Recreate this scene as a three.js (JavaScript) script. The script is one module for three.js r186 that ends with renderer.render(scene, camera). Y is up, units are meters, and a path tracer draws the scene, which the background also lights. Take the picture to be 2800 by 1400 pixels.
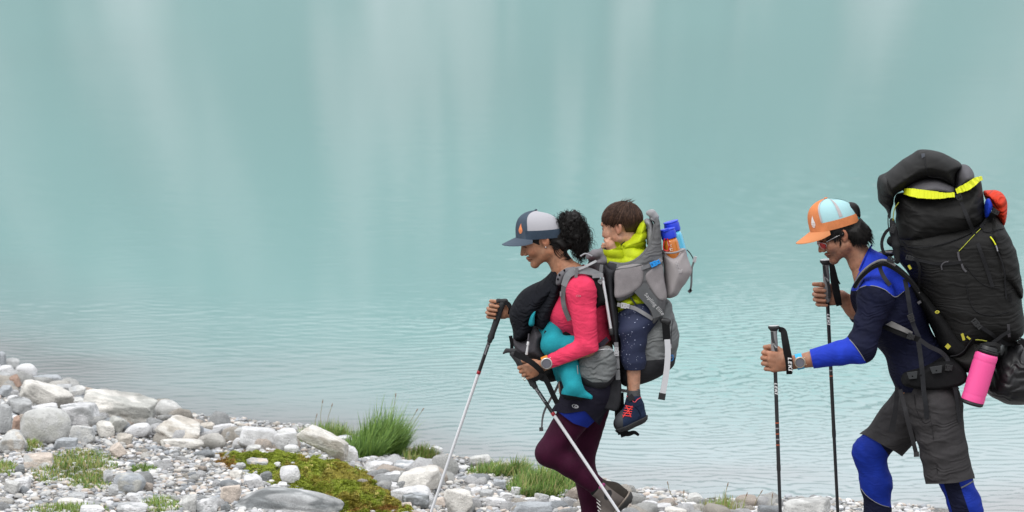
import * as THREE from 'three';
import { mergeGeometries, mergeVertices, toCreasedNormals } from 'three/addons/utils/BufferGeometryUtils.js';
import { RoundedBoxGeometry } from 'three/addons/geometries/RoundedBoxGeometry.js';
import { TextGeometry } from 'three/addons/geometries/TextGeometry.js';
import { FontLoader } from 'three/addons/loaders/FontLoader.js';

// ------------------------------------------------------------ camera, sky, sun, exposure
const scene = new THREE.Scene();
const DEG = Math.PI / 180;
const CAM_D = 18, PITCH = 6.5 * DEG, PX_PER_M = 600;              // long lens, eighteen metres from the walkers
const TANF = (700 / PX_PER_M) / (CAM_D / Math.cos(PITCH));        // tangent of half the vertical field
const FEET_PX = 1530;                                             // the path lies just under the lower edge
const CAM_H = CAM_D * Math.tan(PITCH + Math.atan((FEET_PX - 700) / 700 * TANF));
const camera = new THREE.PerspectiveCamera(2 * Math.atan(TANF) / DEG, 2, 0.5, 4000);
camera.position.set(0, CAM_H, CAM_D);
camera.rotation.set(-PITCH, 0, 0);
camera.updateMatrixWorld();
camera.focus = CAM_D / Math.cos(PITCH);
camera.userData.fStop = 6;

const renderer = new THREE.WebGLRenderer({ antialias: true });
renderer.toneMapping = THREE.LinearToneMapping;
renderer.toneMappingExposure = 1.23;
renderer.shadowMap.enabled = true;
renderer.shadowMap.type = THREE.PCFSoftShadowMap;

{ // one overcast sky: bright, a little brighter overhead and on the side of the veiled sun
  const w = 128, h = 64, d = new Float32Array(w * h * 4);
  for (let j = 0; j < h; j++) for (let i = 0; i < w; i++) {
    const el = ((j + 0.5) / h - 0.5) * Math.PI, az = (i / w) * Math.PI * 2;
    const s = Math.max(0, Math.sin(el));
    const mott = 1 + 0.05 * Math.sin(az * 3 + 1.3) * Math.cos(el * 5) + 0.04 * Math.sin(az * 7 + el * 9);
    const L = (el > 0 ? 0.66 + 0.86 * s : 0.5) * mott;
    const k = (j * w + i) * 4;
    d[k] = L * 0.965; d[k + 1] = L * 0.995; d[k + 2] = L * 1.04; d[k + 3] = 1;
  }
  const sky = new THREE.DataTexture(d, w, h, THREE.RGBAFormat, THREE.FloatType);
  sky.mapping = THREE.EquirectangularReflectionMapping;
  sky.magFilter = THREE.LinearFilter; sky.minFilter = THREE.LinearFilter;
  sky.colorSpace = THREE.LinearSRGBColorSpace; sky.needsUpdate = true;
  scene.background = sky; scene.environment = sky;
}
const sun = new THREE.DirectionalLight(new THREE.Color(1.0, 0.97, 0.92), 1.1);   // sun behind thin cloud
sun.position.set(-9, 26, 15); sun.target.position.set(0, 0, -2);
sun.castShadow = true; sun.shadow.radius = 45;
sun.shadow.mapSize.set(2048, 2048);
Object.assign(sun.shadow.camera, { left: -14, right: 14, top: 14, bottom: -14, near: 1, far: 80 });
scene.add(sun, sun.target);

// ------------------------------------------------------------ numbers: random, noise, points
function rng(seed) { let a = seed >>> 0; return () => { a = (a + 0x6d2b79f5) >>> 0; let t = a; t = Math.imul(t ^ (t >>> 15), t | 1); t ^= t + Math.imul(t ^ (t >>> 7), t | 61); return ((t ^ (t >>> 14)) >>> 0) / 4294967296; }; }
function hash3(x, y, z) { let h = Math.imul(x, 374761393) + Math.imul(y, 668265263) + Math.imul(z, 2147483647 ^ 0x5bd1e995) | 0; h = Math.imul(h ^ (h >>> 13), 1274126177); h ^= h >>> 16; return (h >>> 0) / 4294967296; }
const fade = (t) => t * t * t * (t * (t * 6 - 15) + 10), lerp = (a, b, t) => a + (b - a) * t, clamp = (x, a, b) => x < a ? a : x > b ? b : x;
const smooth = (a, b, x) => { const t = clamp((x - a) / (b - a), 0, 1); return t * t * (3 - 2 * t); };
function noise(x, y = 0, z = 0) {                                 // value noise, -1..1
  const i = Math.floor(x), j = Math.floor(y), k = Math.floor(z), u = fade(x - i), v = fade(y - j), w = fade(z - k);
  const a = lerp(lerp(hash3(i, j, k), hash3(i + 1, j, k), u), lerp(hash3(i, j + 1, k), hash3(i + 1, j + 1, k), u), v);
  const b = lerp(lerp(hash3(i, j, k + 1), hash3(i + 1, j, k + 1), u), lerp(hash3(i, j + 1, k + 1), hash3(i + 1, j + 1, k + 1), u), v);
  return lerp(a, b, w) * 2 - 1;
}
function fbm(x, y = 0, z = 0, n = 4) { let s = 0, a = 0.5; for (let o = 0; o < n; o++) { s += a * noise(x, y, z); x = x * 2.03 + 17.1; y = y * 2.03 + 3.7; z = z * 2.03 + 9.2; a *= 0.5; } return s; }
const V = (x, y, z) => new THREE.Vector3(x, y, z);
// a point of the photograph (pixels of its 2800 x 1400 frame) on the plane z = const of the place
const CP = Math.cos(PITCH), SP = Math.sin(PITCH);
function rayOf(px, py) { const a = (px - 1400) / 700 * TANF, b = (700 - py) / 700 * TANF; return V(a, -SP + b * CP, -CP - b * SP); }
function W(px, py, z = 0) { const r = rayOf(px, py), t = (z - CAM_D) / r.z; return V(r.x * t, CAM_H + r.y * t, z); }
const metresPerPx = (z) => (CAM_D - z) / CAM_D / PX_PER_M;
function toPx(p) { const q = V(p.x, p.y - CAM_H, p.z - CAM_D), f = -(q.y * SP + q.z * CP) ; const up = q.y * CP - q.z * SP; return [1400 + q.x / f / TANF * 700, 700 - up / f / TANF * 700]; }

// ------------------------------------------------------------ names and tags
const taken = new Map();
function numbered(name) { const n = taken.get(name) || 0; taken.set(name, n + 1); return n ? `${name}_${String(n).padStart(3, '0')}` : name; }
function tag(o, label, category, group, kind) { o.userData.label = label; if (category) o.userData.category = category; if (group) o.userData.group = group; if (kind) o.userData.kind = kind; return o; }
function thing(name, label, category, pos, group) { const o = new THREE.Group(); o.name = numbered(name); if (pos) o.position.copy(pos); scene.add(o); o.updateMatrixWorld(true); return tag(o, label, category, group); }
function shade(m) { m.castShadow = m.receiveShadow = true; return m; }
// geometry is given in the place's own metres; part() hangs it under its thing
function part(name, geo, mat, parent, label) {
  const off = V(0, 0, 0); let p = parent; while (p && p !== scene) { off.add(p.position); p = p.parent; }
  geo.translate(-off.x, -off.y, -off.z);
  const m = shade(new THREE.Mesh(geo, mat)); m.name = name; (parent || scene).add(m); if (label) m.userData.label = label; return m;
}
function single(name, geo, mat, label, category, pos, group) {     // a thing that is one mesh
  const p = pos || V(0, 0, 0); geo.translate(-p.x, -p.y, -p.z);
  const m = shade(new THREE.Mesh(geo, mat)); m.name = numbered(name); m.position.copy(p); scene.add(m); return tag(m, label, category, group);
}

// ------------------------------------------------------------ textures
function texture(size, fn, srgb, repeat = [1, 1]) {                // fn(u, v) -> [r, g, b] in 0..1, tiles when fn does
  const d = new Uint8Array(size * size * 4);
  for (let j = 0; j < size; j++) for (let i = 0; i < size; i++) { const c = fn(i / size, j / size), k = (j * size + i) * 4; d[k] = clamp(c[0], 0, 1) * 255; d[k + 1] = clamp(c[1], 0, 1) * 255; d[k + 2] = clamp(c[2], 0, 1) * 255; d[k + 3] = 255; }
  const t = new THREE.DataTexture(d, size, size, THREE.RGBAFormat); t.wrapS = t.wrapT = THREE.RepeatWrapping; t.magFilter = THREE.LinearFilter; t.minFilter = THREE.LinearMipmapLinearFilter; t.generateMipmaps = true;
  if (srgb) t.colorSpace = THREE.SRGBColorSpace; t.repeat.set(...repeat); t.needsUpdate = true; return t;
}
function tnoise(u, v, f, seed) {                                   // tiling value noise, f cells per tile
  const x = u * f, y = v * f, i = Math.floor(x), j = Math.floor(y), a = fade(x - i), b = fade(y - j), m = (n) => ((n % f) + f) % f;
  return lerp(lerp(hash3(m(i), m(j), seed), hash3(m(i + 1), m(j), seed), a), lerp(hash3(m(i), m(j + 1), seed), hash3(m(i + 1), m(j + 1), seed), a), b);
}
function tfbm(u, v, f, seed, n = 4) { let s = 0, a = 0.5, t = 0; for (let o = 0; o < n; o++) { s += a * tnoise(u, v, f, seed + o); t += a; f *= 2; a *= 0.5; } return s / t; }
const rep = (t, x, y = x) => { const c = t.clone(); c.repeat.set(x, y); c.needsUpdate = true; return c; };
const weaveTex = texture(256, (u, v) => { const a = Math.sin(u * 64 * Math.PI) * 0.5 + 0.5, b = Math.sin(v * 64 * Math.PI) * 0.5 + 0.5, n = tfbm(u, v, 32, 5, 2); const h = 0.5 * (a * b + (1 - a) * (1 - b)) + 0.5 * n; return [h, h, h]; });
const foldTex = texture(512, (u, v) => { const q = tfbm(u, v, 4, 31, 3), h = 0.5 + 0.5 * Math.sin((v * 14 + q * 5) * Math.PI) * tfbm(u, v, 6, 47, 2); return [h, h, h]; });
const mottleTex = texture(512, (u, v) => { const h = 0.86 + 0.2 * (tfbm(u, v, 8, 77, 5) - 0.5) + 0.07 * (tnoise(u, v, 256, 3) - 0.5); return [h, h, h]; }, true);
const fabrics = new Map();
function fabric(r, g, b, o = {}) {                                 // woven cloth: weave relief, slight unevenness of dye
  const key = JSON.stringify([r, g, b, o]); if (fabrics.has(key)) return fabrics.get(key);
  const m = new THREE.MeshPhysicalMaterial({ color: new THREE.Color().setRGB(r, g, b), roughness: o.rough ?? 0.85, specularIntensity: o.spec ?? 0.3, map: rep(mottleTex, o.mottle ?? 3), bumpMap: o.folds ? rep(foldTex, o.fu ?? 3, o.fv ?? 6) : rep(weaveTex, 9), bumpScale: o.folds || 0.0007, side: THREE.DoubleSide });
  if (o.sheen) { m.sheen = o.sheen; m.sheenRoughness = 0.6; m.sheenColor = new THREE.Color().setRGB(Math.min(1, r * 2 + 0.1), Math.min(1, g * 2 + 0.1), Math.min(1, b * 2 + 0.1)); }
  fabrics.set(key, m); return m;
}
const plain = new Map();
function solid(r, g, b, rough = 0.5, o = {}) { const key = JSON.stringify([r, g, b, rough, o]); if (!plain.has(key)) plain.set(key, new THREE.MeshPhysicalMaterial({ color: new THREE.Color().setRGB(r, g, b), roughness: rough, side: THREE.DoubleSide, ...o })); return plain.get(key); }
// ------------------------------------------------------------ the shore: ground, lake, far slope
const WATER_Y = -0.5;
function hitY(px, py, y) { const r = rayOf(px, py), t = (y - CAM_H) / r.y; return V(r.x * t, y, CAM_D + r.z * t); }
const shorePts = [[-900, 720], [-300, 900], [0, 1022], [220, 1106], [450, 1160], [800, 1208], [1100, 1268], [1500, 1332], [1700, 1370], [1900, 1386], [2300, 1412], [2800, 1432], [3600, 1440]].map(([a, b]) => hitY(a, b, WATER_Y));
function shoreZ(x) {
  if (x <= shorePts[0].x) return shorePts[0].z + (x - shorePts[0].x) * -1.2;
  for (let i = 1; i < shorePts.length; i++) if (x <= shorePts[i].x) { const a = shorePts[i - 1], b = shorePts[i]; return lerp(a.z, b.z, (x - a.x) / (b.x - a.x)); }
  return shorePts.at(-1).z;
}
function groundY(x, z) {
  const u = z - shoreZ(x) + 0.25 * noise(x * 1.7, z * 1.7, 3);
  let h = WATER_Y + (u > 0 ? 0.52 * (1 - Math.exp(-u / 1.7)) : u * 0.14);
  h += 0.035 * noise(x * 2.3, z * 2.3, 8) + 0.018 * noise(x * 6, z * 6, 5);
  if (z > 0.6) h = lerp(h, 0, smooth(0.6, 2.5, z));
  return h;
}
function G(px, py) {                                              // where a pixel's ray meets the ground
  const r = rayOf(px, py); let t = 8 / -r.z;
  for (let i = 0; i < 900; i++) { const x = r.x * t, y = CAM_H + r.y * t, z = CAM_D + r.z * t; if (y <= groundY(x, z) + 1e-3) return V(x, groundY(x, z), z); t += Math.max(0.004, (y - groundY(x, z)) * 1.2); }
  return V(r.x * t, CAM_H + r.y * t, CAM_D + r.z * t);
}
const gravelTex = texture(1024, (u, v) => {                       // fine grit between the pebbles
  let best = 9, id = 0; const f = 90, x = u * f, y = v * f, ci = Math.floor(x), cj = Math.floor(y);
  for (let b = -1; b <= 1; b++) for (let a = -1; a <= 1; a++) { const i = ((ci + a) % f + f) % f, j = ((cj + b) % f + f) % f, px = ci + a + hash3(i, j, 1), py = cj + b + hash3(i, j, 2), d = Math.hypot(px - x, py - y); if (d < best) { best = d; id = hash3(i, j, 7); } }
  const t = 0.62 + 0.33 * id, e = 1 - 0.45 * smooth(0.35, 0.75, best), warm = hash3(Math.floor(id * 999), 3, 3) - 0.5;
  return [t * e * (1 + 0.07 * warm), t * e, t * e * (1 - 0.09 * warm)];
}, true);
const gravelBump = texture(1024, (u, v) => {
  let best = 9; const f = 90, x = u * f, y = v * f, ci = Math.floor(x), cj = Math.floor(y);
  for (let b = -1; b <= 1; b++) for (let a = -1; a <= 1; a++) { const i = ((ci + a) % f + f) % f, j = ((cj + b) % f + f) % f, d = Math.hypot(ci + a + hash3(i, j, 1) - x, cj + b + hash3(i, j, 2) - y); if (d < best) best = d; }
  const h = 1 - smooth(0, 0.8, best); return [h, h, h];
});
{
  const pos = [], uv = [], col = [], idx = [];
  const xs = [], zs = [];
  for (let x = -9; x <= 7; x += 0.09) xs.push(x);
  xs.unshift(-400, -120, -40, -18); xs.push(12, 30, 120, 400);
  for (let z = -16; z <= 6; z += 0.09) zs.push(z);
  zs.unshift(-90, -40, -24); zs.push(12, 30, 90);
  zs.forEach((z) => xs.forEach((x) => {
    pos.push(x, Math.max(groundY(x, z), -9), z); uv.push(x / 1.6, z / 1.6);
    const u = z - shoreZ(x), wet = 1 - 0.5 * smooth(0.25, -0.1, u), n = 1 + 0.16 * fbm(x * 1.1, z * 1.1, 2, 3);
    const warm = 0.02 * noise(x * 0.9, z * 0.9, 12);
    col.push((0.47 + warm) * wet * n, 0.455 * wet * n, (0.43 - warm) * wet * n);
  }));
  const nx = xs.length;
  for (let j = 0; j < zs.length - 1; j++) for (let i = 0; i < nx - 1; i++) { const a = j * nx + i; idx.push(a, a + nx, a + 1, a + 1, a + nx, a + nx + 1); }
  const g = new THREE.BufferGeometry(); g.setAttribute('position', new THREE.Float32BufferAttribute(pos, 3)); g.setAttribute('uv', new THREE.Float32BufferAttribute(uv, 2)); g.setAttribute('color', new THREE.Float32BufferAttribute(col, 3)); g.setIndex(idx); g.computeVertexNormals();
  const m = new THREE.MeshStandardMaterial({ vertexColors: true, map: gravelTex, bumpMap: gravelBump, bumpScale: 0.012, roughness: 0.95, side: THREE.DoubleSide });
  var shore = single('gravel_shore', g, m, 'pale grey gravel shore sloping down to the lake'); shore.userData.kind = 'structure';
}
// the lake: milky glacial water, real ripples near the shore, finer relief everywhere
const waveSet = [];
{ const r = rng(71); for (let i = 0; i < 22; i++) { const l = 0.095 * Math.pow(2.2, r()), a = (i % 3 ? 1.2 : 2.0) + (r() - 0.5) * 0.6; waveSet.push({ kx: Math.cos(a) * 6.283 / l, kz: Math.sin(a) * 6.283 / l, A: l * 0.0042, p: r() * 6.28, g: r() * 9 }); } }
function waveAmp(x, z) { const px = toPx(V(x, WATER_Y, z)); const right = smooth(900, 2000, px[0]), near = smooth(760, 1050, px[1]); return (0.1 + 0.9 * right) * (0.12 + 0.88 * near) * smooth(-34, -14, z) * (0.55 + 0.75 * (0.5 + noise(x * 0.6, z * 0.3, 44))); }
const rippleTex = texture(1024, (u, v) => {                       // u across, v away; ripples run mostly across the view
  const w = 0.8 * tnoise(u, v, 6, 4) + 0.4 * tnoise(u, v, 14, 6);
  const h = 0.5 * tfbm(u + 0.03 * w, v, 9, 12, 4) + 0.07 * (0.5 + 0.5 * Math.sin(6.2832 * (v * 30 + u * 13 + w))) + 0.05 * (0.5 + 0.5 * Math.sin(6.2832 * (v * 41 - u * 12 + w * 1.3))) + 0.38 * tnoise(u, v, 70, 9) * tnoise(u, v, 7, 19);
  const q = 0.25 + 0.75 * smooth(0.35, 0.7, tfbm(u, v, 3, 55, 3)), k = 0.5 + (h - 0.5) * q; return [k, k, k];
});
{
  const zs = []; let z = -2.0, step = 0.03; while (z > -380) { zs.push(z); step = z > -17 ? 0.03 : step * 1.05; z -= step; } zs.push(-420, -800);
  const xs = []; for (let x = -5.6; x <= 5.6; x += 0.04) xs.push(x);
  for (let i = 1, d = 0.1; i < 42; i++) { const e = 5.6 + d; xs.unshift(-e); xs.push(e); d *= 1.2; }
  const pos = [], nor = [], uv = [], col = [], idx = [], nx = xs.length;
  for (const zz of zs) for (const x of xs) {
    let h = 0, gx = 0, gz = 0;
    if (zz > -34 && Math.abs(x) < 7) { const am = waveAmp(x, zz), wx = x + 0.25 * noise(x * 0.8, zz * 0.8, 61), wz = zz + 0.25 * noise(x * 0.8, zz * 0.8, 62); for (const w of waveSet) { const ph = w.kx * wx + w.kz * wz + w.p, a = w.A * am; h += a * Math.sin(ph); gx += a * w.kx * Math.cos(ph); gz += a * w.kz * Math.cos(ph); } }
    const l = Math.hypot(gx, 1, gz);
    pos.push(x, WATER_Y + h, zz); nor.push(-gx / l, 1 / l, -gz / l); uv.push(x / 9, zz / 9);
    const u = shoreZ(clamp(x, -12, 12)) - zz + 0.5 * noise(x * 0.7, zz * 0.7, 30);   // metres out from the edge
    const rt = smooth(-1.2, 1.2, x), deep = smooth(-0.1, lerp(3.4, 1.9, rt), u - 0.5 * noise(x * 1.3, zz * 1.3, 35)), tint = 1 + 0.1 * fbm(x * 0.15, zz * 0.05, 2, 3);
    const shoal = 1 - smooth(0.2, 7.2, u);                 // the pale bed shines through further out on the right
    const stone = 1 + 0.3 * noise(x * 4, zz * 4, 81) * (1 - deep), mid = [lerp(0.135, lerp(0.135, 0.29, rt), shoal), lerp(0.298, lerp(0.215, 0.35, rt), shoal), lerp(0.284, lerp(0.213, 0.36, rt), shoal)];
    const bed = lerp(0.10, 0.25, rt) * stone;
    col.push(lerp(bed * 1.02, mid[0] * tint, deep), lerp(bed, mid[1] * tint, deep), lerp(bed * 1.0, mid[2] * tint, deep));
  }
  for (let j = 0; j < zs.length - 1; j++) for (let i = 0; i < nx - 1; i++) { const a = j * nx + i; idx.push(a, a + 1, a + nx, a + 1, a + nx + 1, a + nx); }
  const g = new THREE.BufferGeometry(); g.setAttribute('position', new THREE.Float32BufferAttribute(pos, 3)); g.setAttribute('normal', new THREE.Float32BufferAttribute(nor, 3)); g.setAttribute('uv', new THREE.Float32BufferAttribute(uv, 2)); g.setAttribute('color', new THREE.Float32BufferAttribute(col, 3)); g.setIndex(idx);
  const m = new THREE.MeshPhysicalMaterial({ vertexColors: true, roughness: 0.085, ior: 1.33, bumpMap: rippleTex, bumpScale: 0.0027, side: THREE.DoubleSide });
  single('lake_water', g, m, 'milky turquoise glacial lake with faint vertical reflections and small ripples').userData.kind = 'structure';
}
{ // the slope across the lake, above the frame: seen only as streaks of reflection
  const pos = [], col = [], idx = [], nx = 801, nz = 60;
  for (let j = 0; j < nz; j++) for (let i = 0; i < nx; i++) {
    const x = (i / (nx - 1) - 0.5) * 900, t = j / (nz - 1);
    const top = 95 + 26 * noise(x * 0.006, 4) + 9 * noise(x * 0.03, 2), h = top * t;
    const gully = fbm(x * 0.15 + 0.2 * noise(h * 0.05, x * 0.02), h * 0.022, 5, 4);
    pos.push(x, WATER_Y - 1 + h, -370 - 260 * Math.pow(t, 1.15) - 10 * gully);
    const g2 = fbm(x * 0.5, h * 0.03, 9, 3), rock = smooth(-0.02, 0.3, gully + 0.4 * g2), snow = smooth(0.32, 0.5, gully + 0.3 * g2);
    const c = [lerp(lerp(0.15, 0.25, rock), 0.32, snow), lerp(lerp(0.21, 0.285, rock), 0.34, snow), lerp(lerp(0.205, 0.28, rock), 0.345, snow)]; col.push(...c);
  }
  for (let j = 0; j < nz - 1; j++) for (let i = 0; i < nx - 1; i++) { const a = j * nx + i; idx.push(a, a + 1, a + nx, a + 1, a + nx + 1, a + nx); }
  const g = new THREE.BufferGeometry(); g.setAttribute('position', new THREE.Float32BufferAttribute(pos, 3)); g.setAttribute('color', new THREE.Float32BufferAttribute(col, 3)); g.setIndex(idx); g.computeVertexNormals();
  single('mountain_slope', g, new THREE.MeshStandardMaterial({ vertexColors: true, roughness: 1, side: THREE.DoubleSide }), 'rocky mountain slope across the lake, seen only in its reflection').userData.kind = 'structure';
}

// ------------------------------------------------------------ stones
const graniteTex = texture(512, (u, v) => { const s = tnoise(u, v, 128, 3), q = tfbm(u, v, 10, 21, 5), k = tnoise(u, v, 200, 9); let h = 0.93 + 0.22 * (q - 0.5) + 0.07 * (s - 0.5); if (k > 0.85) h *= 0.88; return [h, h, h * 0.995]; }, true);
const graniteBump = texture(512, (u, v) => { const h = 0.8 * tfbm(u, v, 5, 61, 5) + 0.2 * tnoise(u, v, 90, 63); return [h, h, h]; });
const rockMat = new THREE.MeshStandardMaterial({ vertexColors: true, map: graniteTex, bumpMap: graniteBump, bumpScale: 0.010, roughness: 0.92 });
function boxUV(g0, s = 1) {                                        // uv in metres from the plane each face lies nearest to
  const g = g0.index ? g0.toNonIndexed() : g0, p = g.attributes.position, uv = new Float32Array(p.count * 2), a = V(), b = V(), c = V();
  for (let i = 0; i < p.count; i += 3) {
    a.fromBufferAttribute(p, i); b.fromBufferAttribute(p, i + 1); c.fromBufferAttribute(p, i + 2);
    const n = b.clone().sub(a).cross(c.clone().sub(a)), X = Math.abs(n.x), Y = Math.abs(n.y), Z = Math.abs(n.z);
    [a, b, c].forEach((q, k) => { const o = X > Y && X > Z ? [q.z, q.y] : Y > Z ? [q.x, q.z] : [q.x, q.y]; uv[(i + k) * 2] = o[0] / s; uv[(i + k) * 2 + 1] = o[1] / s; });
  }
  g.setAttribute('uv', new THREE.BufferAttribute(uv, 2)); return g;
}
const ROCK = { white: [0.70, 0.695, 0.705], pale: [0.58, 0.575, 0.56], grey: [0.46, 0.465, 0.47], blue: [0.41, 0.43, 0.455], dark: [0.22, 0.23, 0.235], tan: [0.55, 0.505, 0.45], peach: [0.65, 0.56, 0.49], red: [0.42, 0.29, 0.23], cream: [0.74, 0.71, 0.665], olive: [0.50, 0.495, 0.465] };
// half axes sx, sy, sz; round 0 (angular) .. 1 (pebble); accents are second colours of the stone itself
function rockGeo(seed, sx, sy, sz, round, tone, accent = null, detail = 4, bands = 0) {
  const r = rng(seed), planes = [], np = Math.round(lerp(3, 13, round)) + Math.floor(r() * 3);
  for (let i = 0; i < np; i++) { const a = r() * 6.28, y = r() * 2 - 1, q = Math.sqrt(1 - y * y); planes.push([q * Math.cos(a), y, q * Math.sin(a), lerp(0.78, 0.62, round) + 0.3 * r()]); }
  const tq = () => (r() - 0.5) * lerp(0.7, 0.3, round), pl = (x, y, z, h) => { const l = Math.hypot(x, y, z); planes.push([x / l, y / l, z / l, h]); };
  pl(tq(), 1, 0.25 + tq(), 0.66 + 0.15 * r()); pl(0, -1, 0, 0.75); pl(tq(), tq(), 1, 0.7 + 0.15 * r()); pl(1, tq(), tq(), 0.82); pl(-1, tq(), tq(), 0.82);
  const g = new THREE.IcosahedronGeometry(1, detail), p = g.attributes.position, col = new Float32Array(p.count * 3);
  const c = ROCK[tone], ac = accent ? ROCK[accent] : c, sh = [seed * 3.1 % 40, seed * 1.7 % 40, seed * 0.9 % 40], kk = lerp(60, 8, round), ang = r() * 3;
  for (let i = 0; i < p.count; i++) {
    const x = p.getX(i), y = p.getY(i), z = p.getZ(i); let s = 0;
    for (const n of planes) { const d = x * n[0] + y * n[1] + z * n[2]; if (d > 0.05) s += Math.pow(d / n[3], kk); }
    let R = Math.pow(Math.max(s, 1e-6), -1 / kk); R = lerp(Math.min(R, 1.5), 1, round * 0.5);
    R *= 1 + 0.07 * fbm(x * 2 + sh[0], y * 2 + sh[1], z * 2 + sh[2], 4) * (1.2 - round) + 0.022 * noise(x * 9 + sh[0], y * 9, z * 9) * (1.3 - round) - 0.05 * (1 - round) * smooth(0.12, 0, Math.abs(noise(x * 2.6 + sh[1], y * 2.6 + sh[0], z * 2.6 + sh[2])));
    p.setXYZ(i, x * R * sx, y * R * sy, z * R * sz);
    const m = accent ? smooth(0.02, 0.2, fbm(x * 1.6 + sh[1], y * 1.6 + sh[2], z * 1.6 + sh[0], 3)) : 0;
    let v = 1 + 0.24 * fbm(x * 3 + sh[2], y * 3 + sh[0], z * 3 + sh[1], 4);
    if (bands) v *= 1 + bands * noise((y * Math.cos(ang * 0.2) + x * 0.35) * 7 + 0.8 * noise(x * 3, y * 3, z * 3), seed, x * 0.8);
    v *= 1 - 0.30 * smooth(0.09, 0, Math.abs(noise(x * 3.3 + sh[0], y * 3.3 + sh[2], z * 3.3 + sh[1]))) * smooth(-0.1, 0.4, noise(x * 1.3 + sh[2], y * 1.3, z * 1.3)) - 0.16 * smooth(0.05, 0.35, fbm(x * 1.1 + sh[1], y * 1.5 + 7, z * 1.1 + sh[0], 3));
    for (let k = 0; k < 3; k++) col[i * 3 + k] = lerp(c[k], ac[k], m) * v;
  }
  g.setAttribute('color', new THREE.BufferAttribute(col, 3));
  const w = mergeVertices((g.deleteAttribute('normal'), g.deleteAttribute('uv'), g)); w.computeVertexNormals();
  return boxUV(w, 0.5);
}
let rockSeed = 11;
// a stone that fills the pixel box x0..x1, y0..y1, standing where the foot of that box meets the shore
function boulder(name, box, tone, label, o = {}) {
  const [x0, y0, x1, y1] = box, seed = rockSeed += 7, cx = (x0 + x1) / 2;
  const foot = o.at || G(cx, Math.min(y1, o.footMax ?? 9999));
  const s = metresPerPx(foot.z), w = (x1 - x0) * s, h = (y1 - y0) * s;
  const dz = (o.deep ?? 0.8) * w / 2, g = rockGeo(seed, w / 2 * 1.06, h / 2 * (o.tall ?? 1.08), dz, (o.round ?? 0.5) >= 0.85 ? o.round : (o.round ?? 0.5) * 0.5, tone, o.accent, (o.detail ?? 5) + 6, o.bands ?? 0);
  g.rotateZ((o.tilt ?? 0) * DEG); if (o.turn) g.rotateY(o.turn * DEG);
  g.computeBoundingBox(); { const b = g.boundingBox, k = 1.03; g.scale(k * w / (b.max.x - b.min.x), k * h / (b.max.y - b.min.y), 1); g.computeBoundingBox(); const q = g.boundingBox; g.translate(-(q.max.x + q.min.x) / 2, -(q.max.y + q.min.y) / 2, 0); }
  const mid = W(cx, (y0 + y1) / 2, foot.z - dz * 0.35);
  g.translate(mid.x, mid.y, mid.z);
  return single(name, g, rockMat, label, o.cat || 'rock', V(mid.x, mid.y - h / 2, mid.z));
}
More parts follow.
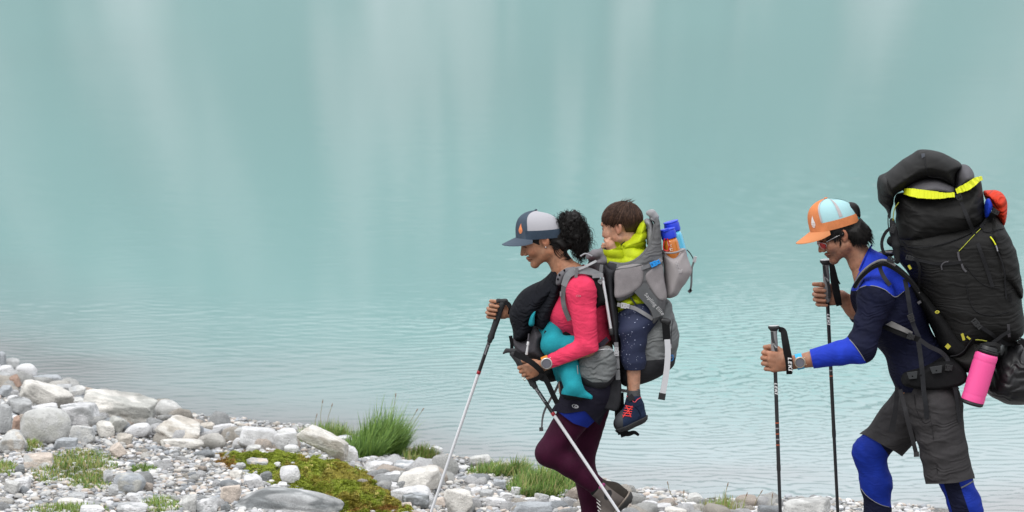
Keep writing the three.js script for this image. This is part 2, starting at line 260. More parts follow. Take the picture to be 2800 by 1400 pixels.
// regions of the photograph that the stones were measured in
const R1 = (b) => [b[0] / 2.8, 940 + b[1] / 2.8, b[2] / 2.8, 940 + b[3] / 2.8];
const R2 = (b) => [500 + b[0] / 3.68, 1050 + b[1] / 3.68, 500 + b[2] / 3.68, 1050 + b[3] / 3.68];
const R3 = (b) => [1100 + b[0] / 3.68, 1200 + b[1] / 3.68, 1100 + b[2] / 3.68, 1200 + b[3] / 3.68];
const R4 = (b) => [1600 + b[0] / 3.22, 1200 + b[1] / 3.22, 1600 + b[2] / 3.22, 1200 + b[3] / 3.22];
[
  [[-30, 60, 45, 175], 'blue', 'blue-grey rounded boulder at the very top left of the rock pile', { round: 0.7 }],
  [[48, 108, 150, 195], 'grey', 'small grey stone between the two topmost boulders of the pile', { round: 0.4 }],
  [[120, 155, 285, 280], 'white', 'round lavender-white boulder high on the pile beside the water', { round: 0.9 }],
  [[-10, 165, 115, 225], 'white', 'flat white stone under the topmost left boulder', { round: 0.6 }],
  [[250, 240, 480, 330], 'blue', 'long dark blue-grey boulder at the water edge behind the pale long block', { round: 0.5, deep: 0.5 }],
  [[70, 235, 165, 350], 'red', 'brown wedge of rock standing in the upper rock pile', { round: 0.1, tilt: 20 }],
  [[-20, 215, 88, 335], 'grey', 'grey rounded rock left of the brown wedge', { round: 0.7 }],
  [[-10, 318, 95, 410], 'blue', 'blue-grey stone below the brown wedge at the left edge', { round: 0.6 }],
  [[405, 310, 550, 395], 'grey', 'grey stone left of the big flat slab, nearer the pale long block', { round: 0.5 }],
  [[525, 320, 662, 425], 'pale', 'pale stone with a dark side touching the left end of the big slab', { round: 0.4, accent: 'grey' }],
  [[145, 280, 562, 505], 'cream', 'long pale angular block sloping down to the right in the rock pile', { round: 0.15, tilt: -16, deep: 0.5, tall: 0.85 }],
  [[545, 410, 660, 480], 'pale', 'small pale stone between the long block and the big slab', { round: 0.5 }],
  [[50, 395, 160, 455], 'white', 'small white stone under the left end of the pale long block', { round: 0.8 }],
  [[80, 420, 245, 545], 'grey', 'grey rounded rock just above the big round boulder on its left', { round: 0.8 }],
  [[240, 455, 445, 560], 'white', 'white rock half hidden behind the big round boulder', { round: 0.5 }],
  [[-20, 460, 92, 690], 'grey', 'grey boulder cut by the left edge of the view, largest of those there', { round: 0.6 }],
  [[88, 550, 162, 675], 'red', 'reddish stone wedged between the edge boulder and the round boulder', { round: 0.1 }],
  [[460, 460, 765, 640], 'white', 'cracked white boulder between the round boulder and the flat slab', { round: 0.45, accent: 'grey' }],
  [[648, 355, 1200, 620], 'olive', 'big flat pale slab with a broken bright right face, largest rock at the water', { round: 0.02, tilt: -6, deep: 0.6, tall: 0.95, accent: 'cream', bands: 0.1 }],
  [[1185, 435, 1398, 580], 'pale', 'smooth pale boulder against the right end of the big slab', { round: 0.85 }],
  [[155, 488, 542, 765], 'pale', 'big round grey-white boulder in front of the rock pile', { round: 0.9, accent: 'olive', deep: 0.9 }],
  [[545, 620, 730, 765], 'pale', 'light angular rock right of the big round boulder', { round: 0.3, accent: 'grey' }],
  [[735, 590, 880, 715], 'cream', 'small pinkish pale rock in the shade of the big slab', { round: 0.5 }],
  [[690, 625, 755, 680], 'blue', 'little blue-grey stone below the cracked white boulder', { round: 0.6 }],
  [[822, 555, 975, 695], 'olive', 'grey block leaning under the front of the big slab', { round: 0.1, tilt: -30 }],
  [[955, 608, 1158, 718], 'white', 'smooth white oval rock in front of the big slab', { round: 0.9, tilt: 8 }],
  [[1185, 550, 1535, 750], 'tan', 'triangular brown-grey boulder with a cream right flank', { round: 0.05, accent: 'cream', tilt: -18 }],
  [[1225, 728, 1560, 795], 'cream', 'thin cream slab lying flat below the triangular boulder', { round: 0.2, deep: 0.4 }],
  [[1450, 735, 1720, 800], 'olive', 'flat olive-grey slab overlapping the thin cream one', { round: 0.4, deep: 0.5 }],
  [[835, 755, 975, 880], 'peach', 'upright peach stone at the head of the grass patch', { round: 0.15, tilt: 25 }],
  [[895, 685, 1015, 770], 'tan', 'tan stone above the upright peach stone', { round: 0.2 }],
  [[408, 718, 595, 805], 'blue', 'flat blue-grey rock between the round boulder and the grass', { round: 0.3, deep: 0.6 }],
  [[-10, 662, 205, 825], 'pale', 'pale rock with a tan foot at the left edge below the pile', { round: 0.35, accent: 'tan' }],
  [[180, 838, 410, 965], 'peach', 'flat pinkish rock left of the grass patch', { round: 0.3, accent: 'pale', deep: 0.7 }],
  [[112, 928, 190, 1000], 'dark', 'small dark round stone beside the flat pinkish rock', { round: 0.9 }],
  [[868, 988, 1115, 1145], 'blue', 'round blue-grey boulder with a yellowish lichen patch right of the grass', { round: 0.85, accent: 'olive' }],
  [[790, 970, 870, 1075], 'grey', 'grey stone at the right end of the grass patch', { round: 0.5 }],
  [[100, 1018, 235, 1115], 'white', 'white round rock below the dark round stone', { round: 0.7 }],
  [[35, 1042, 155, 1155], 'pale', 'pale slanting rock near the lower left corner', { round: 0.5, tilt: -25 }],
  [[518, 1140, 655, 1190], 'grey', 'flat grey stone under the grass patch', { round: 0.5 }],
  [[830, 1075, 910, 1170], 'grey', 'grey pointed stone below the lichen boulder', { round: 0.4 }],
  [[965, 1145, 1095, 1215], 'white', 'white flat stone below the lichen boulder', { round: 0.6 }],
  [[895, 1225, 1135, 1310], 'white', 'white rock at the lower edge left of the striped boulder', { round: 0.5, accent: 'grey' }],
  [[610, 1238, 800, 1310], 'white', 'pale rock at the lower edge among short grass', { round: 0.5 }],
  [[440, 1185, 640, 1240], 'cream', 'low cream stone at the lower edge on the left', { round: 0.6 }],
].forEach(([b, tone, label, o]) => boulder(/slab/.test(label) ? 'stone_slab' : 'boulder', R1(b), tone, label, o));
[
  [[295, 350, 405, 430], 'white', 'white stone nearest the water left of the two white boulders', { round: 0.6 }],
  [[175, 385, 320, 500], 'tan', 'tan stone at the water edge behind the thin slabs', { round: 0.5 }],
  [[310, 400, 540, 520], 'white', 'broad white rock left of the two white boulders', { round: 0.5 }],
  [[430, 440, 660, 560], 'pale', 'pale rock touching the left white boulder', { round: 0.4, accent: 'grey' }],
  [[80, 450, 310, 540], 'blue', 'low blue-grey rock behind the flat slabs', { round: 0.5 }],
  [[490, 545, 680, 650], 'white', 'white rock in front of the left white boulder', { round: 0.5 }],
  [[905, 452, 1160, 665], 'white', 'right one of the two large white boulders at the water edge', { round: 0.35, accent: 'pale' }],
  [[572, 430, 955, 660], 'white', 'left and larger one of the two large white boulders', { round: 0.15 }],
  [[1020, 610, 1170, 700], 'white', 'round white stone at the top edge of the moss', { round: 0.9 }],
  [[635, 615, 790, 690], 'pale', 'low pale stone at the top left of the moss', { round: 0.7 }],
  [[1145, 412, 1665, 790], 'cream', 'tall tilted cream slab with tan streaks behind the moss', { round: 0.04, tilt: -34, accent: 'tan', deep: 0.4, tall: 0.72 }],
  [[1535, 520, 1715, 650], 'white', 'white block with a grey left side beside the tall grass', { round: 0.25, accent: 'blue' }],
  [[1635, 615, 1765, 790], 'white', 'upright white block at the right end of the cream slab', { round: 0.3 }],
  [[905, 785, 1005, 900], 'white', 'small white egg-shaped stone in the moss', { round: 0.95 }],
  [[1045, 790, 1195, 900], 'grey', 'grey stone behind the big egg-shaped rock', { round: 0.8 }],
  [[978, 825, 1180, 1020], 'white', 'big white egg-shaped rock in the middle of the moss', { round: 0.92, deep: 1, accent: 'pale' }],
  [[640, 745, 860, 870], 'grey', 'grey and pinkish rock in the left part of the moss', { round: 0.5, accent: 'peach', deep: 0.7 }],
  [[435, 728, 655, 790], 'grey', 'flat grey stone at the upper left of the moss', { round: 0.4 }],
  [[525, 790, 635, 865], 'grey', 'small grey stone left of the pinkish rock in moss', { round: 0.4 }],
  [[790, 880, 900, 985], 'dark', 'dark grey stone in the hollow of the moss', { round: 0.5 }],
  [[615, 910, 820, 1035], 'white', 'white boulder at the lower left of the moss', { round: 0.5 }],
  [[945, 985, 1050, 1060], 'white', 'white round stone above the striped boulder', { round: 0.8 }],
  [[885, 1030, 990, 1090], 'white', 'white stone touching the top of the striped boulder', { round: 0.8 }],
  [[1360, 800, 1475, 845], 'white', 'small flat white stone in the upper moss', { round: 0.7 }],
  [[1800, 1140, 1870, 1195], 'white', 'small white stone in the lower right of the moss', { round: 0.8 }],
  [[615, 1085, 800, 1140], 'pale', 'pale flat stone left of the top of the striped boulder', { round: 0.6 }],
  [[372, 1015, 590, 1200], 'peach', 'pinkish-grey rock in the gravel left of the striped boulder', { round: 0.25 }],
  [[490, 965, 590, 1030], 'white', 'small white round stone above the pinkish-grey rock', { round: 0.8 }],
  [[470, 870, 600, 960], 'cream', 'cream stone beside the left end of the moss', { round: 0.6 }],
  [[140, 1140, 360, 1300], 'white', 'white-grey rock at the lower edge left of the striped boulder and pinkish rock', { round: 0.4, accent: 'grey' }],
  [[-10, 1105, 145, 1300], 'pale', 'pale rock at the lower edge two rocks left of the striped boulder', { round: 0.5 }],
  [[380, 1205, 480, 1290], 'dark', 'dark stone just left of the striped boulder', { round: 0.4 }],
  [[505, 1052, 1615, 1420], 'grey', 'large grey boulder with dark stripes at the lower edge', { round: 0.9, bands: 0.6, accent: 'dark', deep: 0.6, detail: 7, footMax: 1400, tall: 1.0 }],
  [[1820, 778, 2120, 900], 'white', 'flat white rock right of the moss, upper of the row', { round: 0.3, deep: 0.6 }],
  [[2100, 775, 2400, 890], 'white', 'white rock behind the big flat cream rock', { round: 0.4, accent: 'blue' }],
  [[2420, 755, 2590, 850], 'grey', 'grey rounded rock right behind the white trekking pole', { round: 0.7 }],
  [[2160, 825, 2590, 1060], 'cream', 'big smooth cream rock crossed by the white trekking pole', { round: 0.4, deep: 0.8 }],
  [[1980, 880, 2200, 1010], 'white', 'white stone between the moss and the big cream rock', { round: 0.5, accent: 'grey' }],
  [[2020, 990, 2180, 1080], 'white', 'low white stone at the right edge of the moss', { round: 0.7 }],
  [[2095, 1035, 2530, 1190], 'white', 'white rock below the big cream rock', { round: 0.5, deep: 0.7 }],
  [[2200, 1100, 2480, 1250], 'dark', 'dark grey rock beside the foot of the white pole', { round: 0.5, accent: 'blue' }],
  [[2200, 1190, 2310, 1270], 'peach', 'pinkish stone at the lower right tip of the moss', { round: 0.4 }],
].forEach(([b, tone, label, o]) => boulder(/slab/.test(label) ? 'stone_slab' : 'boulder', R2(b), tone, label, o));
[
  [[270, 72, 408, 190], 'white', 'white rock at the water edge right of the grass clump', { round: 0.5, tilt: -15 }],
  [[460, 268, 680, 330], 'white', 'thin white slab at the water behind the pole', { round: 0.3, deep: 0.5 }],
  [[675, 162, 915, 275], 'pale', 'rounded pale rock half under water behind the grass bank', { round: 0.8 }],
  [[915, 402, 1040, 505], 'blue', 'blue-grey pointed block in front of the grass bank', { round: 0.1 }],
  [[1095, 482, 1205, 575], 'white', 'white stone under the grass bank, left one', { round: 0.6 }],
  [[420, 498, 710, 760], 'cream', 'tall cream rock standing right of the pole at the lower edge', { round: 0.35, deep: 0.7, tall: 1.1 }],
  [[325, 588, 435, 680], 'peach', 'peach stone between the pole and the tall cream rock', { round: 0.5 }],
  [[1325, 545, 1395, 625], 'pale', 'small pale stone under the right part of the grass bank', { round: 0.7 }],
  [[1375, 552, 1480, 650], 'grey', 'grey round stone under the right part of the grass bank', { round: 0.8 }],
  [[1470, 578, 1618, 700], 'white', 'white block beside the lower leg of the walker in red', { round: 0.4 }],
  [[1080, 635, 1510, 780], 'blue', 'large low blue-grey rock at the lower edge under the grass bank', { round: 0.5, deep: 0.5 }],
  [[840, 590, 1060, 700], 'white', 'broad white stone in the middle of the bright gravel', { round: 0.6 }],
  [[780, 510, 920, 600], 'grey', 'light grey stone above the broad white stone', { round: 0.6 }],
  [[690, 490, 800, 580], 'white', 'white stone right of the tall cream rock', { round: 0.6 }],
  [[980, 540, 1110, 640], 'white', 'white stone between the broad stone and the grass bank', { round: 0.6 }],
  [[1230, 590, 1340, 660], 'white', 'low white stone in front of the grass bank', { round: 0.6 }],
].forEach(([b, tone, label, o]) => boulder(/slab/.test(label) ? 'stone_slab' : 'boulder', R3(b), tone, label, o));
[
  [[890, 478, 1045, 575], 'pale', 'grey-white rock at the water between the boot and the grass stalks', { round: 0.6 }],
  [[1735, 525, 2170, 720], 'pale', 'large pale folded rock at the lower edge between the two black poles', { round: 0.6, bands: 0.22, deep: 0.7, detail: 6 }],
  [[500, 540, 640, 630], 'white', 'white rock just behind the heel of the hiking boot', { round: 0.5 }],
  [[590, 570, 760, 650], 'white', 'second white rock behind the hiking boot', { round: 0.5 }],
  [[700, 600, 900, 680], 'cream', 'low cream rock at the lower edge left of the grass stalks', { round: 0.5 }],
  [[860, 560, 1010, 630], 'white', 'white stone below the grey-white rock at the water', { round: 0.5 }],
  [[640, 520, 760, 580], 'dark', 'dark wet stone at the water behind the boot', { round: 0.6 }],
  [[1030, 565, 1130, 625], 'dark', 'dark wet stone touching the grass stalks', { round: 0.6 }],
  [[1440, 635, 1560, 690], 'white', 'white stone at the lower edge left of the nearer black pole', { round: 0.7 }],
].forEach(([b, tone, label, o]) => boulder('boulder', R4(b), tone, label, o));

// loose stones between them: each its own piece of the shore
{
  const r = rng(4242), tones = ['white', 'white', 'pale', 'pale', 'grey', 'grey', 'blue', 'cream', 'tan', 'peach'];
  const kinds = [], matOf = rockMat;
  for (let i = 0; i < 30; i++) kinds.push(rockGeo(900 + i * 13, 1, 0.5 + 0.35 * r(), 0.7 + 0.3 * r(), 0.7 * r(), tones[i % tones.length], r() < 0.3 ? 'grey' : null, 3));
  let n = 0, guard = 0;
  while (n < 80) {                                                  // larger broken blocks packed along the water's edge
    const px = -20 + r() * 1250, py = lerp(1000, 1268, smooth(-100, 1200, px)) + 14 + 110 * r() * lerp(1, 0.6, px / 1250); if (px > 600 && px < 1010 && py > 1235) continue;
    const p = G(px, py), s = 0.045 + 0.05 * r(), m = shade(new THREE.Mesh(kinds[Math.floor(r() * 30)], matOf)); if (p.z - shoreZ(p.x) < 0.1) continue;
    m.name = 'stone'; m.position.set(p.x, p.y + s * 0.2, p.z); m.scale.set(s * (0.8 + 0.5 * r()), s * (0.8 + 0.5 * r()), s); m.rotation.set((r() - 0.5) * 0.9, r() * 6.28, (r() - 0.5) * 0.9); shore.add(m); n++;
  }
  while (n < 295 && guard++ < 4000) {
    const px = -20 + r() * 2150, top = px < 1900 ? lerp(1090, 1360, smooth(0, 1900, px)) : 1375, py = top + r() * (1440 - top);
    const p = G(px, py), u = p.z - shoreZ(p.x); if (u < 0.05) continue;
    if (px > 660 && px < 1130 && py > 1240 + (px - 660) * 0.2 && r() < 0.9) continue;
    if (px > 90 && px < 330 && py > 1225 && py < 1345 && r() < 0.85) continue;
    const s = (0.022 + 0.042 * Math.pow(r(), 2.2)) * (px > 1200 ? 1.15 : 1);
    const m = shade(new THREE.Mesh(kinds[Math.floor(r() * kinds.length)], matOf)); m.name = 'stone'; m.position.set(p.x, p.y + s * 0.22, p.z); m.scale.setScalar(s); m.rotation.set((r() - 0.5) * 0.5, r() * 6.28, (r() - 0.5) * 0.5); shore.add(m); n++;
  }
  // the countless pebbles
  const base = [], K = 8; for (let i = 0; i < K; i++) { const g = rockGeo(5000 + i * 17, 1, 0.45 + 0.25 * r(), 0.65 + 0.35 * r(), 0.4 + 0.5 * r(), 'white', null, 2); g.deleteAttribute('uv'); const c = g.attributes.color; for (let k = 0; k < c.count * 3; k++) c.array[k] = 1; base.push(g); }
  const pm = new THREE.MeshStandardMaterial({ color: 0xffffff, roughness: 0.9 });
  const grp = new THREE.Group(); grp.name = 'gravel'; tag(grp, 'countless small grey, white and tan pebbles covering the shore', null, null, 'stuff'); scene.add(grp);
  const M = new THREE.Matrix4(), Q = new THREE.Quaternion(), E = new THREE.Euler(), C = new THREE.Color();
  for (let k = 0; k < K; k++) {
    const N = 4200, im = new THREE.InstancedMesh(base[k], pm, N); let j = 0;
    while (j < N) {
      const px = -420 + r() * 2970, py = 960 + r() * 520, p = G(px, py), u = p.z - shoreZ(p.x); if (u < 0.02 && (u < -0.3 || r() < 0.85) || p.z < -14) continue;
      const s = 0.006 + 0.018 * Math.pow(r(), 2.5), t = ROCK[tones[Math.floor(r() * tones.length)]], v = (0.5 + 0.5 * r()) * (u < 0.12 ? 0.55 : 1);
      E.set((r() - 0.5) * 0.7, r() * 6.28, (r() - 0.5) * 0.7); M.compose(V(p.x, p.y + s * 0.2, p.z), Q.setFromEuler(E), V(s, s, s)); im.setMatrixAt(j, M); im.setColorAt(j, C.setRGB(t[0] * v, t[1] * v, t[2] * v)); j++;
    }
    im.name = 'pebbles'; im.userData.kind = 'stuff'; shade(im); grp.add(im);
  }
}

// ------------------------------------------------------------ grass and moss
const bladeMats = [[0.11, 0.21, 0.03], [0.17, 0.28, 0.045], [0.25, 0.30, 0.07], [0.34, 0.29, 0.12], [0.07, 0.15, 0.025]].map((c) => new THREE.MeshStandardMaterial({ color: new THREE.Color().setRGB(...c), roughness: 0.7, side: THREE.DoubleSide }));
function bladesGeo(list) {                                         // list of [base, tip direction, length, width, bend]
  const pos = [], idx = [];
  for (const [b, d, L, w, bend] of list) {
    const side = V(-d.z, 0, d.x); if (side.lengthSq() < 1e-6) side.set(1, 0, 0); side.normalize(); side.x += 0.4; side.normalize();
    const o = pos.length / 3, n = 4;
    for (let i = 0; i <= n; i++) { const t = i / n, c = b.clone().addScaledVector(d, L * t).add(V(0, -bend * L * t * t, 0)), ww = w * (1 - t * t * 0.92) / 2; pos.push(c.x - side.x * ww, c.y, c.z - side.z * ww, c.x + side.x * ww, c.y, c.z + side.z * ww); if (i < n) { const a = o + i * 2; idx.push(a, a + 1, a + 2, a + 1, a + 3, a + 2); } }
  }
  const g = new THREE.BufferGeometry(); g.setAttribute('position', new THREE.Float32BufferAttribute(pos, 3)); g.setIndex(idx); g.computeVertexNormals(); return g;
}
// a clump of grass: blades rooted over the ground inside a pixel outline
function grassPatch(name, label, cat, seed, n, sample, lenOf, lean, tones, extra = {}) {
  const r = rng(seed), lists = tones.map(() => []); let c = V();
  for (let i = 0; i < n; i++) {
    const [px, py, k = 1] = sample(r), b = G(px, py); c.add(b);
    const a = r() * 6.28, s = extra.spread ?? 0.35, d = V(Math.cos(a) * s * r() + lean, 1, Math.sin(a) * s * r()).normalize();
    lists[Math.floor(r() * tones.length)].push([b.add(V(0, -0.01, 0)), d, lenOf(px, py, r) * k, (extra.width ?? 0.005) * (0.6 + 0.8 * r()), (extra.bend ?? 0.25) * r()]);
  }
  c.multiplyScalar(1 / n); const t = thing(name, label, cat, c);
  lists.forEach((l, i) => { if (l.length) { const m = part('blades', bladesGeo(l), bladeMats[tones[i]], t); m.userData.kind = 'stuff'; } });
  return t;
}
const inEllipse = (cx, cy, rx, ry) => (r) => { const a = r() * 6.283, q = Math.sqrt(r()); return [cx + Math.cos(a) * q * rx, cy + Math.sin(a) * q * ry, 1.15 - 0.5 * q]; };
const tuft = grassPatch('grass_tuft', 'tall dense green grass tuft leaning right at the water edge', 'grass tuft', 51, 3600, inEllipse(1010, 1238, 95, 15), (x, y, r) => (0.14 + 0.21 * r()) * lerp(0.5, 1.1, smooth(930, 1050, x)), 0.34, [0, 0, 1, 4, 1], { spread: 0.55, bend: 0.45 });
grassPatch('grass_clump', 'low soft grass clump between the cream slab and the tall tuft', 'grass clump', 52, 1500, inEllipse(900, 1205, 85, 14), (x, y, r) => 0.07 + 0.09 * r(), 0.12, [0, 1, 2, 2, 4], { spread: 0.7 });
grassPatch('grass_clump', 'small yellowish grass clump right of the tall tuft', 'grass clump', 53, 700, inEllipse(1150, 1255, 48, 9), (x, y, r) => 0.05 + 0.08 * r(), 0.12, [2, 3, 0, 1], { spread: 0.7 });
grassPatch('grass_patch', 'green and rusty grass patch among the stones on the left', 'grass patch', 54, 8200, (r) => { const q = r(); return q < 0.55 ? inEllipse(222, 1272, 100, 40)(r) : q < 0.75 ? inEllipse(140, 1290, 55, 35)(r) : inEllipse(245, 1318, 62, 26)(r); }, (x, y, r) => 0.02 + 0.045 * r(), 0, [0, 2, 0, 3, 3, 4, 2], { spread: 0.9, width: 0.006 });
grassPatch('grass_patch', 'narrow green grass strip right of the left grass patch', 'grass patch', 55, 700, inEllipse(395, 1285, 42, 9), (x, y, r) => 0.02 + 0.04 * r(), 0, [1, 0, 2, 4], { spread: 0.9 });
grassPatch('grass_patch', 'small grass patch below the pale rock at the left edge', 'grass patch', 56, 800, inEllipse(85, 1222, 32, 12), (x, y, r) => 0.02 + 0.05 * r(), 0, [1, 2, 3], { spread: 0.9 });
grassPatch('grass_patch', 'grass patch cut by the left edge of the view', 'grass patch', 57, 1200, inEllipse(5, 1285, 50, 18), (x, y, r) => 0.02 + 0.05 * r(), 0, [1, 2, 3, 0], { spread: 0.9 });
grassPatch('grass_patch', 'short grass along the lower edge on the left', 'grass patch', 58, 1500, inEllipse(190, 1398, 110, 14), (x, y, r) => 0.02 + 0.05 * r(), 0, [1, 2, 2, 0], { spread: 0.9 });
grassPatch('grass_patch', 'thin grass around the rocks left of the striped boulder', 'grass patch', 59, 900, inEllipse(440, 1385, 55, 25), (x, y, r) => 0.02 + 0.05 * r(), 0, [1, 2, 2, 0], { spread: 0.9 });
grassPatch('grass_bank', 'drooping grass bank on the shore behind the leg of the walker in red', 'grass', 60, 9000, (r) => { const q = r(); return q < 0.35 ? inEllipse(1360, 1296, 85, 9)(r) : inEllipse(1480, 1338, 95, 28)(r); }, (x, y, r) => (0.06 + 0.10 * r()) * (x > 1400 ? 1.2 : 0.8), 0.35, [2, 1, 0, 3, 0, 4], { spread: 0.8, bend: 0.75 });
grassPatch('grass_stalks', 'sparse grass with thin seed stalks at the lower edge left of the black poles', 'grass', 61, 420, inEllipse(1975, 1402, 60, 8), (x, y, r) => 0.05 + 0.09 * r(), 0.1, [2, 3, 1, 2], { spread: 0.45 });
function stalk(label, list) { const c = G(list[0][0], list[0][1]), t = thing('seed_stalk', label, 'grass stalk', c); list.forEach(([x, y, x2, y2]) => { const a = G(x, y), b = W(x2, y2, a.z), m = a.clone().lerp(b, 0.55).add(V(-0.01, 0, 0)); part('stem', new THREE.TubeGeometry(new THREE.CatmullRomCurve3([a, m, b]), 8, 0.0014, 5), solid(0.25, 0.22, 0.09, 0.8), t); const h = new THREE.SphereGeometry(1, 8, 6); h.scale(0.0028, 0.013, 0.0028); const dir = b.clone().sub(m).normalize(); h.applyQuaternion(new THREE.Quaternion().setFromUnitVectors(V(0, 1, 0), dir)); h.translate(b.x, b.y, b.z); part('seed_head', h, solid(0.24, 0.15, 0.09, 0.9), t); }); }
stalk('brown seed stalks standing behind the tilted cream slab', [[865, 1180, 866, 1136], [892, 1195, 908, 1108], [880, 1190, 882, 1098]]);
stalk('thin bent seed stalks rising from the tall grass tuft', [[1075, 1225, 1082, 1080], [1090, 1230, 1140, 1122], [1095, 1232, 1156, 1120]]);
stalk('seed stalks above the sparse grass at the lower edge', [[1985, 1400, 1990, 1325], [2038, 1402, 2042, 1352], [2060, 1402, 2082, 1345], [2120, 1405, 2112, 1355]]);
stalk('bent stalks at the water left of the sparse grass', [[1850, 1372, 1826, 1322], [1880, 1380, 1870, 1345]]);
{ // the moss mat: a low mound with a pelt of tiny leafy sprigs
  const poly = [[590, 1240], [660, 1232], [740, 1228], [800, 1236], [880, 1246], [950, 1262], [1010, 1290], [1050, 1325], [1090, 1358], [1130, 1385], [1140, 1415], [940, 1425], [900, 1390], [800, 1345], [740, 1325], [680, 1300], [640, 1290], [590, 1268]];
  const inside = (x, y) => { let c = false; for (let i = 0, j = poly.length - 1; i < poly.length; j = i++) { const [a, b] = poly[i], [p, q] = poly[j]; if ((b > y) !== (q > y) && x < (p - a) * (y - b) / (q - b) + a) c = !c; } return c; };
  const edge = (x, y) => { let m = 1e9; for (let i = 0, j = poly.length - 1; i < poly.length; j = i++) { const [a, b] = poly[i], [p, q] = poly[j], t = clamp(((x - a) * (p - a) + (y - b) * (q - b)) / ((p - a) ** 2 + (q - b) ** 2), 0, 1); m = Math.min(m, Math.hypot(x - a - t * (p - a), y - b - t * (q - b))); } return m; };
  const lift = (x, y) => 0.05 * smooth(0, 45, edge(x, y)) + 0.018 * noise(x * 0.05, y * 0.09, 7) * smooth(0, 15, edge(x, y)) - 0.004;
  const pos = [], idx = [], map = new Map(); const st = 8;
  for (let y = 1224; y < 1430; y += st / 2) for (let x = 585; x < 1145; x += st) { const q = inside(x, y); if (!q && edge(x, y) > 9) continue; const b = G(x, y); map.set(`${x},${y}`, pos.length / 3); pos.push(b.x, b.y + (q ? lift(x, y) : -0.02), b.z); }
  for (let y = 1224; y < 1430; y += st / 2) for (let x = 585; x < 1145; x += st) { const a = map.get(`${x},${y}`), b = map.get(`${x + st},${y}`), c = map.get(`${x},${y + st / 2}`), d = map.get(`${x + st},${y + st / 2}`); if ([a, b, c, d].every((v) => v !== undefined)) idx.push(a, c, b, b, c, d); }
  const g = new THREE.BufferGeometry(); g.setAttribute('position', new THREE.Float32BufferAttribute(pos, 3)); g.setIndex(idx); g.computeVertexNormals();
  const t = thing('moss_mat', 'thick olive-green moss mat with small yellow flowers behind the striped boulder', 'moss', G(860, 1330));
  part('mound', g, solid(0.10, 0.10, 0.03, 1), t).userData.kind = 'stuff';
  const sprig = (() => { const p = [], ix = []; for (let k = 0; k < 6; k++) { const a = k * 1.05, c = Math.cos(a), s = Math.sin(a), o = p.length / 3; p.push(0, 0, 0, c * 0.55 - s * 0.3, 0.45, s * 0.55 + c * 0.3, c * 1.0, 0.75 + 0.2 * (k % 2), s * 1.0, c * 0.55 + s * 0.3, 0.5, s * 0.55 - c * 0.3); ix.push(o, o + 1, o + 2, o, o + 2, o + 3); } const q = new THREE.BufferGeometry(); q.setAttribute('position', new THREE.Float32BufferAttribute(p, 3)); q.setIndex(ix); q.computeVertexNormals(); return q; })();
  const N = 26000, r = rng(808), im = new THREE.InstancedMesh(sprig, new THREE.MeshStandardMaterial({ color: 0xffffff, roughness: 0.8, side: THREE.DoubleSide }), N), M = new THREE.Matrix4(), Q = new THREE.Quaternion(), E = new THREE.Euler(), C = new THREE.Color(); let j = 0;
  while (j < N) { const x = 585 + r() * 560, y = 1224 + r() * 205; if (!inside(x, y)) continue; const b = G(x, y), s = 0.006 + 0.008 * r(); E.set((r() - 0.5), r() * 6.28, (r() - 0.5)); M.compose(V(b.x - t.position.x, b.y + lift(x, y) - t.position.y - 0.002, b.z - t.position.z), Q.setFromEuler(E), V(s, s, s)); im.setMatrixAt(j, M);
    const rust = smooth(0.05, 0.4, noise(x * 0.03, y * 0.06, 2) + 0.5 * (r() - 0.5)) * (edge(x, y) < 22 ? 1 : 0.5), f = r() < 0.03 && noise(x * 0.04, y * 0.06, 9) > 0.1, v = 0.6 + 0.7 * r(); if (f) C.setRGB(0.6, 0.5, 0.16); else C.setRGB(lerp(0.24, 0.27, rust) * v, lerp(0.29, 0.15, rust) * v, lerp(0.025, 0.03, rust) * v); im.setColorAt(j, C); j++; }
  im.name = 'sprigs'; im.userData.kind = 'stuff'; shade(im); t.add(im);
}
// ------------------------------------------------------------ solids described by distance, and their meshes
const A = (v) => [v.x, v.y, v.z];
const prim = (f, lo, hi) => ({ f, lo, hi });
function cone(a, b, ra, rb = ra) {                                // tapered capsule
  const [ax, ay, az] = A(a), bx = b.x - ax, by = b.y - ay, bz = b.z - az, l2 = bx * bx + by * by + bz * bz + 1e-12, R = Math.max(ra, rb);
  return prim((x, y, z) => { const px = x - ax, py = y - ay, pz = z - az, h = clamp((px * bx + py * by + pz * bz) / l2, 0, 1), u = px - bx * h, v = py - by * h, w = pz - bz * h; return Math.sqrt(u * u + v * v + w * w) - (ra + (rb - ra) * h); },
    [Math.min(ax, b.x) - R, Math.min(ay, b.y) - R, Math.min(az, b.z) - R], [Math.max(ax, b.x) + R, Math.max(ay, b.y) + R, Math.max(az, b.z) + R]);
}
const ball = (c, r) => cone(c, c, r, r);
function ellipsoid(c, r, turn) {                                  // r half axes; turn a Matrix4 of its own axes
  const R = Math.max(r.x, r.y, r.z), m = turn ? turn.clone().transpose().elements : null;
  return prim((x, y, z) => { let a = x - c.x, b = y - c.y, d = z - c.z; if (m) { const p = m[0] * a + m[4] * b + m[8] * d, q = m[1] * a + m[5] * b + m[9] * d, s = m[2] * a + m[6] * b + m[10] * d; a = p; b = q; d = s; } a /= r.x; b /= r.y; d /= r.z; const k0 = Math.sqrt(a * a + b * b + d * d), e = a / r.x, g = b / r.y, h = d / r.z, k1 = Math.sqrt(e * e + g * g + h * h); return k1 < 1e-9 ? -Math.min(r.x, r.y, r.z) : k0 * (k0 - 1) / k1; }, [c.x - R, c.y - R, c.z - R], [c.x + R, c.y + R, c.z + R]);
}
const smin = (a, b, k) => { const h = Math.max(k - Math.abs(a - b), 0) / k; return Math.min(a, b) - h * h * k * 0.25; };
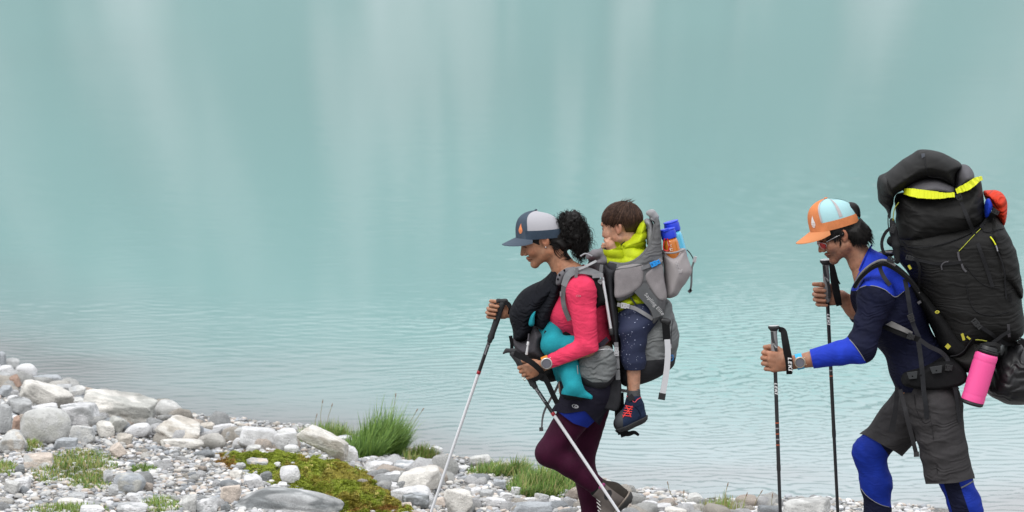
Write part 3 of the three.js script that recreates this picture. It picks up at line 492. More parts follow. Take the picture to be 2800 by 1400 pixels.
function U(k, ...ps) {
  ps = ps.flat(); const fs = ps.map((p) => p.f), n = fs.length, lo = [0, 1, 2].map((i) => Math.min(...ps.map((p) => p.lo[i])) - k * 0.3), hi = [0, 1, 2].map((i) => Math.max(...ps.map((p) => p.hi[i])) + k * 0.3);
  return prim((x, y, z) => { let d = fs[0](x, y, z); for (let i = 1; i < n; i++) d = k > 0 ? smin(d, fs[i](x, y, z), k) : Math.min(d, fs[i](x, y, z)); return d; }, lo, hi);
}
const minus = (k, a, ...bs) => prim((x, y, z) => { let d = a.f(x, y, z); for (const b of bs) d = -smin(-d, b.f(x, y, z), k); return d; }, a.lo, a.hi);
const grow = (a, g) => prim((x, y, z) => a.f(x, y, z) - g, a.lo.map((v) => v - Math.max(g, 0)), a.hi.map((v) => v + Math.max(g, 0)));
const limb = (k, pts, rs) => U(k, pts.slice(1).map((p, i) => cone(pts[i], p, rs[i], rs[i + 1])));
// a filled outline (pixels, read on the plane z) made into a stuffed or plated body: half depth `half`, edge rounding `edge`
function outline(pts, z, smoothIt = true) {
  let q = pts.map(([a, b]) => { const w = W(a, b, z); return new THREE.Vector3(w.x, w.y, 0); });
  if (smoothIt) q = new THREE.CatmullRomCurve3(q, true, 'centripetal').getPoints(pts.length * 5).slice(0, -1);
  return q;
}
function field2(q, cell = 0.006, pad = 0.06) {                     // distance to a closed outline, sampled once
  const x0 = Math.min(...q.map((p) => p.x)) - pad, x1 = Math.max(...q.map((p) => p.x)) + pad, y0 = Math.min(...q.map((p) => p.y)) - pad, y1 = Math.max(...q.map((p) => p.y)) + pad;
  const nx = Math.ceil((x1 - x0) / cell) + 1, ny = Math.ceil((y1 - y0) / cell) + 1, d = new Float32Array(nx * ny);
  for (let j = 0; j < ny; j++) for (let i = 0; i < nx; i++) {
    const x = x0 + i * cell, y = y0 + j * cell; let m = 1e9, c = false;
    for (let a = 0, b = q.length - 1; a < q.length; b = a++) { const p = q[a], r = q[b], ex = r.x - p.x, ey = r.y - p.y, t = clamp(((x - p.x) * ex + (y - p.y) * ey) / (ex * ex + ey * ey + 1e-12), 0, 1), u = x - p.x - ex * t, v = y - p.y - ey * t; m = Math.min(m, u * u + v * v); if ((p.y > y) !== (r.y > y) && x < ex * (y - p.y) / (r.y - p.y) + p.x) c = !c; }
    d[j * nx + i] = (c ? -1 : 1) * Math.sqrt(m);
  }
  return { x0, x1, y0, y1, pad, f(x, y) { const u = clamp((x - x0) / cell, 0, nx - 1.001), v = clamp((y - y0) / cell, 0, ny - 1.001), i = u | 0, j = v | 0, a = u - i, b = v - j, k = j * nx + i; return (d[k] * (1 - a) + d[k + 1] * a) * (1 - b) + (d[k + nx] * (1 - a) + d[k + nx + 1] * a) * b; } };
}
function pillow(pts, z, half, edge, o = {}) {
  const F = field2(outline(pts, o.ref ?? z + half * 0.6, o.smooth !== false)), R = edge, K = Math.min(edge, half);
  return prim((x, y, z_) => {
    const u = Math.max(0, 1 + F.f(x, y) / R), w = Math.abs(z_ - z) / half; return (Math.sqrt(u * u + w * w) - 1) * K;
  }, [F.x0 + F.pad - 0.01, F.y0 + F.pad - 0.01, z - half - 0.01], [F.x1 - F.pad + 0.01, F.y1 - F.pad + 0.01, z + half + 0.01]);
}
// surface nets
function meshOf(p, cell = 0.007, o = {}) {
  const f = p.f, lo = p.lo.map((v) => v - cell * 2), n = [0, 1, 2].map((i) => Math.ceil((p.hi[i] - lo[i]) / cell) + 3), [nx, ny, nz] = n, D = new Float32Array(nx * ny * nz), B = 6, reach = B * cell * 0.9 * 1.9;
  for (let bz = 0; bz < nz; bz += B) for (let by = 0; by < ny; by += B) for (let bx = 0; bx < nx; bx += B) {
    const c = f(lo[0] + (bx + B / 2) * cell, lo[1] + (by + B / 2) * cell, lo[2] + (bz + B / 2) * cell), far = Math.abs(c) > reach;
    for (let z = bz; z < Math.min(bz + B, nz); z++) for (let y = by; y < Math.min(by + B, ny); y++) { const row = (z * ny + y) * nx; for (let x = bx; x < Math.min(bx + B, nx); x++) D[row + x] = far ? c : f(lo[0] + x * cell, lo[1] + y * cell, lo[2] + z * cell); }
  }
  const id = new Int32Array(nx * ny * nz).fill(-1), pos = [], idx = [];
  for (let z = 0; z < nz - 1; z++) for (let y = 0; y < ny - 1; y++) for (let x = 0; x < nx - 1; x++) {
    const k = (z * ny + y) * nx + x; let m = 0, sx = 0, sy = 0, sz = 0, c = 0;
    const v = [D[k], D[k + 1], D[k + nx], D[k + nx + 1], D[k + nx * ny], D[k + nx * ny + 1], D[k + nx * ny + nx], D[k + nx * ny + nx + 1]];
    for (let i = 0; i < 8; i++) if (v[i] < 0) m |= 1 << i; if (m === 0 || m === 255) continue;
    for (let i = 0; i < 8; i++) for (let b = 1; b < 8; b <<= 1) { const j = i | b; if (j === i || (v[i] < 0) === (v[j] < 0)) continue; const t = v[i] / (v[i] - v[j]); sx += (i & 1) + (b === 1 ? t : 0); sy += ((i >> 1) & 1) + (b === 2 ? t : 0); sz += (i >> 2) + (b === 4 ? t : 0); c++; }
    id[k] = pos.length / 3; pos.push(lo[0] + (x + sx / c) * cell, lo[1] + (y + sy / c) * cell, lo[2] + (z + sz / c) * cell);
  }
  const quad = (a, b, c, d, flip) => { if (a < 0 || b < 0 || c < 0 || d < 0) return; flip ? idx.push(a, c, b, a, d, c) : idx.push(a, b, c, a, c, d); };
  for (let z = 1; z < nz - 1; z++) for (let y = 1; y < ny - 1; y++) for (let x = 1; x < nx - 1; x++) {
    const k = (z * ny + y) * nx + x, s = D[k] < 0;
    if (s !== D[k + 1] < 0) quad(id[k], id[k - nx], id[k - nx - nx * ny], id[k - nx * ny], !s);
    if (s !== D[k + nx] < 0) quad(id[k], id[k - nx * ny], id[k - 1 - nx * ny], id[k - 1], !s);
    if (s !== D[k + nx * ny] < 0) quad(id[k], id[k - 1], id[k - 1 - nx], id[k - nx], !s);
  }
  const nor = new Float32Array(pos.length), uv = new Float32Array(pos.length / 3 * 2), e = cell * 0.6;
  for (let i = 0; i < pos.length; i += 3) {
    let [x, y, z] = [pos[i], pos[i + 1], pos[i + 2]], gx, gy, gz, l;
    for (let s = 0; s < 2; s++) {
      gx = f(x + e, y, z) - f(x - e, y, z); gy = f(x, y + e, z) - f(x, y - e, z); gz = f(x, y, z + e) - f(x, y, z - e); l = Math.hypot(gx, gy, gz) || 1; gx /= l; gy /= l; gz /= l;
      if (s === 0) { const d = clamp(f(x, y, z), -cell * 0.5, cell * 0.5); x -= gx * d; y -= gy * d; z -= gz * d; }
    }
    pos[i] = x; pos[i + 1] = y; pos[i + 2] = z; nor[i] = gx; nor[i + 1] = gy; nor[i + 2] = gz; uv[i / 3 * 2] = x + 0.6 * z; uv[i / 3 * 2 + 1] = y + 0.3 * z;
  }
  const g = new THREE.BufferGeometry(); g.setAttribute('position', new THREE.Float32BufferAttribute(pos, 3)); g.setAttribute('normal', new THREE.BufferAttribute(nor, 3)); g.setAttribute('uv', new THREE.BufferAttribute(uv, 2)); g.setIndex(idx);
  return g;
}
function crease(g, fn) {                                          // push the skin of a mesh along its normals: folds, quilting
  const p = g.attributes.position, n = g.attributes.normal;
  for (let i = 0; i < p.count; i++) { const d = fn(p.getX(i), p.getY(i), p.getZ(i)); p.setXYZ(i, p.getX(i) + n.getX(i) * d, p.getY(i) + n.getY(i) * d, p.getZ(i) + n.getZ(i) * d); }
  g.computeVertexNormals(); return g;
}
function keep(g, fn) {                                            // the part of a mesh where fn > 0, cut cleanly
  const at = ['position', 'normal', 'uv'].map((k) => g.attributes[k]), v = [], out = [[], [], []], ix = [], map = new Map();
  for (let i = 0; i < at[0].count; i++) v.push(fn(at[0].getX(i), at[0].getY(i), at[0].getZ(i)));
  const put = (key, w) => { if (!map.has(key)) { map.set(key, out[0].length / 3); at.forEach((a, k) => { for (let c = 0; c < a.itemSize; c++) { let s = 0; for (const [i, t] of w) s += a.array[i * a.itemSize + c] * t; out[k].push(s); } }); } return map.get(key); };
  const one = (i) => put(i, [[i, 1]]), cut = (i, j) => { const [a, b] = i < j ? [i, j] : [j, i], t = v[a] / (v[a] - v[b]); return put(`${a}_${b}`, [[a, 1 - t], [b, t]]); };
  const I = g.index.array;
  for (let t = 0; t < I.length; t += 3) {
    const T = [I[t], I[t + 1], I[t + 2]], s = T.filter((i) => v[i] > 0).length;
    if (s === 3) ix.push(one(T[0]), one(T[1]), one(T[2]));
    else if (s > 0) for (let r = 0; r < 3; r++) { const [a, b, c] = [T[r], T[(r + 1) % 3], T[(r + 2) % 3]]; if (s === 1 && v[a] > 0) { ix.push(one(a), cut(a, b), cut(a, c)); break; } if (s === 2 && !(v[a] > 0)) { const q = cut(a, b), w = cut(a, c); ix.push(q, one(b), one(c), q, one(c), w); break; } }
  }
  const r = new THREE.BufferGeometry(); ['position', 'normal', 'uv'].forEach((k, n) => r.setAttribute(k, new THREE.Float32BufferAttribute(out[n], at[n].itemSize))); r.setIndex(ix); return r;
}
// tests in the photograph's own pixels, for hems and seams
const pxOf = (x, y, z) => toPx(V(x, y, z));
function above(line, off = 0) { return (x, y, z) => { const [a, b] = pxOf(x, y, z); let k = 0; while (k < line.length - 2 && a > line[k + 1][0]) k++; const [p, q] = [line[k], line[k + 1]]; return (lerp(p[1], q[1], (a - p[0]) / (q[0] - p[0] || 1e-6)) + off - b) * 0.002; }; }
const rightOf = ([x0, y0], [x1, y1]) => (x, y, z) => { const [a, b] = pxOf(x, y, z); return ((a - x0) * (y1 - y0) - (b - y0) * (x1 - x0)) / Math.hypot(x1 - x0, y1 - y0) * 0.002; };
const not = (f) => (x, y, z) => -f(x, y, z);
const both = (...fs) => (x, y, z) => Math.min(...fs.map((f) => f(x, y, z)));
function land(px, py, solid_, from = 0.9, lift = 0) {                // where a pixel's ray first meets a solid
  const r = rayOf(px, py), l = r.length(); let t = (from - CAM_D) / r.z;
  for (let i = 0; i < 160; i++) { const x = r.x * t, y = CAM_H + r.y * t, z = CAM_D + r.z * t, d = solid_.f(x, y, z) - lift; if (d < 5e-4) return V(x, y, z); if (z < -0.8) return null; t += Math.max(d * 0.6, 0.001) / l; }
  return null;
}
function drape(pts, s, lift = 0.004, z0 = 0.15) { return pts.map(([a, b, z]) => z !== undefined ? W(a, b, z) : land(a, b, s, 0.9, lift) || W(a, b, z0)); }
// ribbon: a flat strap with thickness along a curve, its face turned to `face`
function ribbon(points, width, thick = 0.0025, face = V(0, 0, 1), seg = 6) {
  const c = new THREE.CatmullRomCurve3(points, false, 'centripetal'), N = Math.max(8, points.length * seg), pos = [], idx = [], uv = [], L = c.getLength(), f = typeof face === 'function' ? face : () => face;
  for (let i = 0; i <= N; i++) {
    const t = i / N, p = c.getPoint(t), d = c.getTangent(t), w = (typeof width === 'function' ? width(t) : width) / 2, s = d.clone().cross(f(t)).normalize(), n = s.clone().cross(d).normalize();
    [[-1, -1], [1, -1], [1, 1], [-1, 1]].forEach(([a, b]) => { pos.push(...A(p.clone().addScaledVector(s, a * w).addScaledVector(n, b * thick / 2))); uv.push(t * L, a * w); });
    if (i < N) for (let k = 0; k < 4; k++) { const a = i * 4 + k, b = i * 4 + (k + 1) % 4; idx.push(a, a + 4, b, b, a + 4, b + 4); }
  }
  idx.push(0, 1, 2, 0, 2, 3, N * 4, N * 4 + 2, N * 4 + 1, N * 4, N * 4 + 3, N * 4 + 2);
  const g = new THREE.BufferGeometry(); g.setAttribute('position', new THREE.Float32BufferAttribute(pos, 3)); g.setAttribute('uv', new THREE.Float32BufferAttribute(uv, 2)); g.setIndex(idx); const q = g.toNonIndexed(); q.computeVertexNormals(); return q;
}
const tube = (points, r, seg = 24, rad = 8) => new THREE.TubeGeometry(new THREE.CatmullRomCurve3(points, false, 'centripetal'), seg, r, rad);
// rod between two points with radii along it: [[t, r], ...]
function rod(a, b, prof, seg = 20) { const L = a.distanceTo(b), g = new THREE.LatheGeometry(prof.map(([t, r]) => new THREE.Vector2(Math.max(r, 1e-5), t * L)), seg); g.applyQuaternion(new THREE.Quaternion().setFromUnitVectors(V(0, 1, 0), b.clone().sub(a).normalize())); g.translate(a.x, a.y, a.z); return g; }
// flat plate from an outline in metres (u right, v up), bevelled, laid at a place with its own axes
function plate(pts, depth, at, turn = 0, holes = [], bevel = 0.001, tiltY = 0, tiltX = 0) {
  const sh = new THREE.Shape(pts.map(([a, b]) => new THREE.Vector2(a, b))); holes.forEach((h) => sh.holes.push(new THREE.Path(h.map(([a, b]) => new THREE.Vector2(a, b)))));
  const g = new THREE.ExtrudeGeometry(sh, { depth, bevelEnabled: bevel > 0, bevelSize: bevel, bevelThickness: bevel, bevelSegments: 2, curveSegments: 6 });
  g.rotateZ(turn); g.rotateX(tiltX); g.rotateY(tiltY); g.translate(at.x, at.y, at.z); return g;
}
const rect = (w, h, x = 0, y = 0) => [[x - w / 2, y - h / 2], [x + w / 2, y - h / 2], [x + w / 2, y + h / 2], [x - w / 2, y + h / 2]];
function buckle(name, at, len, wid, turn, mat, parent) { return part(name, plate([[-len / 2, -wid / 2], [len * 0.1, -wid / 2], [len * 0.16, -wid * 0.36], [len / 2, -wid * 0.42], [len / 2, wid * 0.42], [len * 0.16, wid * 0.36], [len * 0.1, wid / 2], [-len / 2, wid / 2]], 0.006, at, turn, [rect(len * 0.14, wid * 0.6, -len * 0.36), rect(len * 0.16, wid * 0.22, len * 0.0, 0.2 * wid), rect(len * 0.16, wid * 0.22, len * 0.0, -0.2 * wid), rect(len * 0.12, wid * 0.5, len * 0.36)], 0.0012), mat, parent); }
const fonts = { bold: await new FontLoader().loadAsync('fonts/droid/droid_sans_bold.typeface.json'), serif: await new FontLoader().loadAsync('fonts/droid/droid_serif_bold.typeface.json') };
function words3(txt, size, at, turn, o = {}) { const g = new TextGeometry(txt, { font: fonts[o.font || 'bold'], size, depth: 0.0006, curveSegments: 4, bevelEnabled: false }); g.computeBoundingBox(); const b = g.boundingBox; g.translate(-(b.min.x + b.max.x) / 2, -(b.min.y + b.max.y) / 2, 0); if (o.slant) g.applyMatrix4(new THREE.Matrix4().set(1, o.slant, 0, 0, 0, 1, 0, 0, 0, 0, 1, 0, 0, 0, 0, 1)); if (o.stretch) g.scale(o.stretch, 1, 1); g.rotateZ(turn); if (o.tiltY) g.rotateY(o.tiltY); g.translate(at.x, at.y, at.z); return g; }

// ------------------------------------------------------------ heads and hands
// own axes of a head: face to -x, up y, its left +z; brought into the place by a turn (yaw), a nod and an origin
function headFrame(o, nod, yaw, s) {
  const m = new THREE.Matrix4().makeTranslation(o.x, o.y, o.z).multiply(new THREE.Matrix4().makeRotationY(yaw)).multiply(new THREE.Matrix4().makeRotationZ(nod)).multiply(new THREE.Matrix4().makeScale(s, s, s)), inv = m.clone().invert().elements;
  return { m, s, toLocal: (x, y, z) => [inv[0] * x + inv[4] * y + inv[8] * z + inv[12], inv[1] * x + inv[5] * y + inv[9] * z + inv[13], inv[2] * x + inv[6] * y + inv[10] * z + inv[14]], at: (x, y, z) => V(x, y, z).applyMatrix4(m) };
}
function inFrame(fr, p) {
  const c = []; for (let i = 0; i < 8; i++) c.push(fr.at(i & 1 ? p.hi[0] : p.lo[0], i & 2 ? p.hi[1] : p.lo[1], i & 4 ? p.hi[2] : p.lo[2]));
  return prim((x, y, z) => { const q = fr.toLocal(x, y, z); return p.f(q[0], q[1], q[2]) * fr.s; }, [Math.min(...c.map((v) => v.x)), Math.min(...c.map((v) => v.y)), Math.min(...c.map((v) => v.z))], [Math.max(...c.map((v) => v.x)), Math.max(...c.map((v) => v.y)), Math.max(...c.map((v) => v.z))]);
}
function headSolid(k = {}) {                                       // metres, chin to crown about 0.215
  const jaw = k.jaw ?? 1, nose = k.nose ?? 1, pair = (f) => [f(1), f(-1)], child = k.child ?? 0;
  const skull = U(0.03, ellipsoid(V(0.004, 0.032, 0), V(0.093, 0.077, 0.073)), ellipsoid(V(-0.032, -0.012, 0), V(0.053, 0.075, 0.059)), ellipsoid(V(-0.012, -0.05, 0), V(0.055, 0.04, 0.052 * jaw)));
  const low = U(0.02, pair((s) => cone(V(0.008, -0.056, 0.045 * jaw * s), V(-0.066, -0.093, 0.011 * s), 0.019, 0.0155)), ball(V(-0.072, -0.094, 0), 0.0145 * jaw));
  let h = U(0.024, skull, low);
  h = U(0.018, h, cone(V(-0.079, 0.020, 0.03), V(-0.079, 0.020, -0.03), 0.0105), pair((s) => ball(V(-0.058, -0.028, 0.037 * s), 0.024 + 0.004 * child)));
  h = minus(0.014, h, ...pair((s) => ellipsoid(V(-0.091, -0.001, 0.031 * s), V(0.0135, 0.0115, 0.017))));
  h = U(0.004, h, pair((s) => ball(V(-0.0745, -0.001, 0.031 * s), 0.0118)));                        // lids over the eyes
  h = U(0.009, h, cone(V(-0.083, 0.013, 0), V(-0.083 - 0.019 * nose, -0.029, 0), 0.0082, 0.0088), cone(V(-0.083, -0.006, 0), V(-0.091, -0.034, 0), 0.011, 0.0085), pair((s) => ball(V(-0.092, -0.034, 0.0112 * s), 0.0078)));
  h = minus(0.003, h, ...pair((s) => ball(V(-0.0975, -0.0425, 0.006 * s), 0.0028)));
  h = U(0.007, h, cone(V(-0.0892, -0.0565, 0.011), V(-0.0892, -0.0565, -0.011), 0.0054), cone(V(-0.0872, -0.0685, 0.009), V(-0.0872, -0.0685, -0.009), 0.006), pair((s) => cone(V(-0.0905, -0.056, 0.01 * s), V(-0.078, -0.062, 0.024 * s), 0.0055, 0.003)));
  h = minus(0.002, h, cone(V(-0.0965, -0.0625, 0), V(-0.079, -0.0625, 0.024), 0.0013, 0.001), cone(V(-0.0965, -0.0625, 0), V(-0.079, -0.0625, -0.024), 0.0013, 0.001));
  const ear = (s) => { const t = new THREE.Matrix4().makeRotationY(-0.28 * s).multiply(new THREE.Matrix4().makeRotationZ(-0.16)); return minus(0.004, U(0.006, ellipsoid(V(0.013, -0.002, 0.074 * s), V(0.0185, 0.029, 0.0085), t), ball(V(0.006, -0.027, 0.069 * s), 0.0075)), ellipsoid(V(0.010, -0.001, 0.083 * s), V(0.0095, 0.017, 0.0065), t)); };
  return U(0.006, h, ear(1), ear(-1));
}
// a hand closed round a pole. F: wrist, fwd (wrist to knuckles), up (along the pole, thumb side), back (away from the palm)
function handSolid(wr, fwd, up, back, s = 1, o = {}) {
  const q = (f, u, b) => wr.clone().addScaledVector(fwd, f * s).addScaledVector(up, u * s).addScaledVector(back, b * s), out = [];
  const palm = U(0.016, cone(q(0, 0.004, -0.004), q(0.034, 0.006, -0.004), 0.021 * s, 0.022 * s), cone(q(0.03, 0.022, -0.004), q(0.082, 0.027, 0), 0.0155 * s, 0.0115 * s), cone(q(0.03, 0.004, -0.003), q(0.086, 0.008, 0.002), 0.0165 * s, 0.0115 * s), cone(q(0.03, -0.008, -0.004), q(0.082, -0.012, 0.001), 0.016 * s, 0.011 * s), cone(q(0.028, -0.018, -0.006), q(0.074, -0.030, -0.001), 0.0145 * s, 0.0102 * s));
  const fingers = [0.029, 0.0095, -0.0105, -0.0295].map((u, i) => { const L = [0.96, 1.04, 1, 0.86][i], k = (0.088 - 0.006 * (i === 3) - 0.002 * (i === 0)), r = [0.0088, 0.009, 0.0087, 0.0078][i] * s; return U(0.003, cone(q(k - 0.006, u, 0), q(k + 0.022 * L, u * 1.02, -0.013), r * 1.1, r), cone(q(k + 0.022 * L, u * 1.02, -0.013), q(k + 0.016, u * 1.02, -0.043 * L), r, r * 0.92), cone(q(k + 0.016, u * 1.02, -0.043 * L), q(k - 0.016, u * 1.02, -0.053 * L), r * 0.92, r * 0.78)); });
  const th = o.thumb || [[0.026, 0.026, -0.012], [0.056, 0.045, -0.024], [0.082, 0.049, -0.040], [0.100, 0.046, -0.047]];
  const thumb = limb(0.004, th.map((t) => q(...t)), [0.0145 * s, 0.0115 * s, 0.0098 * s, 0.0082 * s]);
  return U(0.0035, U(0.006, palm, thumb), ...fingers);
}
const skinTex = texture(256, (u, v) => { const h = 0.92 + 0.24 * (tfbm(u, v, 10, 91, 4) - 0.5), w = 0.12 * (tfbm(u, v, 5, 95, 3) - 0.5); return [h + w, h, h - w * 0.5]; }, true);
const skinBump = texture(256, (u, v) => { const h = 0.5 * tnoise(u, v, 64, 8) + 0.5 * tfbm(u, v, 24, 7, 2); return [h, h, h]; });
function tint(g, fn) { const p = g.attributes.position, c = new Float32Array(p.count * 3); for (let i = 0; i < p.count; i++) { const k = fn ? fn(p.getX(i), p.getY(i), p.getZ(i)) : [1, 1, 1]; c[i * 3] = k[0]; c[i * 3 + 1] = k[1]; c[i * 3 + 2] = k[2]; } g.setAttribute('color', new THREE.BufferAttribute(c, 3)); return g; }
// complexion: lips, cheeks and ears redder, lids and sockets darker, beard shadow
function complexion(fr, beard = 0) { return (x, y, z) => { const [a, b, c] = fr.toLocal(x, y, z), w = Math.abs(c); let k = [1, 1, 1]; const mul = (t, q) => { k = k.map((v, i) => v * lerp(1, q[i], t)); };
  mul(smooth(0.0125, 0.006, Math.abs(b + 0.0625)) * smooth(0.026, 0.018, w) * smooth(-0.08, -0.087, a), [0.86, 0.56, 0.58]);
  mul(0.8 * smooth(0.03, 0.01, Math.hypot(a + 0.06, b + 0.03, w - 0.045)), [1.04, 0.86, 0.84]); mul(0.7 * smooth(0.03, 0.02, Math.hypot(a - 0.013, b + 0.002)) * smooth(0.065, 0.072, w), [1.02, 0.80, 0.76]);
  mul(0.8 * smooth(0.02, 0.008, Math.hypot(a + 0.083, b - 0.0, w - 0.031)), [0.72, 0.68, 0.68]); mul(0.6 * smooth(0.016, 0.006, Math.hypot(a + 0.11, b + 0.033, w)), [1.02, 0.84, 0.8]);
  if (beard) { const jaw = smooth(-0.035, -0.062, b) * smooth(0.035, 0.0, a) * smooth(-0.145, -0.105, b), lip = smooth(-0.04, -0.048, b) * smooth(-0.07, -0.085, a) * (1 - smooth(0.006, 0.003, Math.abs(b + 0.0625))); mul(beard * Math.max(jaw, lip) * (0.75 + 0.5 * noise(a * 300, b * 300, c * 300)), [0.55, 0.53, 0.55]); } return k; }; }
const skinMat = (r, g, b) => new THREE.MeshPhysicalMaterial({ vertexColors: true, color: new THREE.Color().setRGB(r, g, b), map: rep(skinTex, 8), bumpMap: rep(skinBump, 14), bumpScale: 0.0006, roughness: 0.46, specularIntensity: 0.6, sheen: 0.15, sheenRoughness: 0.5, sheenColor: new THREE.Color(0.6, 0.3, 0.2) });
// folds: ridges across direction (dx, dy, dz), bent by noise
const folds = (amp, f, dx, dy, dz = 0, seed = 0, sharp = 1.6) => (x, y, z) => { const w = (x * dx + y * dy + z * dz) * f + 1.6 * noise(x * 7 + seed, y * 7, z * 7), m = smooth(-0.35, 0.45, noise(x * 5 + seed * 3, y * 5 + 9, z * 5)); return amp * m * (Math.pow(0.5 + 0.5 * Math.sin(w), sharp) - 0.4); };
const sumOf = (...fs) => (x, y, z) => fs.reduce((s, f) => s + f(x, y, z), 0);
// a truckers' cap in head axes: crown(phi, t) phi 0 = front, t 0 = rim .. 1 = top
function capSet(fr, o) {
  const { rx = 0.101, rz = 0.081, tall = 0.098, cx = 0.006, rim = 0.03, tip = 0, front = 0.5 } = o;
  const pt = (phi, t, off = 0) => {
    const cf = 0.5 + 0.5 * Math.cos(phi), pw = lerp(2.3, 3.6, Math.pow(cf, 1.5)), k = Math.pow(Math.max(0, 1 - Math.pow(Math.max(t, 0), pw)), 1 / 2.2);
    const H = tall * (1 + 0.06 * Math.cos(phi) * t), x = cx - Math.cos(phi) * (rx * k * (1 - 0.0 * t) + off) - 0.004 * t, y = rim + tip * Math.cos(phi) + H * t + off * t, z = Math.sin(phi) * (rz * k + off); return [x, y, z];
  };
  const build = (p0, p1, t0, t1, off = 0, nu = 40, nv = 22) => {
    const pos = [], uv = [], idx = [];
    for (let layer = 0; layer < 2; layer++) for (let j = 0; j <= nv; j++) for (let i = 0; i <= nu; i++) { const t = j / nv, ph = lerp(typeof p0 === 'function' ? p0(lerp(t0, t1, t)) : p0, typeof p1 === 'function' ? p1(lerp(t0, t1, t)) : p1, i / nu), tt = lerp(t0, t1, t); const q = pt(ph, Math.sin(tt * Math.PI / 2), off - layer * 0.002); pos.push(...A(fr.at(...q))); uv.push(ph * 0.09, tt * 0.12); }
    const n1 = (nu + 1) * (nv + 1); for (let l = 0; l < 2; l++) for (let j = 0; j < nv; j++) for (let i = 0; i < nu; i++) { const a = l * n1 + j * (nu + 1) + i; l ? idx.push(a, a + 1, a + nu + 1, a + 1, a + nu + 2, a + nu + 1) : idx.push(a, a + nu + 1, a + 1, a + 1, a + nu + 1, a + nu + 2); }
    const g = new THREE.BufferGeometry(); g.setAttribute('position', new THREE.Float32BufferAttribute(pos, 3)); g.setAttribute('uv', new THREE.Float32BufferAttribute(uv, 2)); g.setIndex(idx); g.computeVertexNormals(); return g;
  };
  const visor = () => { const pos = [], idx = [], nu = 28, nv = 12; for (let l = 0; l < 2; l++) for (let j = 0; j <= nv; j++) for (let i = 0; i <= nu; i++) { const u = (i / nu) * 2 - 1, v = j / nv, ph = u * 1.22, [bx, , bz] = pt(ph, 0, 0.001), L = (o.brim ?? 0.07) * Math.pow(Math.max(0, 1 - Math.pow(Math.abs(u), 2.6)), 0.55), x = bx - L * v, z = bz * (1 + 0.06 * v), y = rim + 0.002 + tip * Math.cos(ph) - (o.bend ?? 0.022) * u * u * (0.3 + 0.7 * v) - (o.droop ?? 0.2) * L * v - l * 0.003; pos.push(...A(fr.at(x, y, z))); } const n1 = (nu + 1) * (nv + 1); for (let l = 0; l < 2; l++) for (let j = 0; j < nv; j++) for (let i = 0; i < nu; i++) { const a = l * n1 + j * (nu + 1) + i; l ? idx.push(a, a + nu + 1, a + 1, a + 1, a + nu + 1, a + nu + 2) : idx.push(a, a + 1, a + nu + 1, a + 1, a + nu + 2, a + nu + 1); } for (let i = 0; i < nu; i++) { const a = nv * (nu + 1) + i; idx.push(a, a + 1, a + n1, a + 1, a + n1 + 1, a + n1); } const g = new THREE.BufferGeometry(); g.setAttribute('position', new THREE.Float32BufferAttribute(pos, 3)); g.setIndex(idx); const q = toCreasedNormals(g, 0.7); q.setAttribute('uv', new THREE.Float32BufferAttribute(new Float32Array(q.attributes.position.count * 2), 2)); return q; };
  const drop = (phi0, t0, w, h, from = 0, to = 1) => {               // a drop print following the crown: rows between from..to of its height
    const pos = [], idx = [], N = 24, half = (s) => s < 0.36 ? Math.sqrt(Math.max(0, 1 - ((0.36 - s) / 0.36) ** 2)) : Math.pow(Math.max(0, 1 - (s - 0.36) / 0.64), 1.15) * (1 + 0.25 * (s - 0.36)); for (let j = 0; j <= N; j++) { const s = lerp(from, to, j / N), hw = half(s) * w / 2; for (let i = 0; i <= 6; i++) { const u = (i / 6 * 2 - 1) * hw; pos.push(...A(fr.at(...pt(phi0 + u / 0.085, t0 + s * h, 0.0022)))); } if (j < N) for (let i = 0; i < 6; i++) { const a = j * 7 + i; idx.push(a, a + 7, a + 1, a + 1, a + 7, a + 8); } } const g = new THREE.BufferGeometry(); g.setAttribute('position', new THREE.Float32BufferAttribute(pos, 3)); g.setIndex(idx); g.computeVertexNormals(); return g; };
  return { pt, build, visor, drop };
}
// ------------------------------------------------------------ the woman in red with two children
const z1 = (x, y) => [1340 + x / 2.147, 540 + y / 2.147], z2 = (x, y) => [1340 + x / 4.293, 560 + y / 4.293], z3 = (x, y) => [1600 + x / 3.788, 540 + y / 3.788], z4 = (x, y) => [1340 + x / 3.788, 780 + y / 3.788], z5 = (x, y) => [1560 + x / 2.927, 780 + y / 2.927], z6 = (x, y) => [1400 + x / 3.22, 1000 + y / 3.22];
const at = (q, z) => W(q[0], q[1], z), many = (zoom, pts) => pts.map(([x, y]) => zoom(x, y));
const C = { pink: [0.98, 0.062, 0.15], navyBlack: [0.010, 0.011, 0.018], charcoal: [0.045, 0.045, 0.05], grey: [0.20, 0.20, 0.205], greyLight: [0.34, 0.335, 0.345], greyPink: [0.36, 0.33, 0.335], mesh: [0.40, 0.365, 0.365], teal: [0.022, 0.36, 0.43], plum: [0.055, 0.005, 0.026], skort: [0.022, 0.020, 0.036], lime: [0.66, 0.78, 0.018], denim: [0.022, 0.032, 0.085], blue: [0.012, 0.035, 0.34], black: [0.012, 0.012, 0.013] };
const cloth = (c, o) => fabric(...c, o);
const skinW = skinMat(0.46, 0.222, 0.13), skinB = skinMat(0.56, 0.295, 0.195), skinM = skinMat(0.43, 0.205, 0.125);
const hairDark = new THREE.MeshPhysicalMaterial({ color: new THREE.Color().setRGB(0.009, 0.0075, 0.007), roughness: 0.6, specularIntensity: 0.5, side: THREE.DoubleSide });
const hairBrown = new THREE.MeshPhysicalMaterial({ color: new THREE.Color().setRGB(0.042, 0.019, 0.011), roughness: 0.55, specularIntensity: 0.7, side: THREE.DoubleSide });
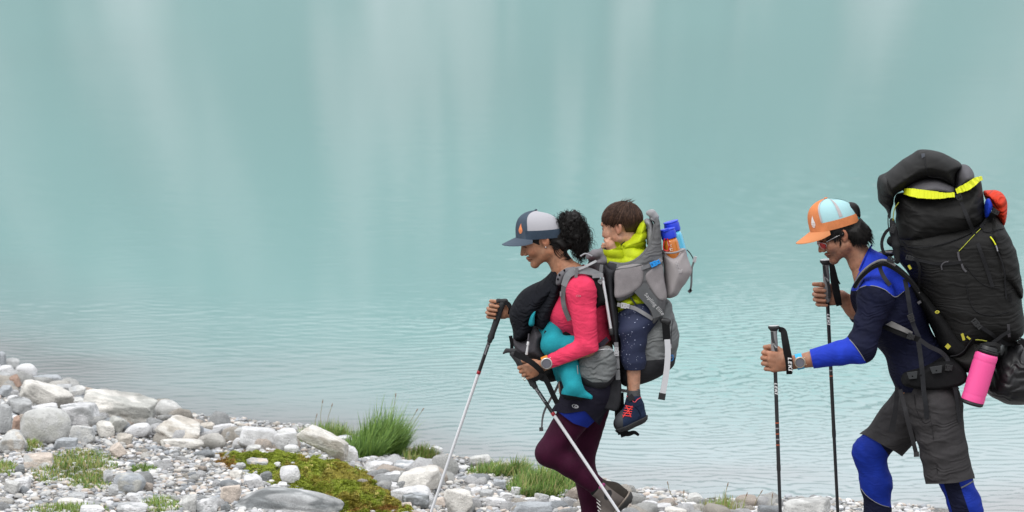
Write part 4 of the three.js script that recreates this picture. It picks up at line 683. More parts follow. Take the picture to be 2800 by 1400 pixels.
function strands(list, rad = 0.0011, sides = 3) {                   // thin tapering hairs along curves
  const gs = list.map((pts) => { const c = new THREE.CatmullRomCurve3(pts), n = Math.max(6, pts.length * 3), g = new THREE.TubeGeometry(c, n, rad, sides), p = g.attributes.position; for (let i = 0; i <= n; i++) { const t = i / n, k = t > 0.6 ? 1 - (t - 0.6) / 0.4 * 0.8 : 1, q = c.getPoint(t); for (let j = 0; j <= sides; j++) { const m = i * (sides + 1) + j; p.setXYZ(m, lerp(q.x, p.getX(m), k), lerp(q.y, p.getY(m), k), lerp(q.z, p.getZ(m), k)); } } return g; });
  return mergeGeometries(gs);
}
// tufts of hair lying on a solid: rooted at points, running along a flow, kept at a height over it
function pelt(fr, surf, n, seed, root, flow, len, lift, jitter = 0.25) {
  const r = rng(seed), out = [];
  for (let i = 0; i < n; i++) {
    let q = root(r), p = fr.at(...q); const pts = [], L = len(q, r), st = L / 5; const g = V();
    const grad = (v) => { const e = 0.002, f = surf.f; return g.set(f(v.x + e, v.y, v.z) - f(v.x - e, v.y, v.z), f(v.x, v.y + e, v.z) - f(v.x, v.y - e, v.z), f(v.x, v.y, v.z + e) - f(v.x, v.y, v.z - e)).normalize(); };
    const j = V(r() - 0.5, r() - 0.5, r() - 0.5).multiplyScalar(jitter), h = lift * (0.3 + r());
    for (let k = 0; k < 6; k++) { const d = surf.f(p.x, p.y, p.z), nn = grad(p).clone(); p = p.clone().addScaledVector(nn, h * (k === 0 ? -0.3 : 1) - d); pts.push(p.clone()); const lq = fr.toLocal(p.x, p.y, p.z), fl = V(...flow(lq)).transformDirection(fr.m).add(j); fl.addScaledVector(nn, -fl.dot(nn)).normalize(); p = p.clone().addScaledVector(fl, st); }
    out.push(pts);
  }
  return out;
}
function featuresOf(fr, parent, o = {}) {                           // eyes, lashes, brows
  const brow = o.brow || hairDark, eyeW = solid(0.7, 0.66, 0.62, 0.25), iris = solid(0.03, 0.017, 0.01, 0.15);
  for (const s of [1, -1]) {
    if (!o.down) { const e = fr.at(-0.0765, -0.0015, 0.031 * s), g = new THREE.SphereGeometry(0.0098 * fr.s, 16, 12); g.scale(1, o.eye ?? 0.5, 1.15); g.applyMatrix4(new THREE.Matrix4().extractRotation(fr.m)); g.translate(e.x, e.y, e.z); part('eye', g, eyeW, parent);
    const i = fr.at(-0.0828, -0.003, 0.030 * s), gi = new THREE.SphereGeometry(0.0046 * fr.s, 12, 10); gi.translate(i.x, i.y, i.z); part('iris', gi, iris, parent); }
    part('eyelash', tube([[-0.0845, 0.0005, 0.019], [-0.0885, 0.003, 0.029], [-0.084, 0.0015, 0.040], [-0.077, -0.003, 0.047]].map(([x, y, z]) => fr.at(x, y, z * s)), 0.0013 * fr.s, 10, 5), brow, parent);
    part('eyebrow', tube([[-0.092, 0.016, 0.010], [-0.0915, 0.0215, 0.024], [-0.084, 0.022, 0.039], [-0.073, 0.016, 0.05]].map(([x, y, z]) => fr.at(x, y, z * s)), (o.browR ?? 0.0024) * fr.s, 12, 5), brow, parent);
  }
  part('mouth', U(0, cone(V(0, 0, 0), V(0, 0, 0), 0.001)) && tube([[-0.081, -0.0625, 0.02], [-0.0905, -0.0625, 0.01], [-0.0925, -0.0625, 0], [-0.0905, -0.0625, -0.01], [-0.081, -0.0625, -0.02]].map((q) => fr.at(...q)), 0.0011 * fr.s, 12, 5), solid(0.17, 0.05, 0.045, 0.5), parent);
}
const woman = thing('person', 'woman in a bright red long-sleeved top and cap, leaning forward, carrying two children', 'person', W(1610, FEET_PX, 0));
const wHead = headFrame(W(1480, 655, 0), 22 * DEG, 0.06, 0.99), wCap = headFrame(at([1474, 646.5], 0), 2 * DEG, 0.06, 1);
const wNeckTop = wHead.at(0.03, -0.05, 0), wNeck = at(z1(438, 425), 0), wTop = at(z1(480, 485), 0), wChest = at(z1(525, 665), 0), wWaist = at(z1(568, 885), 0), wHips = at(z1(580, 1105), 0);
const wShoN = at(z1(535, 548), 0.155), wElbN = at(z4(1005, 640), 0.215), wWriN = at(z4(560, 828), 0.20), wShoF = at(z1(510, 545), -0.155), wElbF = at(z1(330, 800), -0.26), wWriF = at(z4(215, 285), -0.2);
const wHipN = W(1612, 1075, 0.088), wKneeN = W(1502, 1238, 0.105), wAnkN = W(1660, 1352, 0.1), wHipF = W(1626, 1075, -0.088), wKneeF = W(1588, 1262, -0.08), wAnkF = W(1624, 1478, -0.08);
const poleWN = { a: W(1399, 962, 0.162), b: W(1779, 1530, 0.20) }, poleWF = { a: W(1375, 826, -0.165), b: W(1136, 1525, -0.30) };
{
  const torso = U(0.06, limb(0.05, [wTop, wChest, wWaist, wHips], [0.075, 0.108, 0.096, 0.125]), ellipsoid(V(wChest.x, wChest.y + 0.02, 0), V(0.118, 0.14, 0.15)), ellipsoid(V(wChest.x - 0.07, wChest.y - 0.01, 0.065), V(0.06, 0.062, 0.06)), ellipsoid(V(wChest.x - 0.07, wChest.y - 0.01, -0.065), V(0.06, 0.062, 0.06)), ellipsoid(V(wWaist.x, wWaist.y, 0), V(0.1, 0.11, 0.125)), ellipsoid(V(wHips.x, wHips.y, 0), V(0.125, 0.12, 0.16)));
  const shoulders = U(0.05, cone(wTop, wShoN, 0.055, 0.058), cone(wTop, wShoF, 0.055, 0.058));
  const armN = limb(0.015, [wShoN, wElbN, wWriN], [0.056, 0.041, 0.0245]), armF = limb(0.015, [wShoF, wElbF, wWriF], [0.056, 0.041, 0.0245]);
  const legN = U(0.03, limb(0.02, [wHipN, wKneeN], [0.086, 0.058]), limb(0.02, [wKneeN, wKneeN.clone().lerp(wAnkN, 0.35).add(V(0.006, 0.012, 0)), wAnkN], [0.055, 0.052, 0.036])), legF = U(0.03, limb(0.02, [wHipF, wKneeF], [0.086, 0.055]), limb(0.02, [wKneeF, wKneeF.clone().lerp(wAnkF, 0.32).add(V(0.022, 0, 0)), wAnkF], [0.052, 0.054, 0.037]));
  const neck = limb(0.02, [wNeckTop, wNeck, wTop], [0.050, 0.053, 0.07]);
  const head = inFrame(wHead, headSolid({ nose: 1.25 }));
  const fwdN = wHead && poleWN.a.clone().lerp(poleWN.b, 0.2), upN = poleWN.a.clone().sub(poleWN.b).normalize(), upF = poleWF.a.clone().sub(poleWF.b).normalize();
  const handN = handSolid(wWriN, at(z4(372, 900), 0.20).sub(wWriN).normalize(), upN, V(0, 0.05, 1).normalize(), 0.97), handF = handSolid(wWriF, V(-1, 0.12, 0.02).normalize(), upF, V(0, 0, -1), 0.97, { thumb: [[0.026, 0.026, -0.01], [0.055, 0.045, -0.02], [0.085, 0.050, -0.026], [0.112, 0.050, -0.026]] });
  const bare = U(0.03, torso, shoulders, armN, armF, legN, legF, limb(0.02, [wNeck, wTop], [0.053, 0.07]));
  var wBare = bare;
  // one skin: body, head with neck, and hands, each on a grid of its own size
  const up = U(0.022, head, neck);
  const body = part('body', mergeGeometries([tint(meshOf(bare, 0.011)), tint(meshOf(up, 0.0034), complexion(wHead)), tint(meshOf(U(0.012, handN, cone(wWriN, wWriN.clone().lerp(wElbN, 0.3), 0.024, 0.03)), 0.0027)), tint(meshOf(U(0.012, handF, cone(wWriF, wWriF.clone().lerp(wElbF, 0.3), 0.024, 0.03)), 0.0027))]), skinW, woman);
  featuresOf(wHead, woman, { down: true });
  { const e = new THREE.SphereGeometry(0.0032, 10, 8), q = wHead.at(0.004, -0.031, 0.0775); e.translate(q.x, q.y, q.z); part('ear_stud', e, solid(0.8, 0.8, 0.82, 0.1, { metalness: 1 }), woman); }
  // top
  const topS = U(0.035, grow(torso, 0.006), grow(shoulders, 0.008), grow(armN, 0.0085), grow(armF, 0.0085), grow(limb(0.02, [wNeck.clone().lerp(wTop, 0.55), wTop], [0.05, 0.07]), 0.008)); var wTopSolid = topS;
  const rib = sumOf(folds(0.0042, 95, 0.5, 0.86, 0.1, 3), folds(0.0024, 210, 0.25, 0.95, 0.1, 9));
  let tg = crease(meshOf(topS, 0.0062), rib);
  tg = keep(tg, above([[1300, 1040], [1500, 1010], [1630, 962], [1680, 922], [1800, 900]]));
  const cuff = (wr, el, d) => { const n = el.clone().sub(wr).normalize(), c = wr.clone().addScaledVector(n, d); return (x, y, z) => { const dd = (x - c.x) * n.x + (y - c.y) * n.y + (z - c.z) * n.z, near = Math.hypot(x - wr.x, y - wr.y, z - wr.z) < 0.14; return near ? dd : 0.05; }; };
  tg = keep(tg, both(cuff(wWriN, wElbN, 0.03), cuff(wWriF, wElbF, 0.02)));
  const nd = wTop.clone().sub(wNeckTop).normalize(), nc = wNeck.clone().addScaledVector(nd, 0.026); tg = keep(tg, (x, y, z) => Math.hypot(x - wNeck.x, (y - wNeck.y), z) > 0.16 ? 1 : (x - nc.x) * nd.x + (y - nc.y) * nd.y + (z - nc.z) * nd.z + 0.0);
  part('long_sleeved_top', tg, cloth(C.pink, { folds: 0.0016, fu: 5, fv: 7 }), woman);
  // print on the sleeve
  const ap = land(...z1(518, 578), topS, 0.9, 0.004); if (ap) { const ring = new THREE.TorusGeometry(0.0078, 0.0011, 6, 28); ring.scale(1.15, 0.5, 0.6); ring.translate(ap.x, ap.y, ap.z); const tail = new THREE.TorusGeometry(0.0045, 0.0011, 6, 20); tail.scale(1.1, 0.6, 0.6); tail.translate(ap.x + 0.006, ap.y, ap.z); part('sleeve_logo', mergeGeometries([ring, tail]), solid(0.55, 0.22, 0.25, 0.6), woman); }
  // skirt, short layer under it, leggings
  const waistN = grow(U(0.05, ellipsoid(V(wHips.x, wHips.y + 0.02, 0), V(0.125, 0.12, 0.16)), ellipsoid(V(wWaist.x, wWaist.y - 0.02, 0), V(0.105, 0.11, 0.13)), cone(wHipN, wHipN.clone().lerp(wKneeN, 0.5), 0.088, 0.086), cone(wHipF, wHipF.clone().lerp(wKneeF, 0.5), 0.088, 0.086)), 0.002);
  const skirtS = U(0.03, grow(waistN, 0.011), cone(W(1640, 1085, 0.03), W(1638, 1135, 0.05), 0.06, 0.042)); var wSkirt = skirtS;
  let sk = crease(meshOf(skirtS, 0.0075), folds(0.004, 60, 0.9, 0.35, 0.2, 5)); sk = keep(sk, both(above([[1400, 1120], [1515, 1124], [1545, 1131], [1600, 1124], [1622, 1148], [1640, 1164], [1652, 1135], [1668, 1112], [1800, 1112]]), not(above([[1400, 985], [1600, 985], [1800, 985]]))));
  part('skirt', sk, cloth(C.skort, { folds: 0.002, fu: 4, fv: 5 }), woman);
  let sh = meshOf(grow(waistN, 0.006), 0.008); sh = keep(sh, both(above([[1400, 1110], [1525, 1126], [1568, 1158], [1606, 1170], [1628, 1150], [1640, 1120], [1800, 1110]]), not(above([[1400, 1060], [1800, 1060]]))));
  part('short_layer', sh, cloth([0.012, 0.03, 0.27]), woman);
  const lg = crease(meshOf(grow(U(0.03, legN, legF, ellipsoid(V(wHips.x, wHips.y, 0), V(0.12, 0.11, 0.15))), 0.003), 0.0075), sumOf(folds(0.0028, 70, 0.5, -0.8, 0, 2), folds(0.0012, 160, 0.3, -0.9, 0, 8)));
  part('leggings', keep(lg, not(above([[1300, 1040], [1800, 1040]]))), cloth(C.plum, { rough: 0.7 }), woman);
  // logo on the skirt
  { const q = land(1573, 1111, skirtS, 0.9, 0.005); if (q) { const r = new THREE.TorusGeometry(0.0125, 0.0016, 6, 30); r.scale(1.1, 0.62, 0.6); r.rotateZ(-0.25); r.translate(q.x, q.y, q.z); const s = new THREE.TorusGeometry(0.006, 0.0022, 6, 18); s.scale(1, 0.8, 0.5); s.translate(q.x + 0.004, q.y - 0.001, q.z); part('skirt_logo', mergeGeometries([r, s]), solid(0.6, 0.6, 0.62, 0.6), woman); } }
  // boots
  const boot = (ank, toeDir, soleDir, side) => {                    // toeDir: heel to toe, soleDir: ankle to sole
    const q = (f, d, l = 0) => ank.clone().addScaledVector(toeDir, f).addScaledVector(soleDir, d).add(V(0, 0, l)), b = new THREE.Group(); b.name = 'hiking_boot'; woman.add(b);
    const up = U(0.03, cone(q(0.0, -0.055), q(-0.005, 0.0), 0.047, 0.046), cone(q(-0.03, 0.045), q(-0.028, 0.01), 0.04, 0.043), cone(q(0.02, 0.02), q(0.10, 0.058), 0.045, 0.036), cone(q(0.09, 0.06), q(0.155, 0.068), 0.038, 0.03));
    const cutSole = (p, d0) => prim((x, y, z) => { const d = (x - ank.x) * soleDir.x + (y - ank.y) * soleDir.y + (z - ank.z) * soleDir.z; return Math.max(p.f(x, y, z), d - d0); }, p.lo, p.hi);
    const along = (x, y, z) => (x - ank.x) * toeDir.x + (y - ank.y) * toeDir.y + (z - ank.z) * toeDir.z, down = (x, y, z) => (x - ank.x) * soleDir.x + (y - ank.y) * soleDir.y + (z - ank.z) * soleDir.z;
    const g = crease(meshOf(cutSole(up, 0.076), 0.005), folds(0.0015, 140, toeDir.x, toeDir.y, 0, 4));
    const heelZone = (x, y, z) => -(along(x, y, z) + 0.036) - 0.0, top = (x, y, z) => -(down(x, y, z) + 0.062);
    part('upper', keep(g, both(not(heelZone), not(top))), cloth([0.20, 0.17, 0.155]), b); part('heel_cup', keep(g, heelZone), cloth([0.05, 0.042, 0.035]), b); part('collar', keep(g, both(top, not(heelZone))), cloth(C.black), b);
    const so = prim((x, y, z) => { const d = down(x, y, z), a = along(x, y, z); return Math.max(up.f(x - soleDir.x * 0.012, y - soleDir.y * 0.012, z) - 0.006, 0.068 - d, d - (0.102 - 0.012 * smooth(0.09, 0.17, a) - (Math.sin(a * 210) > 0.3 ? 0.006 : 0))); }, up.lo.map((v) => v - 0.06), up.hi.map((v) => v + 0.06));
    part('sole', meshOf(so, 0.005), solid(0.045, 0.042, 0.04, 0.8), b); part('midsole', meshOf(prim((x, y, z) => { const d = down(x, y, z); return Math.max(up.f(x, y, z) - 0.007, 0.062 - d, d - 0.074); }, up.lo.map((v) => v - 0.02), up.hi.map((v) => v + 0.02)), 0.004), solid(0.30, 0.25, 0.21, 0.8), b);
    const badge = new THREE.CylinderGeometry(0.021, 0.021, 0.004, 28); badge.rotateX(Math.PI / 2); badge.scale(0.72, 1.15, 1); badge.rotateZ(-0.5); const bp = land(...toPx(q(0.0, -0.005)), up, 0.9, 0.001); if (side && bp) { badge.translate(bp.x, bp.y, bp.z); part('ankle_badge', badge, solid(0.02, 0.018, 0.02, 0.7), b); const star = plate(Array.from({ length: 10 }, (_, i) => { const r = i % 2 ? 0.003 : 0.0072, a = i * 0.628; return [Math.cos(a) * r, Math.sin(a) * r]; }), 0.001, bp.clone().add(V(0, 0, 0.0022)), 0.3, [], 0); part('ankle_emblem', star, solid(0.65, 0.16, 0.03, 0.6), b); const tab = new THREE.SphereGeometry(0.017, 14, 10); tab.scale(1.3, 0.6, 0.5); tab.rotateZ(0.7); const tp = land(...toPx(q(-0.012, -0.052)), up, 0.9, -0.003); if (tp) { tab.translate(tp.x, tp.y, tp.z); part('collar_lining', tab, cloth([0.45, 0.09, 0.25]), b); } }
    const lace = solid(0.62, 0.6, 0.58, 0.8); for (let i = 0; i < 6; i++) { const f = 0.045 + i * 0.013, c = q(f, -0.03 + i * 0.012); part('lace', tube([c.clone().add(V(0, 0, 0.03)).addScaledVector(soleDir, 0.014), c.clone().addScaledVector(soleDir, -0.008 + i * 0.0012).add(V(0, 0, 0.004)), c.clone().add(V(0, 0, -0.03)).addScaledVector(soleDir, 0.014)], 0.0022, 12, 6), lace, b); }
    return b;
  };
  const shank = wAnkN.clone().sub(wKneeN).normalize(); boot(wAnkN.clone().add(V(0.008, -0.004, 0)), V(-0.60, -0.80, 0).normalize(), V(0.80, -0.60, 0).normalize(), true);
  boot(wAnkF, V(-1, 0, 0), V(0, -1, 0), false);
  // hair: cropped under the cap, drawn to a curly tail
  const hs = grow(inFrame(wHead, U(0.02, ellipsoid(V(0.005, 0.03, 0), V(0.094, 0.08, 0.0745)), ellipsoid(V(0.056, -0.02, 0), V(0.045, 0.045, 0.058)))), 0.0045);
  let hg = crease(meshOf(hs, 0.005), folds(0.002, 260, 0.2, 0.9, 0.3, 3));
  const hl = (x, y, z) => { const [a, b, c] = wHead.toLocal(x, y, z); const earGap = Math.hypot((a - 0.013) / 1.1, b + 0.004) - 0.027; return Math.min(a + 0.046 + 0.75 * b, b + 0.062 + (a < 0.03 ? (a - 0.03) * 1.0 : 0) , Math.abs(c) > 0.04 ? earGap : 1); };
  hg = keep(hg, both(hl, not(above([[1300, 636], [1536, 632], [1542, 600], [1800, 590]])))); const hair = part('hair', hg, hairDark, woman);
  const z7 = (x, y) => [1340 + x / 5.227, 560 + y / 5.227]; part('hair_nape', crease(meshOf(pillow(many(z7, [[850, 470], [950, 440], [1040, 450], [1110, 540], [1120, 600], [1095, 670], [1040, 690], [985, 655], [925, 605], [880, 555]]), 0, 0.066, 0.045), 0.005), folds(0.003, 200, 0.5, 0.8, 0.2, 7)), hairDark, woman);
  const r = rng(77), curls = [], root = wHead.at(0.105, 0.03, 0), core = [];
  const tail = [z2(835, 250), z2(900, 190), z2(1000, 200), z2(1040, 330), z2(1030, 460), z2(1060, 560)].map((q) => at(q, 0));
  const blob = U(0.03, cone(at(z2(850, 260), 0), at(z2(960, 200), 0), 0.045, 0.052), cone(at(z2(960, 200), 0), at(z2(1010, 330), 0), 0.05, 0.05), cone(at(z2(1010, 330), 0), at(z2(960, 440), 0), 0.046, 0.036), cone(at(z2(850, 360), 0), at(z2(900, 480), 0), 0.045, 0.025));
  part('hair_mass', crease(meshOf(grow(blob, -0.010), 0.0045), (x, y, z) => 0.008 * noise(x * 60, y * 60, z * 60) + 0.006 * noise(x * 170, y * 170, z * 170)), hairDark, woman);
  for (let i = 0; i < 2500; i++) {                                   // each curl a small corkscrew
    const t = r(), c = new THREE.CatmullRomCurve3(tail), base = c.getPoint(Math.min(1, t * 0.85)), a = r() * 6.28, b = Math.acos(2 * r() - 1), rad = 0.058 * (1 - 0.35 * t) * Math.pow(r(), 0.45), p0 = base.clone().add(V(Math.cos(a) * Math.sin(b) * rad, Math.cos(b) * rad * 1.1, Math.sin(a) * Math.sin(b) * rad * 0.9));
    const dir = V(0.25 + 0.7 * (r() - 0.3), -0.9 + 0.9 * (r() - 0.3), (r() - 0.5)).normalize(), L = 0.025 + 0.045 * r(), R = 0.004 + 0.006 * r(), n = 12, turns = 1 + 1.6 * r(), u = V(-dir.y, dir.x, 0).normalize(), v = dir.clone().cross(u), pts = []; const ph = r() * 6.28;
    for (let k = 0; k < n; k++) { const s = k / (n - 1); pts.push(p0.clone().addScaledVector(dir, L * s).addScaledVector(u, R * Math.cos(ph + turns * 6.28 * s)).addScaledVector(v, R * Math.sin(ph + turns * 6.28 * s)).add(V(0, -0.02 * s * s, 0))); }
    curls.push(pts);
  }
  for (let i = 0; i < 26; i++) { const t0 = [z2(880 + r() * 40, 520), z2(860 + r() * 60, 590), z2(900 + r() * 60, 620 + r() * 20), z2(830 + r() * 90, 650)]; curls.push(t0.map((q, k) => at(q, 0.035 + 0.02 * r()))); }
  for (let i = 0; i < 16; i++) { const t0 = [z2(1000 + r() * 60, 470), z2(990 + r() * 60, 540), z2(1060 + r() * 50, 590), z2(1085 + r() * 40, 600)]; curls.push(t0.map((q) => at(q, 0.02 * (r() - 0.5)))); }
  for (let i = 0; i < 0; i++) { const y = 410 + r() * 60; curls.push([wHead.at(-0.03 + r() * 0.02, 0.025, 0.068), wHead.at(-0.028 + r() * 0.016, 0.0, 0.069), wHead.at(-0.018 + r() * 0.014, -0.02 - 0.02 * r(), 0.067)]); }
  for (let i = 0; i < 60; i++) { const a = r(), b = r(); curls.push([wHead.at(0.03 + 0.01 * a, 0.005 - 0.06 * b, 0.066), wHead.at(0.055, -0.01 - 0.055 * b, 0.062), wHead.at(0.085, 0.0 - 0.04 * b, 0.05), wHead.at(0.105, 0.01, 0.03)]); }
  for (let i = 0; i < 9; i++) { const a = r(); curls.push([wHead.at(0.035 + 0.02 * a, -0.05, 0.06), wHead.at(0.03 + 0.03 * a, -0.075, 0.058), wHead.at(0.045 + 0.03 * a, -0.095 - 0.015 * r(), 0.056), wHead.at(0.055 + 0.03 * a, -0.088, 0.056)]); }
  part('curls', strands(curls, 0.00095), hairDark, woman).userData.kind = 'stuff';
  // cap
  const cap = new THREE.Group(); cap.name = 'cap'; woman.add(cap);
  const K = capSet(wCap, { rx: 0.107, rz: 0.085, tall: 0.115, cx: 0.002, rim: 0, tip: -0.002, brim: 0.064, droop: 0.44, bend: 0.02 }), fb = (t) => 1.0 - 0.3 * smooth(0.2, 1, t);
  const slate = cloth([0.085, 0.115, 0.155]), slateD = cloth([0.055, 0.082, 0.12]);
  const netTex = texture(256, (u, v) => { const a = Math.pow(Math.abs(Math.sin(u * 32 * Math.PI)), 0.5) * 0.25 + 0.75, b = Math.abs(Math.sin(v * 32 * Math.PI)); const h = 0.74 + 0.26 * Math.min(1, b * a + 0.25); return [h, h, h]; }, true);
  var netMat = (c) => new THREE.MeshPhysicalMaterial({ color: new THREE.Color().setRGB(...c), map: rep(netTex, 12, 12), bumpMap: rep(netTex, 12, 12), bumpScale: 0.001, roughness: 0.9, side: THREE.DoubleSide });
  part('front_panel', K.build((t) => -fb(t), fb, 0.1, 0.999, 0.001), slate, cap);
  part('net_panel', K.build(fb, (t) => Math.PI * 2 - fb(t), 0.18, 0.999, 0), netMat([0.45, 0.44, 0.47]), cap);
  part('band', K.build(0.9, Math.PI * 2 - 0.9, -0.02, 0.2, 0.0016), slateD, cap); part('front_band', K.build(-0.93, 0.93, -0.02, 0.11, 0.0012), slate, cap);
  part('visor', K.visor(), cloth([0.11, 0.14, 0.185]), cap);
  { const b = new THREE.SphereGeometry(0.007, 12, 8); b.scale(1, 0.5, 1); b.applyMatrix4(new THREE.Matrix4().extractRotation(wHead.m)); const q = wCap.at(...K.pt(0, 0.999, 0.001)); b.translate(q.x, q.y + 0.001, q.z); part('button', b, slateD, cap); }
  const orange = solid(0.85, 0.27, 0.10, 0.7); part('drop_logo', K.drop(0.62, 0.2, 0.022, 0.38, 0.36, 1), orange, cap); for (const [a, b] of [[0.0, 0.09], [0.12, 0.21], [0.24, 0.335]]) part('drop_logo', K.drop(0.62, 0.2, 0.022, 0.38, a, b), orange, cap);
  part('ring', (() => { const g = new THREE.TorusGeometry(0.0098, 0.0013, 8, 24), c = at(z4(352, 968), 0.205); g.rotateY(1.2); g.rotateZ(0.5); g.translate(c.x, c.y, c.z); return g; })(), solid(0.8, 0.74, 0.6, 0.2, { metalness: 1 }), woman);
}
// her watch
function watch(label, c, axis, R, strapCol, rimCol, armR, strapLen = 1) {  // axis: along the forearm
  const t = thing('wristwatch', label, 'watch', c), up = V(0, 0, 1).cross(axis).normalize(), n = V(0, 0, 1), M = new THREE.Matrix4().makeBasis(axis.clone().normalize(), up, n), put = (g) => { g.applyMatrix4(M); g.translate(c.x, c.y, c.z); return g; };
  const disc = (r, h, z, seg = 36) => { const g = new THREE.CylinderGeometry(r, r, h, seg); g.rotateX(Math.PI / 2); g.translate(0, 0, z); return put(g); };
  part('case', (() => { const g = new THREE.LatheGeometry([[0, 0], [R * 0.9, 0], [R, 0.003], [R, 0.008], [R * 0.93, 0.011], [R * 0.80, 0.0115], [R * 0.78, 0.010], [0, 0.010]].map(([a, b]) => new THREE.Vector2(a, b)), 40); g.rotateX(Math.PI / 2); return put(g); })(), rimCol, t);
  part('dial', disc(R * 0.79, 0.0012, 0.0104), solid(0.13, 0.13, 0.155, 0.18, { clearcoat: 1 }), t);
  part('inner_ring', (() => { const g = new THREE.TorusGeometry(R * 0.76, 0.0009, 6, 40); g.translate(0, 0, 0.0113); return put(g); })(), solid(0.03, 0.03, 0.035, 0.3), t);
  for (const s of [1, -1]) { const b = new THREE.CylinderGeometry(0.0022, 0.0022, 0.005, 12); b.rotateZ(Math.PI / 2); b.translate(R + 0.002, s * R * 0.35, 0.005); b.rotateZ(s * 0.25); part('button', put(b), rimCol, t); }
  const band = (g0, g1) => { const pts = []; for (let i = 0; i <= 12; i++) { const a = lerp(g0, g1, i / 12); pts.push(c.clone().addScaledVector(up, Math.cos(a) * (armR + 0.003)).addScaledVector(n, -armR + 0.004 + Math.sin(a) * (armR + 0.003))); } return ribbon(pts, R * 1.15, 0.003, (t) => { const a = lerp(g0, g1, t); return up.clone().multiplyScalar(Math.cos(a)).addScaledVector(n, Math.sin(a)); }, 2); };
  part('strap', band(1.2, -1.57 * strapLen), strapCol, t); part('strap', band(Math.PI - 1.2, Math.PI + 1.57 * strapLen), strapCol, t); return t;
}
watch('silver round sports watch on an orange band on the wrist of the woman in red', at(z4(585, 808), 0.2315), wElbN.clone().sub(wWriN).setZ(0).normalize(), 0.0265, solid(0.62, 0.22, 0.015, 0.6), solid(0.62, 0.6, 0.57, 0.3, { metalness: 0.8 }), 0.027);
